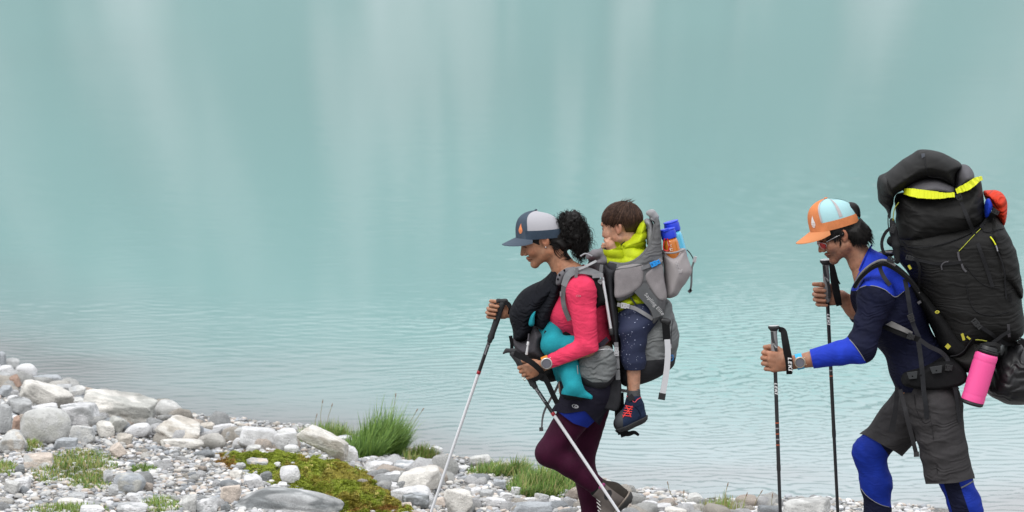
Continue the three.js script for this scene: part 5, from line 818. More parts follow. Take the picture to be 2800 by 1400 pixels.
// ------------------------------------------------------------ the boy in the carrier on her back
const boy = thing('person', 'small boy in a lime green puffer jacket sitting in the carrier on the woman\'s back', 'person', at(z3(520, 1240), 0));
const bHead = headFrame(at(z3(372, 300), 0.0), 9 * DEG, -0.36, 0.93);
const bNeckTop = bHead.at(0.03, -0.06, 0), bTop = W(1722, 690, 0), bHips = W(1748, 868, 0), bShoN = W(1738, 712, 0.055), bElbN = at(z3(330, 715), 0.062), bWriN = at(z3(283, 548), 0.085), bShoF = W(1722, 712, -0.055), bElbF = W(1690, 760, -0.065), bWriF = W(1672, 800, -0.09);
const bKneeN = at(z5(500, 370), 0.125), bAnkN = at(z5(508, 862), 0.125), bHipN = at(z5(560, 250), 0.07), bKneeF = at(z5(490, 372), -0.125), bAnkF = at(z5(498, 880), -0.125), bHipF = at(z5(550, 250), -0.07);
{
  const torso = U(0.05, limb(0.03, [bTop, bHips], [0.058, 0.085]), cone(bShoN, bShoF, 0.04, 0.04)), legN = limb(0.02, [bHipN, bKneeN, bAnkN], [0.065, 0.044, 0.0255]), legF = limb(0.02, [bHipF, bKneeF, bAnkF], [0.065, 0.044, 0.0255]), armN = limb(0.015, [bShoN, bElbN, bWriN], [0.045, 0.036, 0.022]), armF = limb(0.015, [bShoF, bElbF, bWriF], [0.045, 0.036, 0.022]);
  const head = U(0.016, inFrame(bHead, headSolid({ jaw: 1.02, nose: 0.62, child: 1 })), cone(bNeckTop, bTop, 0.04, 0.05));
  // a loose fist at the mouth: curled fingers seen from the back of the hand
  const q = (x, y, z) => at(z3(x, y), z), r0 = 0.0072; const fist = U(0.004, U(0.014, cone(bWriN, q(262, 500, 0.088), 0.02, 0.021), ball(q(250, 482, 0.085), 0.0195)),
    limb(0.003, [q(240, 462, 0.098), q(252, 428, 0.088), q(262, 420, 0.072)], [r0, r0, r0 * 0.8]), limb(0.003, [q(222, 462, 0.096), q(212, 440, 0.084), q(216, 436, 0.07)], [r0, r0, r0 * 0.8]), limb(0.003, [q(214, 484, 0.094), q(190, 488, 0.082), q(186, 480, 0.066)], [r0, r0, r0 * 0.8]), limb(0.003, [q(218, 504, 0.09), q(184, 512, 0.08), q(176, 502, 0.064)], [r0, r0 * 0.95, r0 * 0.8]), limb(0.003, [q(262, 505, 0.066), q(244, 452, 0.054), q(236, 430, 0.05)], [r0 * 1.3, r0 * 1.1, r0 * 0.9]));
  part('body', mergeGeometries([tint(meshOf(U(0.02, torso, legN, legF, armF, cone(bShoN, bElbN, 0.045, 0.036)), 0.011)), tint(meshOf(head, 0.0034), complexion(bHead)), tint(meshOf(U(0.01, fist, cone(bElbN, bWriN, 0.034, 0.021)), 0.003))]), skinB, boy);
  featuresOf(bHead, boy, { eye: 0.85, brow: hairBrown, browR: 0.0018 });
  const hs = inFrame(bHead, ellipsoid(V(0.012, 0.036, 0), V(0.100, 0.083, 0.080))), line = (x, y, z) => { const [a, b, c] = bHead.toLocal(x, y, z), side = Math.abs(c) > 0.03; return Math.min(b - (a < -0.055 ? 0.022 : a < 0.0 ? 0.018 - (a + 0.055) * 0.5 : a < 0.035 ? 0.006 + (0.02 - a) * 0.4 : -0.03 - (a - 0.035) * 0.6), side ? Math.hypot(a - 0.013, b + 0.004) - 0.026 : 1); };
  part('hair', keep(crease(meshOf(hs, 0.005), folds(0.003, 190, 0.5, -0.3, 0.5, 8)), line), hairBrown, boy);
  const roots = (r) => { const a = r() * 6.283, t = Math.pow(r(), 0.6) * 1.5; return [0.012 + 0.098 * Math.sin(t) * Math.cos(a), 0.036 + 0.083 * Math.cos(t), 0.078 * Math.sin(t) * Math.sin(a)]; };
  const list = pelt(bHead, hs, 2600, 5, (r) => { let q; do q = roots(r); while (line(...A(bHead.at(...q))) < 0.004); return q; }, ([a, b, c]) => [a - 0.06 - 0.35 * Math.max(0, 0.06 - a), b - 0.15, c * 1.1], (q, r) => 0.034 + 0.025 * r(), 0.0035, 0.35);
  const r = rng(31); for (let i = 0; i < 26; i++) { const a = 0.15 + (r() - 0.5) * 1.0, o = bHead.at(0.03 + 0.06 * Math.sin(a), 0.036 + 0.078 * Math.cos(a), 0.05 * (r() - 0.5)), d = V(0.4 + r(), 1.1 * r() + 0.25, r() - 0.5).normalize(); list.push([o, o.clone().addScaledVector(d, 0.012), o.clone().addScaledVector(d, 0.02 + 0.012 * r()).add(V(0.008, 0.0, 0))]); }
  const hairLight = new THREE.MeshPhysicalMaterial({ color: new THREE.Color().setRGB(0.105, 0.048, 0.024), roughness: 0.5, side: THREE.DoubleSide });
  part('hair_strands', strands(list.filter((_, i) => i % 4), 0.001), hairBrown, boy).userData.kind = 'stuff'; part('hair_strands', strands(list.filter((_, i) => i % 4 === 0), 0.0009), hairLight, boy).userData.kind = 'stuff';
  // puffer jacket: quilted rows
  const quilt = (dx, dy, f, off = 0) => (x, y, z) => { const w = (x * dx + y * dy) * f + off + 0.7 * noise(x * 9, y * 9, z * 9); return 0.0095 * (Math.pow(Math.abs(Math.sin(w)), 0.5) - 0.75) + 0.003 * noise(x * 45, y * 30, z * 45); };
  const limeM = fabric(...C.lime, { rough: 0.5, sheen: 0.2 });
  const jk = U(0.02, grow(torso, 0.02), limb(0.02, [bShoN, bElbN], [0.054, 0.052]), limb(0.02, [bShoF, bElbF, bWriF], [0.052, 0.05, 0.04]));
  part('puffer_jacket', crease(keep(meshOf(jk, 0.006), (x, y, z) => toPx(V(x, y, z))[1] < 848 ? 1 : (855 - toPx(V(x, y, z))[1]) * 0.002), quilt(0.2, 1, 62)), limeM, boy);
  const sd = bWriN.clone().sub(bElbN).normalize(), slv = keep(meshOf(U(0.02, cone(bElbN, bWriN.clone().addScaledVector(sd, 0.016), 0.053, 0.04)), 0.005), (x, y, z) => -((x - bWriN.x) * sd.x + (y - bWriN.y) * sd.y + (z - bWriN.z) * sd.z) + 0.022);
  part('jacket_sleeve', crease(slv, quilt(0.1, 1, 75, 0.6)), limeM, boy);
  part('jacket_hood', crease(meshOf(pillow(many(z3, [[588, 248], [625, 255], [642, 300], [645, 430], [625, 510], [560, 540], [470, 545], [400, 560], [366, 525], [378, 480], [450, 440], [500, 390], [545, 310]]), 0.01, 0.105, 0.05), 0.005), quilt(-0.25, 1, 70, 1)), limeM, boy);
  part('hood_lining', tube(many(z3, [[366, 528], [376, 486], [410, 458]]).map((q, i) => at(q, 0.075 + 0.008 * i)), 0.0028, 20, 6), cloth([0.06, 0.07, 0.03]), boy);
  part('jacket_front', crease(meshOf(pillow(many(z3, [[370, 1060], [450, 1010], [540, 985], [600, 1010], [650, 1100], [600, 1135], [480, 1150], [400, 1180], [350, 1180]]), 0.06, 0.075, 0.05), 0.005), quilt(0.15, 1, 60)), limeM, boy);
  part('pocket_zip', ribbon(many(z3, [[462, 1015], [490, 1060], [525, 1108]]).map((q) => at(q, 0.137)), 0.008, 0.003), cloth([0.05, 0.06, 0.045]), boy);
  // padded trousers with a scatter of small stars, elastic hem
  const starTex = (() => { const N = 512, dots = []; const r = rng(9); for (let i = 0; i < 90; i++) dots.push([r(), r(), 0.004 + 0.006 * r(), 0.4 + 0.6 * r()]); const cell = new Map(); dots.forEach((d) => { for (let a = -1; a <= 1; a++) for (let b = -1; b <= 1; b++) { const k = `${((Math.floor(d[0] * 16) + a + 16) % 16)}_${((Math.floor(d[1] * 16) + b + 16) % 16)}`; if (!cell.has(k)) cell.set(k, []); cell.get(k).push(d); } }); return texture(N, (u, v) => { let c = [0.125, 0.155, 0.27]; for (const d of cell.get(`${Math.floor(u * 16)}_${Math.floor(v * 16)}`) || []) { const x = Math.abs(((u - d[0] + 1.5) % 1) - 0.5), y = Math.abs(((v - d[1] + 1.5) % 1) - 0.5); if (Math.hypot(x, y) < d[2]) c = [0.62 * d[3] + 0.15, 0.64 * d[3] + 0.16, 0.7 * d[3] + 0.2]; } return c; }, true); })();
  const trM = new THREE.MeshPhysicalMaterial({ map: rep(starTex, 4.5), bumpMap: rep(weaveTex, 9), bumpScale: 0.0006, roughness: 0.75, sheen: 0.2, side: THREE.DoubleSide });
  const hem = (k) => k.clone().lerp(k === bKneeN ? bAnkN : bAnkF, 0.56), tn = hem(bKneeN), tf = hem(bKneeF);
  const tr = U(0.03, limb(0.02, [bHips.clone().add(V(0, -0.01, 0)), bHipN, bKneeN, tn.clone().add(V(0, 0.02, 0))], [0.085, 0.080, 0.062, 0.053]), cone(tn.clone().add(V(0, 0.02, 0)), tn.clone().add(V(0, -0.005, 0)), 0.052, 0.034), limb(0.02, [bHips, bHipF, bKneeF, tf], [0.085, 0.08, 0.064, 0.05]), ellipsoid(at(z5(500, 270), 0.06), V(0.075, 0.05, 0.09)));
  part('trousers', keep(crease(meshOf(tr, 0.006), sumOf(folds(0.006, 52, -0.35, 0.95, 0.1, 3), folds(0.0025, 130, 0.2, 1, 0, 5))), (x, y, z) => y - (z > 0 ? tn.y : tf.y) + 0.012), trM, boy);
  for (const c of [tn, tf]) { const g = new THREE.TorusGeometry(0.0375, 0.006, 8, 30); g.rotateX(Math.PI / 2); g.translate(c.x, c.y - 0.01, c.z); part('trouser_hem', g, cloth([0.02, 0.06, 0.16]), boy); }
  // socks and shoes
  const shoe = (an, near) => {
    const s = new THREE.Group(); s.name = 'shoe'; boy.add(s); const k = (x, y, dz = 0) => an.clone().add(V((x - 508) / 2.927 / 600, -(y - 862) / 2.927 / 600, dz));
    part('sock', crease(meshOf(U(0.01, cone(k(510, 848), k(508, 905), 0.0275, 0.031)), 0.004), (x, y, z) => 0.0012 * Math.sin(y * 900)), cloth([0.12, 0.12, 0.125]), s);
    const up = U(0.022, cone(k(508, 912), k(515, 960), 0.034, 0.037), cone(k(520, 980), k(540, 1040), 0.037, 0.036), cone(k(500, 985, 0.004), k(432, 1072, 0.024), 0.037, 0.034), cone(k(432, 1074, 0.024), k(412, 1088, 0.034), 0.036, 0.031), cone(k(535, 1045), k(425, 1090, 0.02), 0.031, 0.034)), g = meshOf(up, 0.0045), ax = [k(540, 1075), k(395, 1135)], nrm = V(-(ax[1].y - ax[0].y), ax[1].x - ax[0].x, 0).normalize(); if (nrm.y > 0) nrm.negate(); const sd = (x, y) => (x - ax[0].x) * nrm.x + (y - ax[0].y) * nrm.y;
    const toeL = (x, y, z) => (k(425, 1080).x - x) - 0.004; part('shoe_upper', keep(g, both((x, y, z) => 0.001 - sd(x, y), not(toeL))), cloth([0.022, 0.038, 0.085], { rough: 0.8 }), s); part('toe_cap', keep(g, both((x, y, z) => 0.001 - sd(x, y), toeL)), solid(0.035, 0.037, 0.043, 0.7), s);
    part('sole', meshOf(prim((x, y, z) => Math.max(up.f(x - nrm.x * 0.008, y - nrm.y * 0.008, z) - 0.004, -sd(x, y) - 0.002, sd(x, y) - 0.018), up.lo.map((v) => v - 0.03), up.hi.map((v) => v + 0.03)), 0.0045), solid(0.03, 0.03, 0.032, 0.8), s);
    if (!near) return;
    const on = U(0.01, up, cone(k(510, 848), k(508, 905), 0.0275, 0.031)), dz = (pts, l) => drape(many(z5, pts), on, l, 0.16);
    part('strap', ribbon(dz([[440, 930], [470, 948], [510, 958], [545, 950], [568, 938]], 0.003), 0.016, 0.004), cloth([0.02, 0.03, 0.065]), s); part('tongue', ribbon(dz([[470, 884], [485, 905], [492, 925]], 0.004), 0.03, 0.006), cloth([0.03, 0.03, 0.034]), s);
    const lace = solid(0.80, 0.05, 0.045, 0.7); for (let i = 0; i < 5; i++) part('lace', tube(dz([[440 - i * 6, 964 + i * 19], [466 - i * 7, 968 + i * 19], [500 - i * 4, 976 + i * 18]], 0.003), 0.0022, 10, 6), lace, s);
    for (const d of [0, 1]) part('lace', tube(dz(d ? [[496, 966], [468, 1000], [430, 1040], [420, 1058]] : [[444, 962], [462, 1000], [478, 1040], [484, 1056]], 0.004), 0.0022, 12, 6), lace, s);
    part('shoe_trim', tube(dz([[450, 888], [480, 900], [512, 938], [535, 915], [562, 900]], 0.002), 0.0026, 16, 6), solid(0.55, 0.06, 0.09, 0.7), s); part('heel_panel', tube(dz([[520, 975], [545, 1000], [560, 1040], [540, 1060]], 0.001), 0.003, 12, 6), cloth([0.012, 0.02, 0.05]), s);
  };
  shoe(bAnkN, true); shoe(bAnkF, false);
}
// ------------------------------------------------------------ the baby under the black hood
const baby = thing('person', 'baby in a turquoise suit hidden under the black hood on the woman\'s chest', 'person', at(z1(300, 960), 0));
{
  const hd = at(z1(205, 640), -0.02), chest = at(z1(265, 790), 0), seat = at(z1(300, 960), 0.0);
  const shN = at(z4(640, 480), 0.08), elN = at(z4(655, 620), 0.15), wrN = at(z4(845, 610), 0.165), hipN = at(z4(735, 880), 0.07), knN = at(z4(815, 850), 0.16), anN = at(z4(868, 1070), 0.235), toeN = at(z4(1035, 1158), 0.24), heN = at(z4(812, 1118), 0.235);
  const core = U(0.04, ball(hd, 0.05), limb(0.03, [hd, chest, seat], [0.04, 0.05, 0.06])), far = U(0.02, limb(0.02, [chest.clone().add(V(0, 0.04, -0.09)), at(z4(620, 640), -0.15), at(z4(800, 610), -0.16)], [0.05, 0.045, 0.035]), limb(0.02, [seat, at(z4(760, 860), -0.15), at(z4(840, 1090), -0.15)], [0.06, 0.055, 0.04]));
  const hand = U(0.004, ball(wrN.clone().add(V(0.014, 0.003, 0)), 0.016), ...[0, 1, 2, 3].map((i) => limb(0.003, [wrN.clone().add(V(0.016, 0.012 - i * 0.007, 0.006)), wrN.clone().add(V(0.028, 0.014 - i * 0.008, 0.004)), wrN.clone().add(V(0.03, 0.01 - i * 0.007, -0.008))], [0.0052, 0.005, 0.004])), limb(0.003, [wrN.clone().add(V(0.008, 0.012, 0.004)), wrN.clone().add(V(0.016, 0.024, 0.006))], [0.0056, 0.0045]));
  part('body', mergeGeometries([tint(meshOf(core, 0.011)), tint(meshOf(U(0.01, hand, cone(elN, wrN, 0.03, 0.02)), 0.003))]), skinB, baby);
  const suit = U(0.02, grow(limb(0.03, [chest, seat], [0.05, 0.06]), 0.003), far, limb(0.018, [shN, elN, wrN], [0.046, 0.054, 0.034]), cone(chest, shN, 0.045, 0.045), limb(0.02, [seat, hipN, knN], [0.05, 0.046, 0.05]), cone(knN, anN, 0.05, 0.04), cone(at(z4(790, 640), 0.16), wrN, 0.034, 0.035));
  const tealM = cloth(C.teal, { sheen: 0.6 });
  part('suit', crease(meshOf(suit, 0.0058), sumOf(folds(0.0045, 90, 0.9, 0.5, 0, 2), folds(0.0022, 170, 0.4, 0.9, 0, 6))), tealM, baby);
  const foot = U(0.015, cone(anN, heN, 0.042, 0.032), cone(heN.clone().add(V(0.02, 0.01, 0)), toeN, 0.034, 0.012), cone(anN, heN.clone().lerp(toeN, 0.5), 0.04, 0.026)), fg = crease(meshOf(foot, 0.005), folds(0.003, 110, 0.8, 0.6, 0, 4)), so = rightOf(z4(1075, 1185), z4(770, 1132));
  part('bootie', keep(fg, not(so)), tealM, baby); part('bootie_sole', keep(fg, so), cloth([0.012, 0.016, 0.018]), baby);
  part('hat', crease(meshOf(pillow(many(z1, [[268, 668], [262, 700], [255, 755], [228, 755], [238, 700]]), 0.128, 0.03, 0.02), 0.004), folds(0.002, 120, 1, 0.3)), tealM, baby);
}
// ------------------------------------------------------------ the framed child carrier on her back
const strapGrey = cloth(C.greyLight), black = cloth(C.black), charcoal = cloth(C.charcoal), greyC = cloth(C.grey), greyP = cloth(C.greyPink), meshM = netMat(C.mesh), clip = solid(0.015, 0.015, 0.016, 0.45), clipGrey = solid(0.42, 0.42, 0.43, 0.5), silver = solid(0.72, 0.72, 0.74, 0.35, { metalness: 0.35 }), zipM = solid(0.5, 0.5, 0.52, 0.35, { metalness: 0.6 });
const puff = (amp, seed) => sumOf(folds(amp, 60, 0.6, 0.8, 0.2, seed), folds(amp * 0.5, 140, -0.4, 0.9, 0.1, seed + 4));
{
  const t = thing('child_carrier', 'grey framed child carrier backpack with silver kickstand on the back of the woman in red', 'child carrier', at(z1(900, 1100), 0));
  // pack bag below the seat, dark foot
  const bagS = pillow(many(z1, [[905, 720], [975, 640], [1050, 615], [1085, 700], [1110, 790], [1110, 880], [1098, 945], [1080, 1000], [1020, 1055], [900, 1108], [790, 1120], [745, 1060], [750, 900], [790, 770]]), -0.02, 0.15, 0.10), bag = crease(meshOf(bagS, 0.0075), puff(0.005, 3)), cut = above(many(z1, [[600, 965], [905, 958], [1010, 950], [1105, 938], [1300, 935]]));
  part('bag', keep(bag, cut), cloth([0.235, 0.245, 0.245], { folds: 0.005, fu: 4, fv: 5 }), t); part('bag_base', keep(bag, not(cut)), charcoal, t);
  part('base_strap', ribbon(many(z1, [[755, 1128], [800, 1136], [870, 1126]]).map((q) => at(q, 0.06)), 0.014, 0.004), strapGrey, t);
  // the frame side: tall dark panel
  const sideS = pillow(many(z1, [[664, 386], [700, 392], [760, 400], [738, 470], [738, 560], [748, 640], [760, 720], [766, 850], [768, 1010], [742, 1010], [735, 900], [712, 850], [690, 700], [672, 520]]), 0, 0.165, 0.03);
  part('frame_panel', crease(meshOf(sideS, 0.006), folds(0.002, 60, 0.2, 1)), charcoal, t);
  part('frame_rod', rod(at(z1(660, 468), 0.17), at(z1(711, 782), 0.17), [[0, 0], [0, 0.0065], [1, 0.0065], [1, 0]]), silver, t); part('frame_rod', rod(at(z1(660, 468), -0.17), at(z1(711, 782), -0.17), [[0, 0], [0, 0.0065], [1, 0.0065], [1, 0]]), silver, t);
  part('rod_end', rod(at(z1(708, 768), 0.17), at(z1(714, 808), 0.17), [[0, 0], [0, 0.011], [0.8, 0.011], [1, 0.008], [1, 0]]), clip, t);
  part('rod_strap', ribbon(many(z1, [[664, 478], [640, 492], [655, 505]]).map((q) => at(q, 0.175)), 0.012, 0.003), strapGrey, t);
  // cockpit wings, near and far, and the back between them
  const wing = many(z1, [[690, 386], [790, 396], [862, 368], [924, 305], [956, 235], [968, 165], [975, 110], [992, 130], [1003, 220], [1012, 330], [1024, 470], [1040, 600], [1004, 690], [958, 745], [942, 690], [920, 615], [872, 552], [820, 590], [748, 612], [728, 520]]);
  for (const z of [0.125, -0.125]) {
    const wg = crease(meshOf(pillow(wing, z, 0.028, 0.028), 0.006), folds(0.0022, 50, 0.7, 0.6, 0, 2)); const rim = rightOf(z1(905, 430), z1(1012, 362)), front = not(rightOf(z1(745, 384), z1(728, 600)));
    part('cockpit_side', keep(wg, both(not(front))), cloth([0.175, 0.175, 0.18], { folds: 0.004, fu: 4, fv: 5 }), t); part('cockpit_front', keep(wg, front), charcoal, t);
    const pk = crease(meshOf(pillow(many(z1, [[742, 418], [888, 393], [900, 400], [896, 498], [870, 540], [738, 592], [730, 520]]), z + Math.sign(z) * 0.024, 0.013, 0.02), 0.005), folds(0.0016, 60, 0.3, 1)); part('side_pocket', pk, greyP, t);
    part('pocket_hem', tube(many(z1, [[740, 420], [815, 412], [890, 394]]).map((q) => at(q, z + Math.sign(z) * 0.034)), 0.003, 16, 6), cloth([0.24, 0.235, 0.24]), t);
    part('back_panel', meshOf(pillow(many(z1, [[910, 452], [1008, 395], [1022, 480], [1036, 600], [1000, 610], [930, 520]]), z + Math.sign(z) * 0.020, 0.013, 0.012), 0.005), greyP, t);
    part('support_strap', ribbon(many(z1, [[876, 528], [925, 585], [975, 650], [990, 700]]).map((q) => at(q, z + Math.sign(z) * 0.036)), (u) => 0.062 - 0.012 * u, 0.006), cloth([0.15, 0.155, 0.16]), t);
    part('compression_strap', ribbon(many(z1, [[885, 418], [940, 398], [1010, 362]]).map((q) => at(q, z + Math.sign(z) * 0.034)), 0.016, 0.003), cloth([0.27, 0.27, 0.28]), t);
    part('cockpit_rim', tube(many(z1, [[700, 386], [790, 394], [864, 366], [926, 303], [957, 233], [972, 155]]).map((q) => at(q, z)), 0.0095, 30, 8), greyC, t);
  }
  part('rear_panel', meshOf(pillow(many(z1, [[985, 140], [1002, 220], [1013, 330], [1026, 470], [1042, 600], [1018, 640], [1000, 470], [985, 300]]), 0, 0.13, 0.015), 0.006), greyC, t);
  part('seat', meshOf(pillow(many(z1, [[780, 640], [900, 660], [1000, 690], [960, 745], [880, 700], [790, 690]]), 0, 0.1, 0.03), 0.008), greyC, t);
  for (let i = 0; i < 6; i++) part('seam', tube(many(z1, [[983 + i * 8, 598 - i * 2], [985 + i * 8, 625], [992 + i * 7, 655]]).map((q) => at(q, 0.166)), 0.0012, 6, 5), cloth([0.2, 0.2, 0.21]), t);
  part('lettering', words3('Sapling Elite', 0.0155, at(z1(963, 628), 0.1665), -0.86, { stretch: 1.0 }), solid(0.42, 0.42, 0.42, 0.7), t);
  buckle('blue_buckle', at(z1(970, 386), 0.166), 0.043, 0.021, 0.42, solid(0.012, 0.27, 0.72, 0.35), t); part('strap_end', ribbon(many(z1, [[995, 375], [1004, 362]]).map((q) => at(q, 0.168)), 0.02, 0.003), strapGrey, t);
  // headrest pad and the curled tab on top
  part('headrest', crease(meshOf(pillow(many(z3, [[615, 255], [650, 232], [695, 258], [722, 330], [716, 420], [690, 490], [650, 510], [640, 440], [642, 320]]), 0.03, 0.10, 0.035), 0.006), folds(0.002, 70, 0.2, 1)), cloth([0.36, 0.36, 0.375]), t);
  part('headrest_frame', meshOf(pillow(many(z3, [[690, 205], [740, 250], [768, 330], [780, 420], [770, 460], [725, 500], [735, 420], [730, 320], [702, 262], [668, 235]]), 0.03, 0.115, 0.02), 0.006), cloth([0.22, 0.22, 0.225]), t);
  part('top_tab', crease(meshOf(limb(0.012, [at(z3(655, 160), 0.05), at(z3(690, 165), 0.06), at(z3(725, 205), 0.06), at(z3(738, 235), 0.05)], [0.011, 0.017, 0.015, 0.008]), 0.004), folds(0.002, 200, 0.6, 0.8)), cloth([0.40, 0.40, 0.41]), t);
  // bottle pocket of net
  const pocket = crease(meshOf(pillow(many(z3, [[796, 560], [900, 578], [1036, 538], [1070, 640], [1108, 770], [1080, 850], [1025, 925], [950, 1030], [880, 1058], [840, 1045], [828, 900], [812, 700]]), 0.06, 0.085, 0.075), 0.006), sumOf(folds(0.004, 60, 0.9, 0.3, 0, 4), folds(0.002, 120, 0.8, 0.5, 0, 7)));
  part('net_pocket', pocket, meshM, t); part('net_pocket_hem', tube(many(z3, [[798, 560], [850, 574], [920, 572], [1036, 538]]).map((q, i) => at(q, [0.09, 0.13, 0.135, 0.10][i])), 0.0045, 20, 6), cloth([0.44, 0.42, 0.42]), t);
  const faint = solid(0.50, 0.475, 0.48, 0.8); for (let i = 0; i < 3; i++) part('emblem', tube(many(z3, [[958 + i * 4, 762 + i * 12], [985 + i * 2, 756 + i * 11], [1008 - i * 3, 744 + i * 13]]).map((q) => at(q, 0.1445)), 0.0016, 8, 5), faint, t); for (const [x, y] of [[968, 735], [955, 705], [945, 672]]) { const g = new THREE.TorusGeometry(0.0062, 0.001, 5, 20), c = at(z3(x, y), 0.146); g.translate(c.x, c.y, c.z); part('emblem', g, faint, t); }
  part('cord', tube(many(z3, [[1052, 540], [1085, 575], [1115, 625], [1128, 660]]).map((q) => at(q, 0.06)), 0.0028, 12, 6), cloth([0.06, 0.07, 0.075]), t); buckle('tail_buckle', at(z3(1136, 640), 0.06), 0.026, 0.013, 1.3, clipGrey, t);
  part('tail_strap', ribbon(many(z3, [[1130, 660], [1108, 720], [1102, 800], [1100, 890], [1088, 975]]).map((q) => at(q, 0.06)), 0.009, 0.003), cloth([0.25, 0.26, 0.265]), t); part('strap_end', ribbon(many(z3, [[1100, 952], [1085, 968], [1070, 982]]).map((q) => at(q, 0.06)), 0.015, 0.003), cloth([0.2, 0.2, 0.21]), t);
  // waist buckle and straps over the boy's lap
  buckle('lap_buckle', at(z3(415, 1122), 0.165), 0.036, 0.022, -0.12, clipGrey, t); part('lap_strap', ribbon(many(z3, [[332, 1108], [380, 1116]]).map((q) => at(q, 0.163)), 0.017, 0.003), strapGrey, t);
  part('lap_strap', ribbon(many(z3, [[450, 1130], [520, 1150], [600, 1195], [700, 1258]]).map((q, i) => at(q, [0.163, 0.165, 0.165, 0.15][i])), 0.017, 0.003), strapGrey, t);
  part('lap_pad', crease(meshOf(pillow(many(z3, [[480, 1150], [600, 1130], [680, 1170], [700, 1235], [620, 1225], [520, 1210]]), 0.105, 0.04, 0.03), 0.005), folds(0.002, 90, 0.3, 1)), cloth([0.27, 0.27, 0.275]), t);
  // kickstand
  part('kickstand_sleeve', ribbon(many(z1, [[1030, 722], [1034, 780], [1037, 838]]).map((q) => at(q, 0.155)), 0.034, 0.012), black, t); part('kickstand_knob', meshOf(U(0.01, cone(at(z1(1015, 722), 0.15), at(z1(1046, 728), 0.15), 0.014), cone(at(z1(1040, 735), 0.15), at(z1(1044, 820), 0.15), 0.01)), 0.005), clip, t);
  part('kickstand', ribbon(many(z1, [[1040, 832], [1044, 900], [1040, 980], [1030, 1060], [1012, 1158]]).map((q) => at(q, 0.155)), 0.0265, 0.014), solid(0.66, 0.66, 0.68, 0.35, { metalness: 0.25 }), t); part('kickstand_tip', ribbon(many(z1, [[1013, 1148], [1006, 1186]]).map((q) => at(q, 0.155)), 0.031, 0.018), clip, t);
  part('zip_pull', ribbon(many(z1, [[1060, 860], [1064, 885]]).map((q) => at(q, 0.13)), 0.006, 0.003), zipM, t); part('blue_loop', tube(many(z1, [[1060, 930], [1072, 925], [1072, 955], [1060, 958], [1060, 932]]).map((q) => at(q, 0.12)), 0.0026, 20, 6), solid(0.01, 0.2, 0.55, 0.6), t);
  part('bag_zip', tube(many(z1, [[1075, 712], [1066, 780], [1062, 850], [1066, 935]]).map((q) => at(q, 0.118)), 0.0022, 16, 6), cloth([0.12, 0.12, 0.125]), t);
  // harness
  part('shoulder_pad', crease(meshOf(pillow(many(z1, [[535, 462], [600, 466], [655, 490], [692, 560], [698, 625], [650, 642], [618, 660], [606, 580], [575, 505]]), 0.12, 0.065, 0.04), 0.005), folds(0.0015, 90, 0.5, 0.8)), black, t);
  const strapPts = [[650, 458, 0.165], [590, 436, 0.165], [520, 428, 0.168], [462, 455, 0.172], [434, 520, 0.172], [428, 590, 0.172], [438, 650, 0.175], [468, 722, 0.178]].map(([x, y, z]) => at(z1(x, y), z));
  part('shoulder_strap', ribbon(strapPts.slice(0, 5), (u) => 0.026 + 0.008 * Math.sin(u * 3.14), 0.012, V(-0.25, 0.3, 1), 8), cloth([0.30, 0.305, 0.315]), t); part('shoulder_strap', ribbon(strapPts.slice(4), (u) => 0.021, 0.009, V(-0.2, 0, 1), 8), cloth([0.17, 0.17, 0.175]), t);
  part('shoulder_strap', ribbon([[650, 458, -0.165], [560, 432, -0.168], [480, 450, -0.17], [440, 560, -0.172], [470, 722, -0.175]].map(([x, y, z]) => at(z1(x, y), z)), 0.034, 0.012, V(-0.25, 0.3, -1)), cloth([0.30, 0.305, 0.315]), t);
  part('load_strap', ribbon(many(z1, [[498, 430], [560, 405], [625, 372]]).map((q) => at(q, 0.178)), 0.011, 0.003, V(0, 0.5, 1)), cloth([0.45, 0.45, 0.46]), t); part('load_strap', ribbon(many(z1, [[600, 462], [664, 456]]).map((q) => at(q, 0.182)), 0.018, 0.006), cloth([0.36, 0.36, 0.37]), t); part('strap_band', ribbon(many(z1, [[510, 412], [504, 470]]).map((q) => at(q, 0.186)), 0.014, 0.003), cloth([0.24, 0.24, 0.25]), t);
  part('strap_pad', crease(meshOf(pillow(many(z1, [[455, 415], [500, 408], [480, 440], [440, 470], [415, 515], [388, 515], [392, 465], [420, 430]]), 0.145, 0.022, 0.02), 0.005), folds(0.002, 120, 1, 0.4)), cloth([0.21, 0.20, 0.215]), t);
  for (const [x, y] of [[436, 428], [408, 455], [398, 480]]) { const g = new THREE.SphereGeometry(0.0048, 10, 8), c = at(z1(x, y), 0.168); g.scale(1, 1.2, 0.4); g.translate(c.x, c.y, c.z); part('hole', g, black, t); }
  part('sternum_loop', ribbon(many(z1, [[414, 552], [414, 580]]).map((q) => at(q, 0.182)), 0.006, 0.004), strapGrey, t);
  // rolled cloth behind her neck
  const roll = U(0.012, cone(at(z1(580, 345), 0.06), at(z1(615, 330), 0.08), 0.016, 0.018), cone(at(z1(615, 330), 0.08), at(z1(665, 320), 0.07), 0.018, 0.02), cone(at(z1(665, 325), 0.07), at(z1(682, 372), 0.09), 0.02, 0.014), cone(at(z1(600, 360), -0.06), at(z1(670, 340), -0.05), 0.02), cone(at(z1(640, 380), 0.08), at(z1(675, 372), 0.09), 0.013));
  part('rolled_cover', crease(meshOf(roll, 0.0045), sumOf(folds(0.004, 140, 0.8, 0.5, 0, 3), folds(0.002, 300, 0.3, 0.9, 0, 5))), cloth([0.26, 0.245, 0.26]), t);
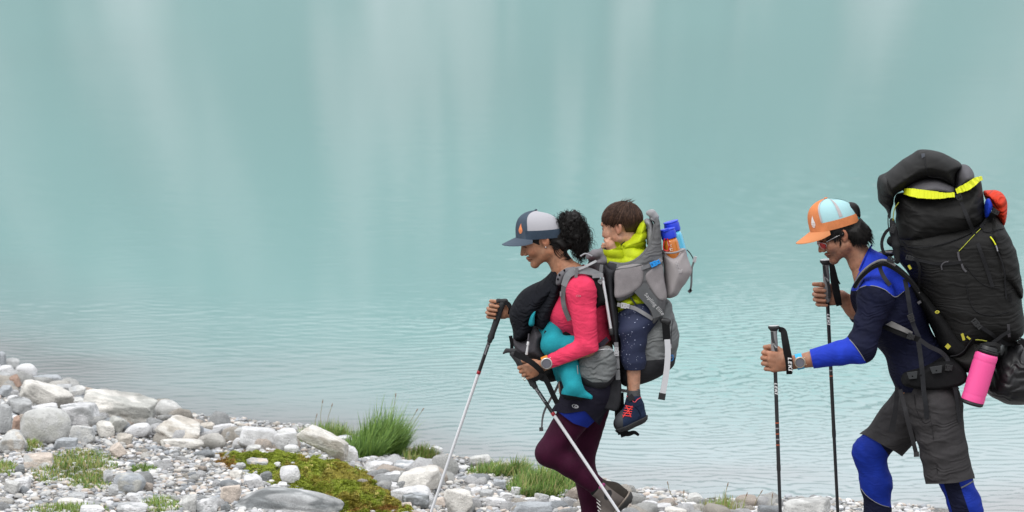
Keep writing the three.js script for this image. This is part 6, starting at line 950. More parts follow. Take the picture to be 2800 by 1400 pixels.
  part('collar_block', meshOf(U(0.01, cone(at(z1(600, 395), 0.06), at(z1(650, 400), 0.08), 0.022), cone(at(z1(640, 420), 0.09), at(z1(655, 440), 0.12), 0.018)), 0.006), cloth([0.05, 0.045, 0.05]), t); part('collar_tab', ribbon(many(z1, [[655, 395], [650, 440]]).map((q) => at(q, 0.16)), 0.016, 0.004), cloth([0.24, 0.24, 0.245]), t);
  part('webbing', tube(many(z1, [[530, 345], [560, 330], [600, 345]]).map((q) => at(q, 0.1)), 0.004, 12, 6), cloth([0.5, 0.5, 0.52]), t);
  // hip belt, its zipped pocket, the hanging strap ends
  const hipS = pillow(many(z1, [[512, 985], [540, 930], [600, 898], [700, 884], [733, 935], [738, 1030], [705, 1105], [640, 1128], [560, 1108], [520, 1060]]), 0.165, 0.055, 0.055), hip = crease(meshOf(hipS, 0.0055), sumOf(folds(0.006, 55, 0.8, 0.6, 0, 11), folds(0.002, 140, 0.2, 0.9, 0, 3))), hcut = above(many(z1, [[400, 1010], [530, 1048], [600, 1085], [690, 1085], [735, 1040], [800, 1020]]));
  part('hip_pocket', keep(hip, hcut), cloth([0.22, 0.23, 0.23], { folds: 0.006, fu: 5, fv: 5, rough: 0.6 }), t); part('hip_pocket_base', keep(hip, not(hcut)), charcoal, t);
  part('pocket_zip', tube(drape(many(z1, [[600, 905], [650, 894], [695, 892], [722, 905]]), hipS, 0.003, 0.2), 0.0028, 16, 6), zipM, t); part('zip_pull', ribbon(many(z1, [[694, 888], [724, 896]]).map((q) => at(q, 0.222)), 0.007, 0.003), zipM, t);
  part('pocket_cord', tube(many(z1, [[512, 985], [516, 1040], [520, 1098]]).map((q) => at(q, 0.222)), 0.0022, 10, 6), cloth([0.45, 0.45, 0.46]), t);
  part('hip_belt', ribbon(many(z1, [[612, 888], [650, 865], [690, 830]]).map((q, i) => at(q, [0.14, 0.15, 0.12][i])), 0.022, 0.006), cloth([0.05, 0.042, 0.06]), t); part('hip_belt', ribbon(many(z1, [[560, 1090], [520, 1075], [470, 1060], [430, 1050]]).map((q, i) => at(q, [0.17, 0.165, 0.13, 0.08][i])), 0.03, 0.006), black, t);
  buckle('frame_buckle', at(z1(742, 905), 0.172), 0.036, 0.02, 1.57, clipGrey, t); part('frame_strap', ribbon(many(z1, [[740, 850], [744, 930], [750, 1005]]).map((q) => at(q, 0.168)), 0.019, 0.003), cloth([0.26, 0.26, 0.27]), t); part('frame_strap', ribbon(many(z1, [[748, 1010], [752, 1070]]).map((q) => at(q, 0.165)), 0.02, 0.004), cloth([0.24, 0.24, 0.245]), t);
  part('hanging_panel', crease(meshOf(pillow(many(z1, [[715, 1062], [762, 1066], [760, 1235], [740, 1258], [700, 1250], [668, 1238], [690, 1150]]), 0.125, 0.02, 0.015), 0.005), folds(0.002, 60, 0.4, 0.9)), charcoal, t);
  part('hanging_strap', ribbon(many(z5, [[385, 860], [392, 1000], [398, 1100], [420, 1190]]).map((q, i) => at(q, 0.02)), (u) => 0.045, 0.008), black, t); part('hanging_strap', ribbon(many(z5, [[400, 1200], [440, 1188], [470, 1188], [510, 1178], [548, 1200]]).map((q) => at(q, 0.02)), (u) => 0.024 - 0.02 * Math.max(0, u - 0.4), 0.004), black, t);
  // chest strap end hanging in front of the skirt
  part('strap_tail', ribbon(many(z6, [[415, 150], [380, 225], [330, 310], [285, 400], [268, 470], [262, 545]]).map((q) => at(q, -0.12)), (u) => 0.012 - 0.004 * u, 0.003), cloth([0.30, 0.30, 0.31]), t); part('strap_tail_end', ribbon(many(z6, [[240, 560], [275, 558]]).map((q) => at(q, -0.118)), 0.018, 0.004), cloth([0.16, 0.16, 0.165]), t);
}
// ------------------------------------------------------------ the wrap-like carrier on her chest
{
  const t = thing('baby_carrier', 'black and grey baby carrier with raised hood on the chest of the woman in red', 'baby carrier', at(z1(300, 1060), 0));
  const fine = fabric(0.0085, 0.0095, 0.014, { rough: 0.8, folds: 0.006, fu: 4, fv: 6 });
  const hoodS = pillow(many(z1, [[388, 434], [345, 462], [318, 492], [255, 522], [190, 562], [140, 620], [116, 690], [114, 740], [126, 775], [138, 815], [142, 845], [195, 858], [240, 835], [268, 780], [310, 715], [352, 640], [402, 575], [420, 520]]), -0.01, 0.145, 0.10);
  part('hood', crease(meshOf(hoodS, 0.006), sumOf(folds(0.005, 75, -0.45, 0.9, 0.1, 5), folds(0.0025, 150, 0.1, 1, 0, 3))), fine, t);
  part('side_panel', crease(meshOf(pillow(many(z1, [[380, 450], [424, 522], [404, 600], [352, 715], [326, 778], [300, 785], [262, 742], [275, 670], [335, 585]]), 0.085, 0.055, 0.05), 0.0055), folds(0.002, 80, 0.6, 0.7, 0, 8)), fine, t);
  part('body_panel', crease(meshOf(pillow(many(z1, [[136, 838], [165, 850], [205, 848], [228, 800], [252, 744], [300, 778], [326, 800], [316, 855], [330, 905], [380, 950], [330, 975], [250, 962], [170, 935], [140, 890]]), 0, 0.165, 0.06), 0.006), sumOf(folds(0.002, 70, 0.6, 0.7, 0, 6))), cloth([0.075, 0.07, 0.078]), t);
  part('panel_seam', tube(many(z1, [[228, 800], [222, 850], [214, 900], [222, 950]]).map((q, i) => at(q, [0.150, 0.167, 0.167, 0.150][i])), 0.0035, 16, 6), cloth([0.1, 0.095, 0.105]), t); part('side_edge', tube(many(z1, [[326, 782], [315, 830], [318, 880], [340, 915]]).map((q, i) => at(q, 0.135 - 0.002 * i)), 0.005, 16, 6), cloth([0.04, 0.036, 0.042]), t);
  for (const [a, b] of [[[255, 752], [300, 800]], [[290, 765], [262, 792]], [[262, 755], [306, 778]]]) part('stitching', tube([at(z1(...a), 0.160), at(z1(...b), 0.162)], 0.0012, 4, 5), cloth([0.03, 0.028, 0.032]), t);
  part('toggle', rod(at(z1(224, 846), 0.172), at(z1(214, 922), 0.172), [[0, 0], [0, 0.005], [0.25, 0.006], [0.3, 0.0035], [0.5, 0.0045], [1, 0.0065], [1, 0]]), solid(0.62, 0.62, 0.62, 0.5), t);
  part('waist_belt', crease(meshOf(pillow(many(z1, [[150, 905], [200, 940], [290, 960], [380, 965], [420, 1040], [405, 1080], [345, 1096], [285, 1082], [215, 1000]]), 0, 0.13, 0.07), 0.007), folds(0.002, 70, 0.3, 0.9)), black, t);
  part('waist_strap', ribbon(many(z1, [[120, 812], [128, 860], [130, 905], [150, 930]]).map((q) => at(q, 0.04)), 0.016, 0.006), black, t);
  part('back_strap', ribbon(many(z1, [[410, 842], [452, 800], [490, 765]]).map((q) => at(q, 0.118)), 0.028, 0.006), black, t);
}
// ------------------------------------------------------------ bottles in the net pocket
function flask(label, top, foot, r, bodyMat, lidMat, z, extra) {
  const a = at(foot, z), b = at(top, z), t = thing('water_bottle', label, 'bottle', a);
  part('bottle_body', rod(a, a.clone().lerp(b, 0.72), [[0, 0], [0, r * 0.9], [0.05, r], [0.82, r], [0.9, r * 0.93], [1, r * 0.86], [1, 0]], 32), bodyMat, t);
  part('lid', rod(a.clone().lerp(b, 0.725), b, [[0, 0], [0, r * 0.9], [0.1, r * 0.98], [0.72, r * 0.98], [0.82, r * 0.9], [0.86, r * 0.9], [0.88, r * 0.98], [0.98, r * 0.95], [1, r * 0.8], [1, 0]], 32), lidMat, t);
  if (extra) extra(t, a, b); return t;
}
{
  const lidBlue = solid(0.014, 0.05, 0.62, 0.4);
  flask('orange water bottle with a blue flip lid in the net pocket of the child carrier', z3(850, 320), z3(935, 700), 0.036, solid(0.55, 0.16, 0.012, 0.2, { clearcoat: 0.6 }), lidBlue, 0.085, (t, a, b) => {
    part('lid_latch', plate(rect(0.024, 0.008), 0.004, at(z3(838, 338), 0.12), 0.28), lidBlue, t); part('carry_loop', tube(many(z3, [[826, 425], [812, 480], [815, 540], [858, 552], [870, 500], [850, 425]]).map((q) => at(q, 0.122)), 0.0032, 26, 6), solid(0.55, 0.015, 0.02, 0.4), t); const mk = solid(0.75, 0.7, 0.62, 0.6);
    for (let i = 0; i < 4; i++) part('scale_mark', plate(rect(i % 2 ? 0.006 : 0.010, 0.0018), 0.001, at(z3(886 + i * 5, 492 + i * 18), 0.1215), 0.2, [], 0), mk, t); part('scale_mark', ribbon(many(z3, [[852, 440], [866, 500], [886, 552]]).map((q) => at(q, 0.122)), 0.0035, 0.001), mk, t); });
  flask('light blue water bottle with a blue lid behind the orange bottle in the carrier pocket', z3(885, 245), z3(990, 640), 0.036, solid(0.10, 0.50, 0.72, 0.2, { clearcoat: 0.6 }), lidBlue, 0.015);
}
// ------------------------------------------------------------ trekking poles
const poleBlack = solid(0.014, 0.014, 0.016, 0.3, { clearcoat: 0.4 }), foam = solid(0.035, 0.036, 0.038, 0.9), white = solid(0.74, 0.74, 0.76, 0.35), redM = solid(0.35, 0.02, 0.03, 0.4);
function polePoint(pl, py) { const A_ = toPx(pl.a), B_ = toPx(pl.b), t = (py - A_[1]) / (B_[1] - A_[1]); return pl.a.clone().lerp(pl.b, t); }
function strapLoop(t, pts, w, mat) { return part('wrist_strap', ribbon(pts, w, 0.003), mat, t); }
{
  const make = (label, pl, pyJoin, o) => {
    const t = thing('trekking_pole', label, 'trekking pole', pl.b), join = polePoint(pl, pyJoin), d = pl.b.clone().sub(pl.a).normalize(), L = pl.a.distanceTo(pl.b);
    const gripEnd = pl.a.clone().addScaledVector(d, 0.205), base = pl.b.clone();
    part('grip', rod(pl.a, gripEnd, [[0, 0], [0, 0.012], [0.04, 0.0155], [0.1, 0.014], [0.24, 0.0125], [0.34, 0.0152], [0.5, 0.0145], [0.75, 0.0135], [0.86, 0.0165], [0.9, 0.0125], [0.97, 0.0115], [1, 0]], 24), foam, t);
    part('grip_top', meshOf(U(0.01, cone(pl.a.clone().add(V(0.012, 0.004, 0)), pl.a.clone().add(V(-0.022, 0.006, 0)), 0.0125, 0.008), cone(pl.a.clone().add(V(-0.022, 0.006, 0)), pl.a.clone().add(V(-0.036, -0.006, 0)), 0.008, 0.005)), 0.004), foam, t);
    part('upper_shaft', rod(gripEnd.clone().addScaledVector(d, -0.01), join, [[0, 0], [0, 0.0088], [1, 0.0088], [1, 0]], 16), poleBlack, t); part('joint', rod(join.clone().addScaledVector(d, -0.012), join.clone().addScaledVector(d, 0.004), [[0, 0], [0, 0.0096], [1, 0.0096], [1, 0]], 16), redM, t);
    part('lower_shaft', rod(join, base.clone().addScaledVector(d, -0.03), [[0, 0], [0, 0.0078], [1, 0.0062], [1, 0]], 16), white, t); part('basket', rod(base.clone().addScaledVector(d, -0.075), base.clone().addScaledVector(d, -0.06), [[0, 0], [0, 0.02], [0.4, 0.026], [1, 0.012], [1, 0]], 20), clip, t); part('tip', rod(base.clone().addScaledVector(d, -0.06), base, [[0, 0.0075], [0.6, 0.005], [1, 0.002]], 12), clip, t);
    const w = polePoint(pl, o.text), ang = Math.atan2(d.y, d.x), tn = V(0, 0, 1).cross(d).normalize(); part('lettering', words3('Black Diamond', 0.0080, w.clone().add(V(0, 0, 0.0093)), ang, { font: 'serif', slant: 0.25, stretch: 0.95 }), solid(0.42, 0.42, 0.44, 0.5), t);
    return t;
  };
  const n = make('nearer white and black trekking pole slanting back beside the woman\'s leg', poleWN, 1133, { text: 1078 });
  strapLoop(n, [[250, 705, 0.21], [330, 745, 0.235], [430, 800, 0.262], [520, 880, 0.262], [545, 925, 0.25], [600, 1020, 0.25], [650, 1130, 0.25], [694, 1222, 0.25]].map(([x, y, z]) => at(z4(x, y), z)), (u) => 0.027 - 0.004 * u, black);
  strapLoop(n, [[540, 915, 0.258], [500, 960, 0.25], [440, 985, 0.23]].map(([x, y, z]) => at(z4(x, y), z)), 0.02, black);
  const f = make('farther white and black trekking pole planted ahead of the woman', poleWF, 1018, { text: 945 });
  strapLoop(f, [[150, 178, -0.15], [190, 195, -0.13], [212, 240, -0.12], [205, 300, -0.15]].map(([x, y, z]) => at(z4(x, y), z)), 0.02, black);
}
// ------------------------------------------------------------ the man with the big pack
const m1 = (x, y) => [2060 + x / 1.2622, 380 + y / 1.2622], m2 = (x, y) => [2160 + x / 3.788, 520 + y / 3.788], m3 = (x, y) => [2380 + x / 3.0667, 400 + y / 3.0667], m4 = (x, y) => [2080 + x / 3.5778, 700 + y / 3.5778], m5 = (x, y) => [2400 + x / 3.22, 760 + y / 3.22], m6 = (x, y) => [2300 + x / 3.578, 1040 + y / 3.578];
const MZ = 0.35, man = thing('person', 'man in blue and navy shirt, grey shorts and orange cap under a huge pack', 'person', W(2540, 1545, MZ));
const mHead = headFrame(W(2293, 640, MZ), 27 * DEG, 0.06, 1.0), mCap = headFrame(at(m2(472, 366), MZ), 13.8 * DEG, 0.06, 1);
const mNeckTop = mHead.at(0.032, -0.05, 0), mNeck = at(m1(378, 428), MZ), mTop = at(m1(415, 470), MZ), mChest = at(m1(478, 590), MZ), mWaist = at(m1(575, 792), MZ), mHips = at(m1(617, 915), MZ);
const mShoN = at(m1(424, 540), MZ + 0.175), mElbN = at(m4(985, 905), MZ + 0.245), mWriN = at(m4(318, 1046), MZ + 0.225), mShoF = at(m1(400, 535), MZ - 0.175), mElbF = at(m1(372, 600), MZ - 0.25), mWriF = at(m4(790, 402), MZ - 0.2);
const mHipN = W(2556, 1108, MZ + 0.095), mKneeN = W(2606, 1292, MZ + 0.11), mAnkN = W(2700, 1548, MZ + 0.11), mHipF = W(2508, 1102, MZ - 0.095), mKneeF = W(2376, 1236, MZ - 0.11), mCalfF = W(2396, 1322, MZ - 0.11), mAnkF = W(2406, 1500, MZ - 0.11);
const poleMN = { a: at(m4(128, 692), MZ + 0.195), b: W(2139, 1560, MZ + 0.24) }, poleMF = { a: at(m4(634, 46), MZ - 0.165), b: W(2298, 1545, MZ - 0.2) };
{
  const torso = U(0.06, limb(0.05, [mTop, mChest, mWaist, mHips], [0.085, 0.122, 0.104, 0.112]), ellipsoid(mChest, V(0.13, 0.15, 0.175)), ellipsoid(mWaist, V(0.11, 0.12, 0.15)), ellipsoid(mHips, V(0.12, 0.12, 0.165)));
  const shoulders = U(0.05, cone(mTop, mShoN, 0.065, 0.068), cone(mTop, mShoF, 0.065, 0.068));
  const armN = U(0.02, limb(0.015, [mShoN, mElbN], [0.064, 0.05]), limb(0.015, [mElbN, mElbN.clone().lerp(mWriN, 0.3), mWriN], [0.048, 0.047, 0.0285])), armF = limb(0.02, [mShoF, mElbF, mElbF.clone().lerp(mWriF, 0.35), mWriF], [0.064, 0.048, 0.044, 0.029]);
  const legN = limb(0.03, [mHipN, mKneeN, mKneeN.clone().lerp(mAnkN, 0.35), mAnkN], [0.076, 0.068, 0.064, 0.042]), legF = limb(0.03, [mHipF, mKneeF, mCalfF, W(2400, 1400, MZ - 0.11), mAnkF], [0.076, 0.065, 0.064, 0.053, 0.042]);
  const neck = limb(0.02, [mNeckTop, mNeck, mTop], [0.056, 0.058, 0.08]), head = inFrame(mHead, headSolid({ jaw: 1.12, nose: 1.25 }));
  const upN = poleMN.a.clone().sub(poleMN.b).normalize(), upF = poleMF.a.clone().sub(poleMF.b).normalize();
  const handN = handSolid(mWriN, V(-1, 0.06, -0.02).normalize(), upN, V(0, 0, 1), 1.2), handF = handSolid(mWriF, V(-1, 0.04, 0.08).normalize(), upF, V(0, 0, -1), 1.12, { thumb: [[0.022, 0.026, -0.008], [0.05, 0.046, -0.018], [0.082, 0.052, -0.026], [0.112, 0.052, -0.024]] });
  const fore = (w, e, k) => cone(w, w.clone().lerp(e, 0.5), 0.0285, 0.043);
  part('body', mergeGeometries([tint(meshOf(U(0.03, torso, shoulders, armN, armF, legN, legF, limb(0.02, [mNeck, mTop], [0.058, 0.08])), 0.011)), tint(meshOf(U(0.022, head, neck), 0.0034), complexion(mHead, 0.75)), tint(meshOf(U(0.014, handN, fore(mWriN, mElbN)), 0.0029)), tint(meshOf(U(0.014, handF, fore(mWriF, mElbF)), 0.0029))]), skinM, man);
  featuresOf(mHead, man, { eye: 0.5, browR: 0.0032 });
  // shirt: royal blue yoke and sleeves' lower ends, navy between, grey piping
  const shirtS = U(0.04, grow(torso, 0.007), grow(shoulders, 0.01), grow(limb(0.015, [mShoN, mElbN], [0.064, 0.054]), 0.007), grow(limb(0.015, [mElbN, mElbN.clone().lerp(mWriN, 0.3), mElbN.clone().lerp(mWriN, 0.72)], [0.052, 0.05, 0.04]), 0.004), grow(limb(0.02, [mShoF, mElbF], [0.064, 0.048]), 0.008), grow(limb(0.02, [mNeckTop, mNeck, mTop], [0.056, 0.058, 0.08]), 0.008));
  let sg = crease(meshOf(shirtS, 0.0062), sumOf(folds(0.0045, 80, 0.5, 0.85, 0.1, 21), folds(0.0022, 180, 0.8, 0.4, 0, 9)));
  const cN = mElbN.clone().sub(mWriN).normalize(), cP = at(m4(505, 1034), mWriN.z); sg = keep(sg, (x, y, z) => (z > MZ + 0.1 && x < mElbN.x + 0.02 && y < mElbN.y + 0.06 ? (x - cP.x) * cN.x + (y - cP.y) * cN.y + (z - cP.z) * cN.z : 1));
  const neckLine = not(rightOf([2347, 748], [2388, 662])); sg = keep(sg, (x, y, z) => y < mNeck.y - 0.16 ? 1 : neckLine(x, y, z));
  sg = keep(sg, above([[2300, 1070], [2440, 1072], [2560, 1076], [2700, 1050]]));
  const yokeLine = many(m2, [[400, 1060], [690, 1042], [735, 1008], [790, 990], [890, 996], [985, 1032], [1085, 1106], [1180, 1050], [1330, 930], [1700, 700]]), yoke = above(yokeLine), armLine = rightOf(m4(866, 812), m4(1024, 1030)), fore_ = (x, y, z) => Math.min(-armLine(x, y, z), z - MZ - 0.08, (toPx(V(x, y, z))[1] - 900) * 0.002);
  const royal = cloth([0.022, 0.06, 0.62], { rough: 0.7, folds: 0.0012, fu: 4, fv: 6 }), navy = cloth([0.0085, 0.0105, 0.034], { rough: 0.75, folds: 0.003, fu: 4, fv: 6 });
  part('shirt_yoke', keep(sg, yoke), royal, man); const low = keep(sg, not(yoke)); part('shirt_sleeve', keep(low, fore_), royal, man); part('shirt', keep(low, not(fore_)), navy, man);
  const piping = cloth([0.4, 0.4, 0.42]); part('piping', tube(drape(yokeLine.slice(1, 8), shirtS, 0.0015, MZ + 0.2), 0.0018, 40, 6), piping, man); part('piping', tube(drape(many(m4, [[870, 818], [910, 862], [960, 930], [1000, 990], [1018, 1022]]), shirtS, 0.0015, MZ + 0.3), 0.0018, 24, 6), piping, man);
  const lp = land(...m2(806, 938), shirtS, 0.9, 0.003); if (lp) { const r = new THREE.TorusGeometry(0.0085, 0.0011, 6, 26); r.scale(1.2, 0.5, 0.6); r.translate(lp.x, lp.y, lp.z); part('chest_logo', r, solid(0.012, 0.03, 0.36, 0.7), man); }
  part('collar', tube(drape(many(m2, [[846, 572], [826, 604], [786, 680], [748, 760], [716, 836]]), U(0.02, shirtS, neck), 0.001, MZ + 0.07), 0.0045, 24, 6), royal, man);
  // shorts, each leg its own cloth
  const shM = cloth([0.062, 0.058, 0.060], { rough: 0.8, folds: 0.003, fu: 3, fv: 5 });
  const shN = U(0.06, ellipsoid(mHips, V(0.13, 0.125, 0.175)), cone(mHipN, W(2603, 1345, MZ + 0.115), 0.110, 0.106)), shF = U(0.06, ellipsoid(mHips, V(0.125, 0.12, 0.165)), cone(mHipF, W(2400, 1232, MZ - 0.115), 0.114, 0.104));
  const wr = sumOf(folds(0.014, 34, 0.55, 0.8, 0, 31), folds(0.006, 85, -0.3, 0.9, 0, 12));
  part('shorts_leg', keep(crease(meshOf(shF, 0.007), wr), both(above(many(m6, [[-200, 490], [225, 530], [380, 618], [530, 700], [642, 776], [730, 700], [1500, 700]])), not(above([[2300, 1018], [2800, 1018]])))), shM, man);
  part('shorts_leg', keep(crease(meshOf(shN, 0.007), wr), both(above(many(m6, [[300, 1010], [845, 1014], [1000, 1012], [1150, 1000], [1275, 962], [1600, 940]])), not(above([[2300, 1018], [2800, 1018]])))), shM, man);
  part('shorts_waist', keep(crease(meshOf(U(0.05, ellipsoid(mHips, V(0.134, 0.13, 0.17)), cone(mHipN, mHipF, 0.112), ellipsoid(mWaist, V(0.116, 0.126, 0.155))), 0.0075), folds(0.006, 60, 0.5, 0.8, 0, 3)), both(above([[2300, 1150], [2800, 1150]]), not(above([[2300, 1030], [2500, 1040], [2800, 1060]])))), shM, man);
  part('shorts_fly', tube(drape(many(m6, [[715, 110], [720, 200], [750, 320], [820, 420], [870, 400]]), shN, 0.001, MZ + 0.1), 0.0022, 24, 6), cloth([0.035, 0.033, 0.035]), man); part('shorts_seam', tube(drape(many(m6, [[850, 150], [880, 400], [920, 700], [950, 985]]), shN, 0.0, MZ + 0.2), 0.0015, 24, 6), cloth([0.04, 0.038, 0.04]), man);
  // tights: blue panels over navy
  const tightM = cloth([0.012, 0.04, 0.38], { rough: 0.7, folds: 0.0012, fu: 5, fv: 8 }), tw = sumOf(folds(0.0035, 110, 0.45, 0.85, 0, 17), folds(0.0018, 200, 0.6, 0.7, 0, 5));
  const tf = crease(meshOf(grow(limb(0.03, [mHipF.clone().lerp(mKneeF, 0.45), mKneeF, mCalfF, W(2400, 1400, MZ - 0.11), mAnkF], [0.075, 0.067, 0.064, 0.053, 0.042]), 0.004), 0.0062), tw), fLow = not(above(many(m6, [[-100, 950], [185, 1050], [240, 1120], [320, 1180], [400, 1220], [480, 1242], [800, 1260]]))), fTop = not(rightOf(m6(370, 600), m6(490, 770))), fBlue = both(not(fLow), fTop);
  part('tights', keep(tf, fBlue), tightM, man); part('tights_panel', keep(tf, not(fBlue)), navy, man);
  part('piping', tube(drape(many(m6, [[195, 1060], [240, 1120], [320, 1182], [400, 1222], [470, 1240]]), grow(legF, 0.006), 0.001, MZ - 0.05), 0.0016, 24, 6), piping, man);
  const tn = crease(meshOf(grow(limb(0.03, [mHipN.clone().lerp(mKneeN, 0.45), mKneeN, mKneeN.clone().lerp(mAnkN, 0.35), mAnkN], [0.075, 0.070, 0.066, 0.042]), 0.004), 0.0062), tw), nLen = 0;
  const mid = both(not(rightOf(m6(1150, 1500), m6(1000, 1000))), rightOf(m6(1290, 1400), m6(1165, 1030))); part('tights', keep(tn, not(mid)), tightM, man); part('tights_panel', keep(tn, mid), navy, man);
  part('tights_band', tube(drape(many(m6, [[1172, 1052], [1230, 1022], [1292, 985]]), grow(legN, 0.006), 0.001, MZ + 0.15), 0.004, 16, 6), cloth([0.25, 0.26, 0.3]), man);
  for (const a of [mAnkN, mAnkF]) { const b = new THREE.Group(); b.name = 'walking_shoe'; man.add(b); const up = U(0.03, cone(a.clone().add(V(0.01, 0.05, 0)), a.clone().add(V(0.01, 0, 0)), 0.05, 0.05), cone(a.clone().add(V(0.04, -0.045, 0)), a.clone().add(V(-0.15, -0.06, 0)), 0.042, 0.034)), base = a.y - 0.082; part('upper', meshOf(prim((x, y, z) => Math.max(up.f(x, y, z), base - y), up.lo, up.hi), 0.007), cloth([0.08, 0.08, 0.085]), b); part('sole', meshOf(prim((x, y, z) => Math.max(up.f(x, y + 0.02, z) - 0.006, y - base, base - 0.028 - y), up.lo.map((v) => v - 0.04), up.hi.map((v) => v + 0.04)), 0.007), solid(0.02, 0.02, 0.022, 0.8), b); }
  // hair
  const hairS = U(0.02, inFrame(mHead, grow(ellipsoid(V(0.012, 0.03, 0), V(0.092, 0.08, 0.0745)), 0.004)), pillow(many(m2, [[470, 405], [560, 380], [680, 320], [735, 300], [790, 350], [832, 395], [846, 470], [835, 520], [790, 560], [700, 578], [640, 562], [600, 510], [570, 470], [510, 450]]), MZ, 0.088, 0.06));
  const earGap = (x, y, z) => { const [a, b, c] = mHead.toLocal(x, y, z); return Math.min(Math.abs(c) > 0.03 ? Math.hypot((a - 0.012) / 0.9, b + 0.006) - 0.024 : 1, both(rightOf(m2(250, 360), m2(330, 500)), () => 1)(x, y, z) * 0 + (a + 0.062), b + 0.075 - (a < 0.02 ? 0.028 - (a < -0.03 ? -0.012 : 0) : 0)); };
  part('hair', keep(crease(meshOf(hairS, 0.005), folds(0.0025, 170, 0.5, -0.7, 0.3, 4)), earGap), hairDark, man);
  const r = rng(99), list = [];
  for (let i = 0; i < 900; i++) { const x = 500 + r() * 330, y = 330 + r() * 190, p0 = land(...m2(x, y), hairS, 0.9, 0.0); if (!p0) continue; const dx = 0.012 + 0.012 * r(), dy = -0.022 - 0.02 * r(), q = p0.clone().add(V(dx * 0.5, dy * 0.5, 0.002)), e = p0.clone().add(V(dx * (x > 700 ? 1.1 : 0.2), dy, -0.002 + 0.005 * (r() - 0.5))); if (earGap(...A(p0)) < 0.002) continue; list.push([p0, q, e]); }
  for (let i = 0; i < 150; i++) { const x = 300 + r() * 190, y = 430 + r() * 60, p0 = land(...m2(x, y), hairS, 0.9, 0.001); if (!p0) continue; list.push([p0, p0.clone().add(V(0.006, -0.012, 0.001)), p0.clone().add(V(0.016 * r(), -0.026 - 0.01 * r(), 0))]); }
  part('hair_strands', strands(list, 0.0013), hairDark, man).userData.kind = 'stuff';
  part('hair_tuft', crease(meshOf(pillow(many(m2, [[600, 140], [660, 132], [700, 152], [728, 195], [735, 240], [733, 285], [690, 290], [600, 270]]), MZ, 0.04, 0.02), 0.004), folds(0.002, 200, 0.4, 0.8)), hairDark, man);
  // cap
  const cap = new THREE.Group(); cap.name = 'cap'; man.add(cap);
  const K = capSet(mCap, { rx: 0.1155, rz: 0.084, tall: 0.124, cx: 0, rim: 0, tip: -0.002, brim: 0.074, droop: 0.45, bend: 0.022 }), fb = (t) => 0.98 - 0.28 * smooth(0.2, 1, t), orange = cloth([0.93, 0.32, 0.125]), net = netMat([0.42, 0.68, 0.71]);
  part('front_panel', K.build((t) => -fb(t), fb, 0.1, 0.999, 0.001), orange, cap); part('net_panel', K.build(fb, 2.75, 0.16, 0.999, 0), net, cap); part('net_panel', K.build(3.53, (t) => Math.PI * 2 - fb(t), 0.2, 0.999, 0), net, cap);
  const trim = cloth([0.66, 0.60, 0.60]); part('net_seam', K.build((t) => fb(t) - 0.03, (t) => fb(t) + 0.05, 0.2, 0.99, 0.0018, 4), trim, cap); part('net_seam', K.build(1.72, 1.86, 0.22, 0.99, 0.0018, 4), trim, cap);
  part('band', K.build(0.9, 2.6, -0.02, 0.18, 0.0018), orange, cap); part('band', K.build(Math.PI * 2 - 2.6, Math.PI * 2 - 0.9, -0.02, 0.18, 0.0018), orange, cap); part('front_band', K.build(-0.93, 0.93, -0.02, 0.11, 0.0014), orange, cap); part('back_strap', K.build(2.55, 3.73, 0.0, 0.17, 0.001), cloth([0.07, 0.38, 0.42]), cap);
  part('visor', K.visor(), cloth([0.94, 0.37, 0.16]), cap); { const b = new THREE.SphereGeometry(0.008, 12, 8); b.scale(1, 0.5, 1); const q = mCap.at(...K.pt(0, 0.999, 0.001)); b.translate(q.x, q.y, q.z); part('button', b, orange, cap); }
  const w = solid(0.8, 0.76, 0.74, 0.7); part('drop_logo', K.drop(0.55, 0.17, 0.022, 0.42, 0.36, 1), w, cap); for (const [a, b] of [[0.0, 0.09], [0.12, 0.21], [0.24, 0.335]]) part('drop_logo', K.drop(0.55, 0.17, 0.022, 0.42, a, b), w, cap);
  // sunglasses
  const gl = thing('sunglasses', 'wraparound sunglasses with red mirrored lenses on the face of the bent man', 'sunglasses', mHead.at(-0.09, 0, 0)), lens = solid(0.42, 0.012, 0.012, 0.06, { metalness: 0.35, clearcoat: 1 }), fr = solid(0.30, 0.29, 0.29, 0.25, { metalness: 0.5 });
  for (const s of [1, -1]) {
    const g = meshOf(inFrame(mHead, prim((x, y, z) => Math.max(ellipsoid(V(-0.066, -0.004, 0.034 * s), V(0.037, 0.034, 0.034)).f(x, y, z), -ellipsoid(V(-0.062, -0.004, 0.034 * s), V(0.037, 0.034, 0.034)).f(x, y, z), Math.hypot((y + 0.006) / 0.021, (z - 0.037 * s) / 0.031) * 0.02 - 0.02, x + 0.055), [-0.11, -0.04, Math.min(0, 0.075 * s)], [-0.05, 0.03, Math.max(0, 0.075 * s)])), 0.0022); part('lens', g, lens, gl);
    part('rim', tube(Array.from({ length: 13 }, (_, i) => { const a = -0.5 + i / 12 * 3.9, zz = 0.037 + 0.030 * Math.cos(a), yy = -0.006 + 0.0205 * Math.sin(a), u = (yy + 0.004) / 0.034, v = (zz - 0.034) / 0.034; return mHead.at(-0.066 - 0.0375 * Math.sqrt(Math.max(0, 1 - u * u - v * v)), yy, zz * s); }), 0.0016, 26, 6), fr, gl);
    part('temple_arm', tube([[-0.07, 0.004, 0.066], [-0.03, 0.006, 0.075], [0.012, 0.005, 0.078]].map(([x, y, z]) => mHead.at(x, y, z * s)), 0.002, 12, 6), fr, gl);
  }
  part('bridge', tube([[-0.1, 0.002, 0.012], [-0.105, 0.004, 0], [-0.1, 0.002, -0.012]].map((q) => mHead.at(...q)), 0.0018, 8, 6), fr, gl);
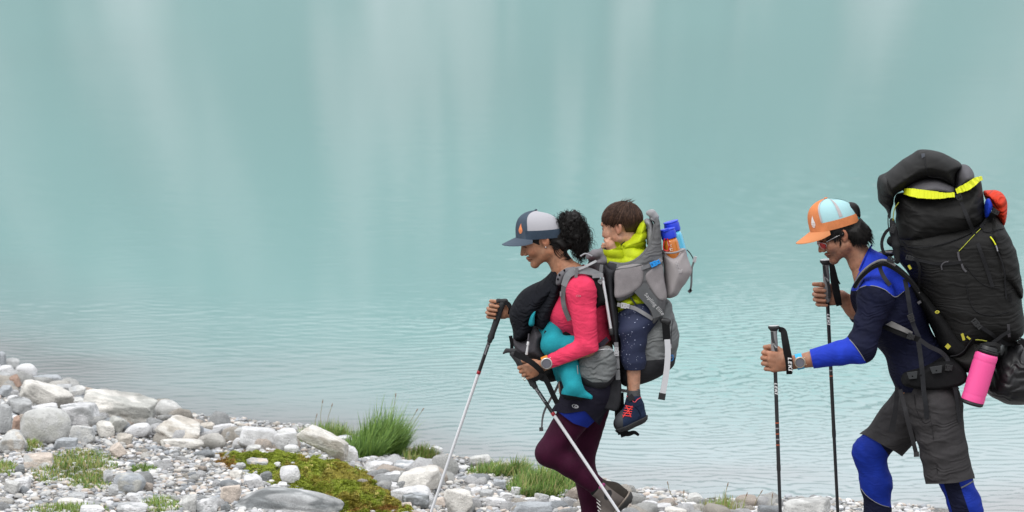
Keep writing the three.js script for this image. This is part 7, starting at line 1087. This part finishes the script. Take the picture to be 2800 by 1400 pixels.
  watch('round grey watch on a light blue band on the wrist of the bent man', at(m4(383, 1040), mWriN.z + 0.029), mElbN.clone().sub(mWriN).setZ(0).normalize(), 0.0255, solid(0.03, 0.42, 0.78, 0.55), solid(0.5, 0.42, 0.33, 0.35, { metalness: 0.6 }), 0.031);
  // his poles
  const make = (label, pl, yText, hasStrapText, sp) => {
    const t = thing('trekking_pole', label, 'trekking pole', pl.b), d = pl.b.clone().sub(pl.a).normalize(), q = (s) => pl.a.clone().addScaledVector(d, s), gm = solid(0.24, 0.235, 0.235, 0.7), gb = solid(0.03, 0.03, 0.032, 0.7), L = pl.a.distanceTo(pl.b);
    part('grip', rod(q(0.012), q(0.2), [[0, 0], [0, 0.016], [0.12, 0.0135], [0.3, 0.0155], [0.6, 0.0145], [0.9, 0.0135], [1, 0]], 24), gm, t);
    part('grip_top', (() => { const g = rod(q(-0.004), q(0.018), [[0, 0], [0, 0.012], [0.18, 0.026], [0.45, 0.025], [1, 0.0155], [1, 0]], 28); return g; })(), gb, t); part('top_plate', rod(q(-0.007), q(-0.002), [[0, 0], [0.2, 0.022], [1, 0.026], [1, 0]], 28), solid(0.42, 0.43, 0.43, 0.4), t);
    part('grip_wrap', ribbon([[-0.010, 0.02, 0.014], [-0.008, 0.05, 0.0155], [0.001, 0.085, 0.0165], [0.009, 0.12, 0.0155], [0.009, 0.17, 0.0135]].map(([x, s, z]) => q(s).add(V(x, 0, z))), (u) => 0.012, 0.003), gb, t);
    part('lettering', words3('LEKI', 0.0068, q(0.082).add(V(0.0015, 0, 0.0192)), -0.95, { slant: 0.2, stretch: 1.25 }), solid(0.62, 0.62, 0.62, 0.6), t);
    part('shaft', rod(q(0.19), q(L - 0.05), [[0, 0], [0, 0.0086], [0.5, 0.0086], [0.505, 0.0094], [0.53, 0.0094], [0.535, 0.0078], [1, 0.0072], [1, 0]], 16), poleBlack, t); part('basket', rod(q(L - 0.09), q(L - 0.07), [[0, 0], [0, 0.02], [0.5, 0.027], [1, 0.01], [1, 0]], 20), clip, t); part('tip', rod(q(L - 0.06), q(L), [[0, 0.0072], [0.7, 0.005], [1, 0.002]], 12), clip, t);
    part('lettering', words3('LEKI', 0.0125, polePoint(pl, yText).add(V(0, 0, 0.0095)), Math.atan2(d.y, d.x), { slant: 0.25, stretch: 1.45 }), solid(0.8, 0.8, 0.8, 0.5), t);
    for (let i = 0; i < 5; i++) part('stripe', rod(polePoint(pl, yText + 92 + i * 15), polePoint(pl, yText + 92 + i * 15 + 3), [[0, 0.0089], [1, 0.0089]], 14), i % 2 ? solid(0.3, 0.31, 0.33, 0.4) : solid(0.42, 0.09, 0.03, 0.4), t);
    strapLoop(t, sp, (u) => 0.022 + 0.012 * Math.sin(u * 2.8), black); return t;
  };
  const n = make('nearer black trekking pole held in the man\'s outstretched hand', poleMN, 1062, true, [[180, 715, 0.205], [220, 735, 0.235], [238, 820, 0.262], [255, 920, 0.275], [275, 1020, 0.278], [282, 1090, 0.275], [280, 1155, 0.25]].map(([x, y, z]) => at(m4(x, y), MZ + z)));
  part('lettering', words3('LEKI', 0.0165, at(m4(288, 1062), MZ + 0.2845), -1.5, { slant: 0.2, stretch: 1.3 }), solid(0.75, 0.75, 0.75, 0.6), n);
  const f = make('farther black trekking pole in front of the man\'s face, held upright', poleMF, 872, false, [[690, 70, -0.15], [705, 140, -0.13], [716, 220, -0.118], [735, 320, -0.115], [752, 410, -0.118], [768, 484, -0.14]].map(([x, y, z]) => at(m4(x, y), MZ + z)));
  part('strap_edge', tube(many(m4, [[735, 160], [752, 230], [775, 275]]).map((q) => at(q, MZ - 0.15)), 0.004, 10, 6), black, f);
}
// ------------------------------------------------------------ the big pack and what hangs from it
{
  const t = thing('backpack', 'huge overstuffed black expedition backpack with yellow trim on the man\'s back', 'backpack', at(m1(720, 760), MZ));
  const ripstop = fabric(0.017, 0.0165, 0.016, { rough: 0.6, folds: 0.0025, fu: 2.2, fv: 5, spec: 0.3 }), ripstopL = fabric(0.020, 0.0195, 0.019, { rough: 0.6, folds: 0.0025, fu: 2.2, fv: 6, spec: 0.3 }), webM = fabric(0.022, 0.022, 0.024, { rough: 0.7 }), yellow = solid(0.80, 0.85, 0.02, 0.6), greyS = fabric(0.12, 0.115, 0.125, { rough: 0.7 });
  const wrap = (a, s) => sumOf(folds(a, 42, 0.25, 0.95, 0.05, s), folds(a * 0.55, 105, 0.15, 1, 0, s + 3), folds(a * 0.35, 200, 0.5, 0.8, 0, s + 6));
  const mainS = pillow(many(m1, [[505, 330], [560, 300], [700, 290], [800, 275], [850, 275], [885, 330], [912, 420], [932, 540], [945, 640], [938, 690], [900, 715], [840, 720], [770, 735], [715, 765], [668, 700], [610, 590], [545, 480], [500, 405]]), MZ, 0.19, 0.12), topS = pillow(many(m3, [[235, 430], [330, 405], [500, 400], [700, 400], [800, 355], [880, 300], [938, 290], [965, 400], [978, 520], [972, 640], [880, 730], [700, 790], [480, 850], [300, 860], [235, 800], [238, 600]]), MZ, 0.195, 0.12), packS = U(0.012, mainS, topS);
  part('main_bag', crease(meshOf(mainS, 0.0075), wrap(0.0045, 2)), ripstopL, t);
  const collarCut = above(many(m3, [[0, 430], [285, 395], [330, 352], [400, 372], [520, 385], [690, 378], [720, 358], [800, 322], [880, 276], [905, 256], [1100, 200]]));
  part('top_bag', crease(meshOf(topS, 0.007), wrap(0.0045, 7)), ripstop, t);
  // lid, stuffed grey collar under it, elastic yellow edge
  const lidS = pillow(many(m3, [[84, 470], [90, 290], [150, 245], [300, 130], [380, 80], [440, 50], [560, 54], [690, 105], [786, 172], [735, 235], [716, 366], [600, 318], [500, 292], [390, 318], [300, 372], [225, 425], [198, 520], [182, 640], [150, 560], [108, 510]]), MZ, 0.175, 0.075); part('lid', crease(meshOf(lidS, 0.0065), sumOf(folds(0.006, 50, 0.7, 0.5, 0, 13), folds(0.003, 110, 0.3, 0.8, 0, 19))), ripstop, t);
  part('lid_seam', tube(drape(many(m3, [[452, 60], [455, 120], [470, 190], [490, 250], [600, 268], [700, 330]]), lidS, 0.001, MZ + 0.1), 0.0022, 30, 6), webM, t); part('lid_patch', plate(rect(0.013, 0.02), 0.0015, land(...m3(443, 82), lidS, 0.9, 0.003) || at(m3(443, 82), MZ + 0.05), 0.1), solid(0.09, 0.1, 0.12, 0.6), t); part('lid_corner', crease(meshOf(pillow(many(m3, [[95, 290], [140, 262], [175, 330], [205, 400], [190, 440], [120, 440], [88, 400]]), MZ, 0.19, 0.03), 0.006), folds(0.003, 80, 0.8, 0.3)), ripstop, t);
  part('stuffed_collar', crease(meshOf(pillow(many(m3, [[290, 372], [400, 290], [530, 262], [640, 290], [716, 350], [705, 425], [520, 430], [330, 415]]), MZ, 0.187, 0.05), 0.006), wrap(0.005, 30)), greyS, t); part('stuffed_collar', crease(meshOf(pillow(many(m3, [[716, 330], [730, 235], [770, 185], [820, 178], [860, 200], [885, 262], [860, 320], [800, 350], [722, 385]]), MZ, 0.17, 0.06), 0.006), wrap(0.004, 33)), greyS, t);
  const bandGeo = (pts, w) => { const g = ribbon(pts, (u) => w * (0.55 + 0.45 * Math.sin(Math.min(1, u * 1.15) * 2.9 + 0.25)), 0.004, V(0, 0.1, 1), 10); const p = g.attributes.position; for (let i = 0; i < p.count; i++) { const x = p.getX(i); p.setZ(i, p.getZ(i) - 0.012 + 0.0018 * Math.sin(x * 420 + noise(x * 60) * 3)); p.setY(i, p.getY(i) + 0.002 * noise(x * 90, i % 4)); } g.computeVertexNormals(); return g; };
  const bp1 = many(m3, [[286, 382], [340, 388], [420, 402], [520, 410], [620, 414], [708, 408]]).map((q, i) => at(q, MZ + [0.12, 0.175, 0.195, 0.2, 0.2, 0.197][i])), bp2 = many(m3, [[722, 378], [790, 352], [850, 318], [900, 282], [938, 268]]).map((q, i) => at(q, MZ + [0.2, 0.195, 0.18, 0.145, 0.08][i]));
  part('elastic_edge', bandGeo(bp1, 0.038), yellow, t); part('elastic_edge', bandGeo(bp2, 0.032), yellow, t);
  // panels and seams that break the side
  const over = U(0.004, packS, lidS), dr = (pts, lift = 0.004) => drape(pts, over, lift, MZ + 0.15);
  part('side_panel', crease(meshOf(pillow(many(m3, [[935, 710], [985, 660], [1060, 600], [1130, 680], [1200, 800], [1255, 950], [1285, 1150], [1290, 1300], [1150, 1200], [1010, 1180], [985, 1000], [950, 850]]), MZ + 0.05, 0.145, 0.09), 0.007), wrap(0.004, 41)), ripstopL, t);
  const over2 = U(0.004, over, pillow(many(m3, [[935, 710], [985, 660], [1060, 600], [1130, 680], [1200, 800], [1255, 950], [1285, 1150], [1290, 1300], [1150, 1200], [1010, 1180], [985, 1000], [950, 850]]), MZ + 0.05, 0.145, 0.09)), d2 = (pts, lift = 0.003) => drape(pts, over2, lift, MZ + 0.15);
  part('zipper', tube(d2(many(m3, [[1005, 760], [1040, 810], [1062, 870], [1100, 960], [1125, 1060], [1130, 1170], [1140, 1280]])), 0.0042, 40, 6), webM, t); part('zipper_pull', tube(d2(many(m3, [[1005, 758], [1030, 790], [1050, 826]]), 0.006), 0.0032, 12, 6), yellow, t); part('zipper_slider', tube(d2(many(m3, [[1052, 832], [1060, 855], [1066, 880]]), 0.007), 0.0036, 10, 6), solid(0.4, 0.4, 0.42, 0.3, { metalness: 0.8 }), t);
  part('piping', tube(d2(many(m3, [[742, 880], [790, 830], [850, 765], [925, 690]])), 0.0016, 24, 6), solid(0.42, 0.45, 0.03, 0.6), t);
  part('seam', tube(dr(many(m3, [[240, 830], [400, 850], [560, 830], [720, 780], [860, 715], [960, 650]])), 0.0026, 40, 6), webM, t); part('seam', tube(d2(many(m3, [[940, 708], [985, 720], [1060, 700], [1120, 690]])), 0.0022, 24, 6), webM, t); part('seam', tube(d2(many(m3, [[800, 1000], [860, 1080], [950, 1160], [1060, 1190], [1200, 1200]])), 0.0018, 24, 6), webM, t); part('side_seam', tube(d2(many(m5, [[780, 60], [800, 160], [860, 290], [1000, 330], [1150, 300]])), 0.002, 24, 6), webM, t);
  part('reflector', ribbon(d2(many(m3, [[735, 885], [740, 925], [750, 962]]), 0.005), 0.009, 0.002), greyS, t); part('reflector', ribbon(d2(many(m3, [[765, 985], [780, 1025], [805, 1052]]), 0.005), 0.009, 0.002), greyS, t); part('ice_loop', tube(d2(many(m3, [[600, 1035], [596, 1000], [620, 975], [655, 968]]), 0.006), 0.0035, 20, 6), greyS, t);
  // webbing
  const strap = (name, pts, w, lift = 0.005, m = webM) => part(name, ribbon(d2(pts, lift), w, 0.003), m, t);
  strap('compression_strap', many(m3, [[350, 940], [450, 965], [560, 985], [660, 985], [770, 970]]), 0.013); strap('lid_strap', many(m3, [[715, 375], [735, 420]]), 0.02); strap('lid_strap', many(m3, [[760, 470], [815, 600], [870, 730], [920, 870], [970, 1010], [1010, 1130], [1025, 1180]]), 0.017);
  buckle('lid_buckle', (land(...m3(745, 430), over2, 0.9, 0.006) || at(m3(745, 430), MZ + 0.2)), 0.05, 0.026, -1.0, clip, t); buckle('side_buckle', (land(...m3(340, 938), over2, 0.9, 0.006) || at(m3(340, 938), MZ + 0.18)), 0.045, 0.02, -0.25, clip, t); buckle('rear_buckle', at(m3(1042, 545), MZ + 0.1), 0.038, 0.022, -0.5, clip, t); strap('rear_strap', many(m3, [[1035, 560], [985, 620], [930, 690]]), 0.026);
  strap('hanging_strap', many(m3, [[385, 950], [408, 1000], [410, 1100], [412, 1230]]), 0.012, 0.008); part('strap_end', ribbon(many(m5, [[360, 205], [372, 225]]).map((q) => at(q, MZ + 0.2)), 0.016, 0.003), greyS, t);
  // frame and load straps above the shoulder
  part('frame_top', meshOf(U(0.01, limb(0.01, [at(m3(182, 625), MZ + 0.13), at(m3(195, 720), MZ + 0.15), at(m3(215, 830), MZ + 0.16), at(m3(225, 965), MZ + 0.16)], [0.012, 0.017, 0.017, 0.012])), 0.005), webM, t); part('load_strap', ribbon(many(m3, [[178, 680], [130, 720], [98, 790], [98, 850], [118, 905]]).map((q) => at(q, MZ + 0.15)), 0.014, 0.004), webM, t); part('load_strap', tube(many(m3, [[148, 575], [148, 640], [152, 690]]).map((q) => at(q, MZ + 0.12)), 0.0026, 10, 6), webM, t); part('load_pad', meshOf(pillow(many(m3, [[165, 760], [200, 770], [210, 830], [185, 850], [140, 810]]), MZ + 0.12, 0.04, 0.02), 0.005), black, t); part('lid_cord', tube(many(m3, [[238, 470], [205, 520], [192, 580], [190, 630]]).map((q) => at(q, MZ + 0.14)), 0.0024, 14, 6), solid(0.25, 0.25, 0.02, 0.6), t); buckle('load_buckle', at(m3(188, 690), MZ + 0.175), 0.036, 0.018, 1.2, clip, t);
  // shoulder straps
  const sp = [[400, 1210, 0.20], [330, 1120, 0.215], [210, 1020, 0.228], [110, 975, 0.23], [20, 1005, 0.222], [-70, 1080, 0.20], [-130, 1170, 0.17]].map(([x, y, z]) => at(m3(x, y), MZ + z));
  part('shoulder_strap', ribbon(sp, (u) => 0.05 - 0.014 * Math.abs(u - 0.55), 0.014, V(-0.15, 1, 0.3), 8), black, t); const gp = cloth([0.26, 0.25, 0.245]); part('strap_piping', tube(sp.slice(2).map((p) => p.clone().add(V(-0.002, 0.012, 0.012))), 0.0062, 40, 6), gp, t); part('strap_piping', tube(sp.map((p, i) => p.clone().add(V(0.004, -0.008, 0.016))), 0.0035, 40, 6), gp, t);
  part('shoulder_strap', ribbon([[200, 900, 0.02], [120, 900, -0.04], [20, 930, -0.09], [-60, 1000, -0.12], [-125, 1100, -0.13]].map(([x, y, z]) => at(m3(x, y), MZ + z)), 0.05, 0.014, V(-0.3, 1, 0.2), 8), black, t); part('strap_piping', tube([[190, 890, 0.05], [110, 893, -0.01], [20, 925, -0.05], [-50, 985, -0.08], [-110, 1075, -0.10]].map(([x, y, z]) => at(m3(x, y), MZ + z)), 0.006, 30, 6), gp, t);
  buckle('strap_buckle', at(m3(175, 950), MZ + 0.245), 0.034, 0.02, -0.3, clip, t); part('strap_tail', ribbon(many(m3, [[100, 960], [80, 1000], [95, 1060], [130, 1120], [165, 1165]]).map((q, i) => at(q, MZ + 0.245 - 0.004 * i)), 0.018, 0.003), cloth([0.06, 0.06, 0.065]), t);
  part('side_strap', ribbon([[240, 10, 0.225], [265, 150, 0.215], [285, 280, 0.20], [310, 400, 0.195], [365, 530, 0.19]].map(([x, y, z]) => at(m5(x, y), MZ + z)), 0.020, 0.003), cloth([0.045, 0.047, 0.055]), t); buckle('slide_buckle', at(m5(295, 352), MZ + 0.208), 0.034, 0.026, -1.2, clip, t);
  part('under_arm_strap', ribbon([[55, 372, 0.16], [140, 415, 0.185], [230, 455, 0.195], [300, 490, 0.195]].map(([x, y, z]) => at(m5(x, y), MZ + z)), (u) => 0.028 - 0.012 * u, 0.008), gp, t); part('under_arm_strap', ribbon([[50, 420, 0.16], [150, 465, 0.185], [260, 510, 0.195], [370, 545, 0.195]].map(([x, y, z]) => at(m5(x, y), MZ + z)), 0.024, 0.006), black, t); buckle('slide_buckle', at(m5(292, 515), MZ + 0.206), 0.03, 0.026, -0.35, clip, t);
  part('hip_strap', ribbon([[365, 540, 0.197], [450, 600, 0.195], [560, 655, 0.185], [610, 710, 0.18], [630, 790, 0.19]].map(([x, y, z]) => at(m5(x, y), MZ + z)), 0.019, 0.003), cloth([0.04, 0.04, 0.045]), t); part('hanging_strap', ribbon([[358, 560, 0.2], [378, 700, 0.2], [395, 860, 0.205], [405, 1000, 0.21], [425, 1140, 0.21], [432, 1240, 0.2]].map(([x, y, z]) => at(m5(x, y), MZ + z)), 0.021, 0.003), cloth([0.035, 0.036, 0.04]), t);
  // hip belt
  const beltS = pillow(many(m5, [[205, 850], [240, 815], [330, 775], [450, 730], [560, 695], [650, 690], [780, 800], [800, 900], [740, 950], [600, 985], [450, 1000], [320, 985], [235, 960], [205, 920]]), MZ, 0.205, 0.028); part('hip_belt', crease(meshOf(beltS, 0.007), folds(0.003, 60, 0.3, 0.9, 0, 3)), fabric(0.011, 0.011, 0.012, { rough: 0.8 }), t);
  for (const [x, y, w, a] of [[305, 855, 44, 0.1], [515, 805, 52, 0.12]]) { const p = land(...m5(x, y), beltS, 0.9, 0.002); if (p) part('belt_slot', plate([[-w * 0.00052, 0.013], [w * 0.00052, 0.015], [w * 0.00040, -0.016], [-w * 0.00036, -0.016]], 0.003, p, a, [rect(0.008, 0.009, 0, -0.006)]), solid(0.03, 0.032, 0.034, 0.4), t); }
  buckle('belt_buckle', at(m5(625, 790), MZ + 0.205), 0.03, 0.026, -0.1, clip, t); part('belt_tail', ribbon([[632, 800, 0.2], [660, 900, 0.19], [690, 1020, 0.19], [705, 1140, 0.185], [722, 1270, 0.18]].map(([x, y, z]) => at(m5(x, y), MZ + z)), 0.017, 0.003), cloth([0.04, 0.04, 0.044]), t);
  part('belt_tail', ribbon([[545, 70, 0.09], [540, 190, 0.11], [525, 330, 0.12], [490, 505, 0.12]].map(([x, y, z]) => at(m6(x, y), MZ + z)), (u) => 0.017 + 0.012 * u, 0.003), cloth([0.035, 0.034, 0.037]), t); part('belt_tail', ribbon([[575, 90, 0.13], [620, 260, 0.17], [660, 430, 0.18], [705, 600, 0.17], [735, 720, 0.16]].map(([x, y, z]) => at(m6(x, y), MZ + z)), 0.019, 0.003), cloth([0.045, 0.044, 0.047]), t); part('strap_end', ribbon([[735, 700, 0.165], [738, 748, 0.165]].map(([x, y, z]) => at(m6(x, y), MZ + z)), 0.024, 0.004), cloth([0.06, 0.06, 0.062]), t);
  // lower pack: back padding, pocket, yellow tabs
  part('back_padding', crease(meshOf(pillow(many(m5, [[270, 20], [420, 130], [540, 260], [640, 380], [740, 500], [820, 560], [800, 660], [720, 720], [600, 680], [520, 520], [430, 350], [330, 190]]), MZ, 0.17, 0.04), 0.007), folds(0.003, 60, 0.5, 0.8, 0, 2)), fabric(0.012, 0.012, 0.0125, { rough: 0.85 }), t);
  part('bottle_pocket', crease(meshOf(pillow(many(m5, [[640, 690], [740, 650], [810, 560], [830, 540], [960, 575], [1080, 600], [1060, 760], [900, 850], [780, 850], [690, 780]]), MZ + 0.05, 0.15, 0.06), 0.006), folds(0.004, 60, 0.6, 0.8, 0, 6)), fabric(0.02, 0.019, 0.018, { rough: 0.6 }), t); part('pocket_edge', tube(many(m5, [[640, 690], [700, 680], [760, 640], [800, 580], [830, 542]]).map((q) => at(q, MZ + 0.185)), 0.003, 24, 6), webM, t);
  const tab = (pts, w) => part('pull_tab', ribbon(pts.map((q) => at(q, MZ + 0.205)), w, 0.003), solid(0.42, 0.38, 0.03, 0.6), t); tab(many(m5, [[742, 490], [752, 520], [760, 548]]), 0.012); tab(many(m5, [[604, 590], [632, 616]]), 0.02); tab(many(m5, [[785, 515], [815, 540]]), 0.008); tab(many(m3, [[320, 998], [338, 1030]]), 0.011); part('pull_loop', tube(many(m5, [[505, 305], [520, 292], [540, 298], [528, 310], [507, 306]]).map((q) => at(q, MZ + 0.2)), 0.0032, 20, 6), solid(0.42, 0.38, 0.03, 0.6), t); part('yellow_edge', tube(many(m5, [[860, 545], [910, 548], [960, 558]]).map((q) => at(q, MZ + 0.2)), 0.0028, 12, 6), solid(0.25, 0.25, 0.02, 0.6), t);
  strap('bottle_strap', many(m5, [[840, 380], [920, 440], [1010, 500], [1060, 560], [1080, 600]]), 0.016, 0.006); part('bottle_strap', ribbon(many(m5, [[1165, 470], [1100, 505], [1050, 545], [1010, 570]]).map((q) => at(q, MZ + 0.21)), 0.014, 0.004), webM, t); strap('bottle_strap', many(m5, [[1060, 540], [1120, 575], [1200, 580], [1270, 565]]), 0.022); buckle('bottle_buckle', at(m5(872, 405), MZ + 0.215), 0.05, 0.024, -0.85, clip, t); part('loop_patch', ribbon(d2(many(m5, [[1150, 410], [1158, 520]]), 0.005), 0.012, 0.002), greyS, t); part('label_tag', ribbon(d2(many(m5, [[1165, 135], [1168, 215]]), 0.006), 0.012, 0.002), black, t);
}
{ // red and blue stuff behind the pack's top
  const t = thing('stuff_sack', 'bright red-orange cloth sack strapped behind the top of the big black pack', 'stuff sack', at(m3(1080, 680), MZ));
  part('sack', crease(meshOf(pillow(many(m3, [[966, 392], [1040, 386], [1080, 392], [1118, 410], [1152, 460], [1158, 540], [1146, 640], [1128, 682], [1100, 650], [1060, 590], [1010, 520]]), MZ, 0.13, 0.06), 0.006), sumOf(folds(0.007, 50, 0.8, 0.4, 0, 5), folds(0.003, 120, 0.5, 0.8, 0, 3))), fabric(0.80, 0.055, 0.02, { rough: 0.6, folds: 0.012, fu: 5, fv: 5 }), t);
  single('rain_jacket', crease(meshOf(pillow(many(m3, [[975, 465], [1000, 442], [1020, 470], [1030, 510], [1010, 570], [975, 612], [966, 560]]), MZ + 0.1, 0.06, 0.03), 0.005), folds(0.004, 90, 0.8, 0.5)), fabric(0.012, 0.05, 0.52, { rough: 0.6 }), 'crumpled royal blue cloth tucked between the red sack and the black pack', 'jacket', at(m3(985, 610), MZ + 0.1));
}
{ // black dry bag slung under the pack
  const t = thing('dry_bag', 'shiny black dry bag hanging under the rear of the pack beside the pink bottle', 'dry bag', at(m5(1210, 1140), MZ));
  part('bag', crease(meshOf(pillow(many(m5, [[1055, 690], [1130, 640], [1240, 590], [1360, 600], [1470, 700], [1520, 860], [1480, 1020], [1380, 1110], [1260, 1146], [1160, 1142], [1060, 1090], [965, 1010], [975, 920], [1010, 800]]), MZ - 0.02, 0.2, 0.1), 0.0075), sumOf(folds(0.010, 34, 0.75, -0.5, 0, 8), folds(0.005, 75, 0.6, 0.6, 0, 2))), fabric(0.02, 0.02, 0.022, { rough: 0.42, folds: 0.007, fu: 3, fv: 3, spec: 0.8 }), t);
  buckle('bag_buckle', at(m5(1275, 560), MZ + 0.17), 0.04, 0.026, -0.3, clip, t); part('bag_strap', ribbon(many(m5, [[1250, 545], [1300, 600], [1340, 700]]).map((q) => at(q, MZ + 0.18)), 0.02, 0.003), black, t);
}
{ // pink insulated bottle, upside down on its loop
  const top = at(m5(985, 590), MZ + 0.235), foot = at(m5(826, 1110), MZ + 0.235), t = thing('water_bottle', 'bright pink insulated bottle with a black cap hanging from the big pack', 'bottle', foot), d = top.clone().sub(foot).normalize(), L = foot.distanceTo(top), q = (s) => foot.clone().addScaledVector(d, s * L), r = 0.0525;
  part('bottle_base', rod(q(-0.012), q(0.055), [[0, 0], [0.05, r * 0.82], [0.3, r * 0.97], [1, r * 0.985], [1, 0]], 36), solid(0.012, 0.012, 0.013, 0.5), t);
  part('bottle_body', rod(q(0.05), q(0.86), [[0, 0], [0, r * 0.97], [0.015, r], [0.115, r], [0.125, r * 0.975], [0.165, r * 0.975], [0.175, r], [0.8, r], [0.81, r * 0.97], [0.855, r * 0.97], [0.865, r], [0.95, r * 0.99], [0.985, r * 0.93], [1, r * 0.88], [1, 0]], 40), new THREE.MeshPhysicalMaterial({ color: new THREE.Color().setRGB(0.95, 0.10, 0.34), roughness: 0.42 }), t);
  part('cap', rod(q(0.86), q(0.99), [[0, 0], [0, r * 0.9], [0.3, r * 0.9], [0.36, r * 0.82], [0.9, r * 0.8], [1, r * 0.66], [1, 0]], 32), solid(0.014, 0.014, 0.015, 0.4), t); part('carry_loop', ribbon([q(0.9).add(V(-0.05, 0, 0.01)), q(1.0).add(V(-0.035, 0, 0.02)), q(1.035).add(V(0.0, 0, 0.03)), q(1.0).add(V(0.035, 0, 0.02)), q(0.9).add(V(0.048, 0, 0.01))], 0.016, 0.007), solid(0.014, 0.014, 0.015, 0.4), t); part('spout', rod(q(0.98), q(1.04), [[0, 0], [0, 0.02], [1, 0.018], [1, 0]], 20), solid(0.016, 0.016, 0.018, 0.4), t);
  for (const [s, k] of [[0.9, 1], [0.93, 1]]) { const g = new THREE.TorusGeometry(r * 0.905, 0.0022, 6, 36); g.rotateX(Math.PI / 2); g.applyQuaternion(new THREE.Quaternion().setFromUnitVectors(V(0, 1, 0), d)); const c = q(s); g.translate(c.x, c.y, c.z); part('cap_ring', g, solid(0.02, 0.02, 0.022, 0.4), t); }
}
renderer.render(scene, camera);
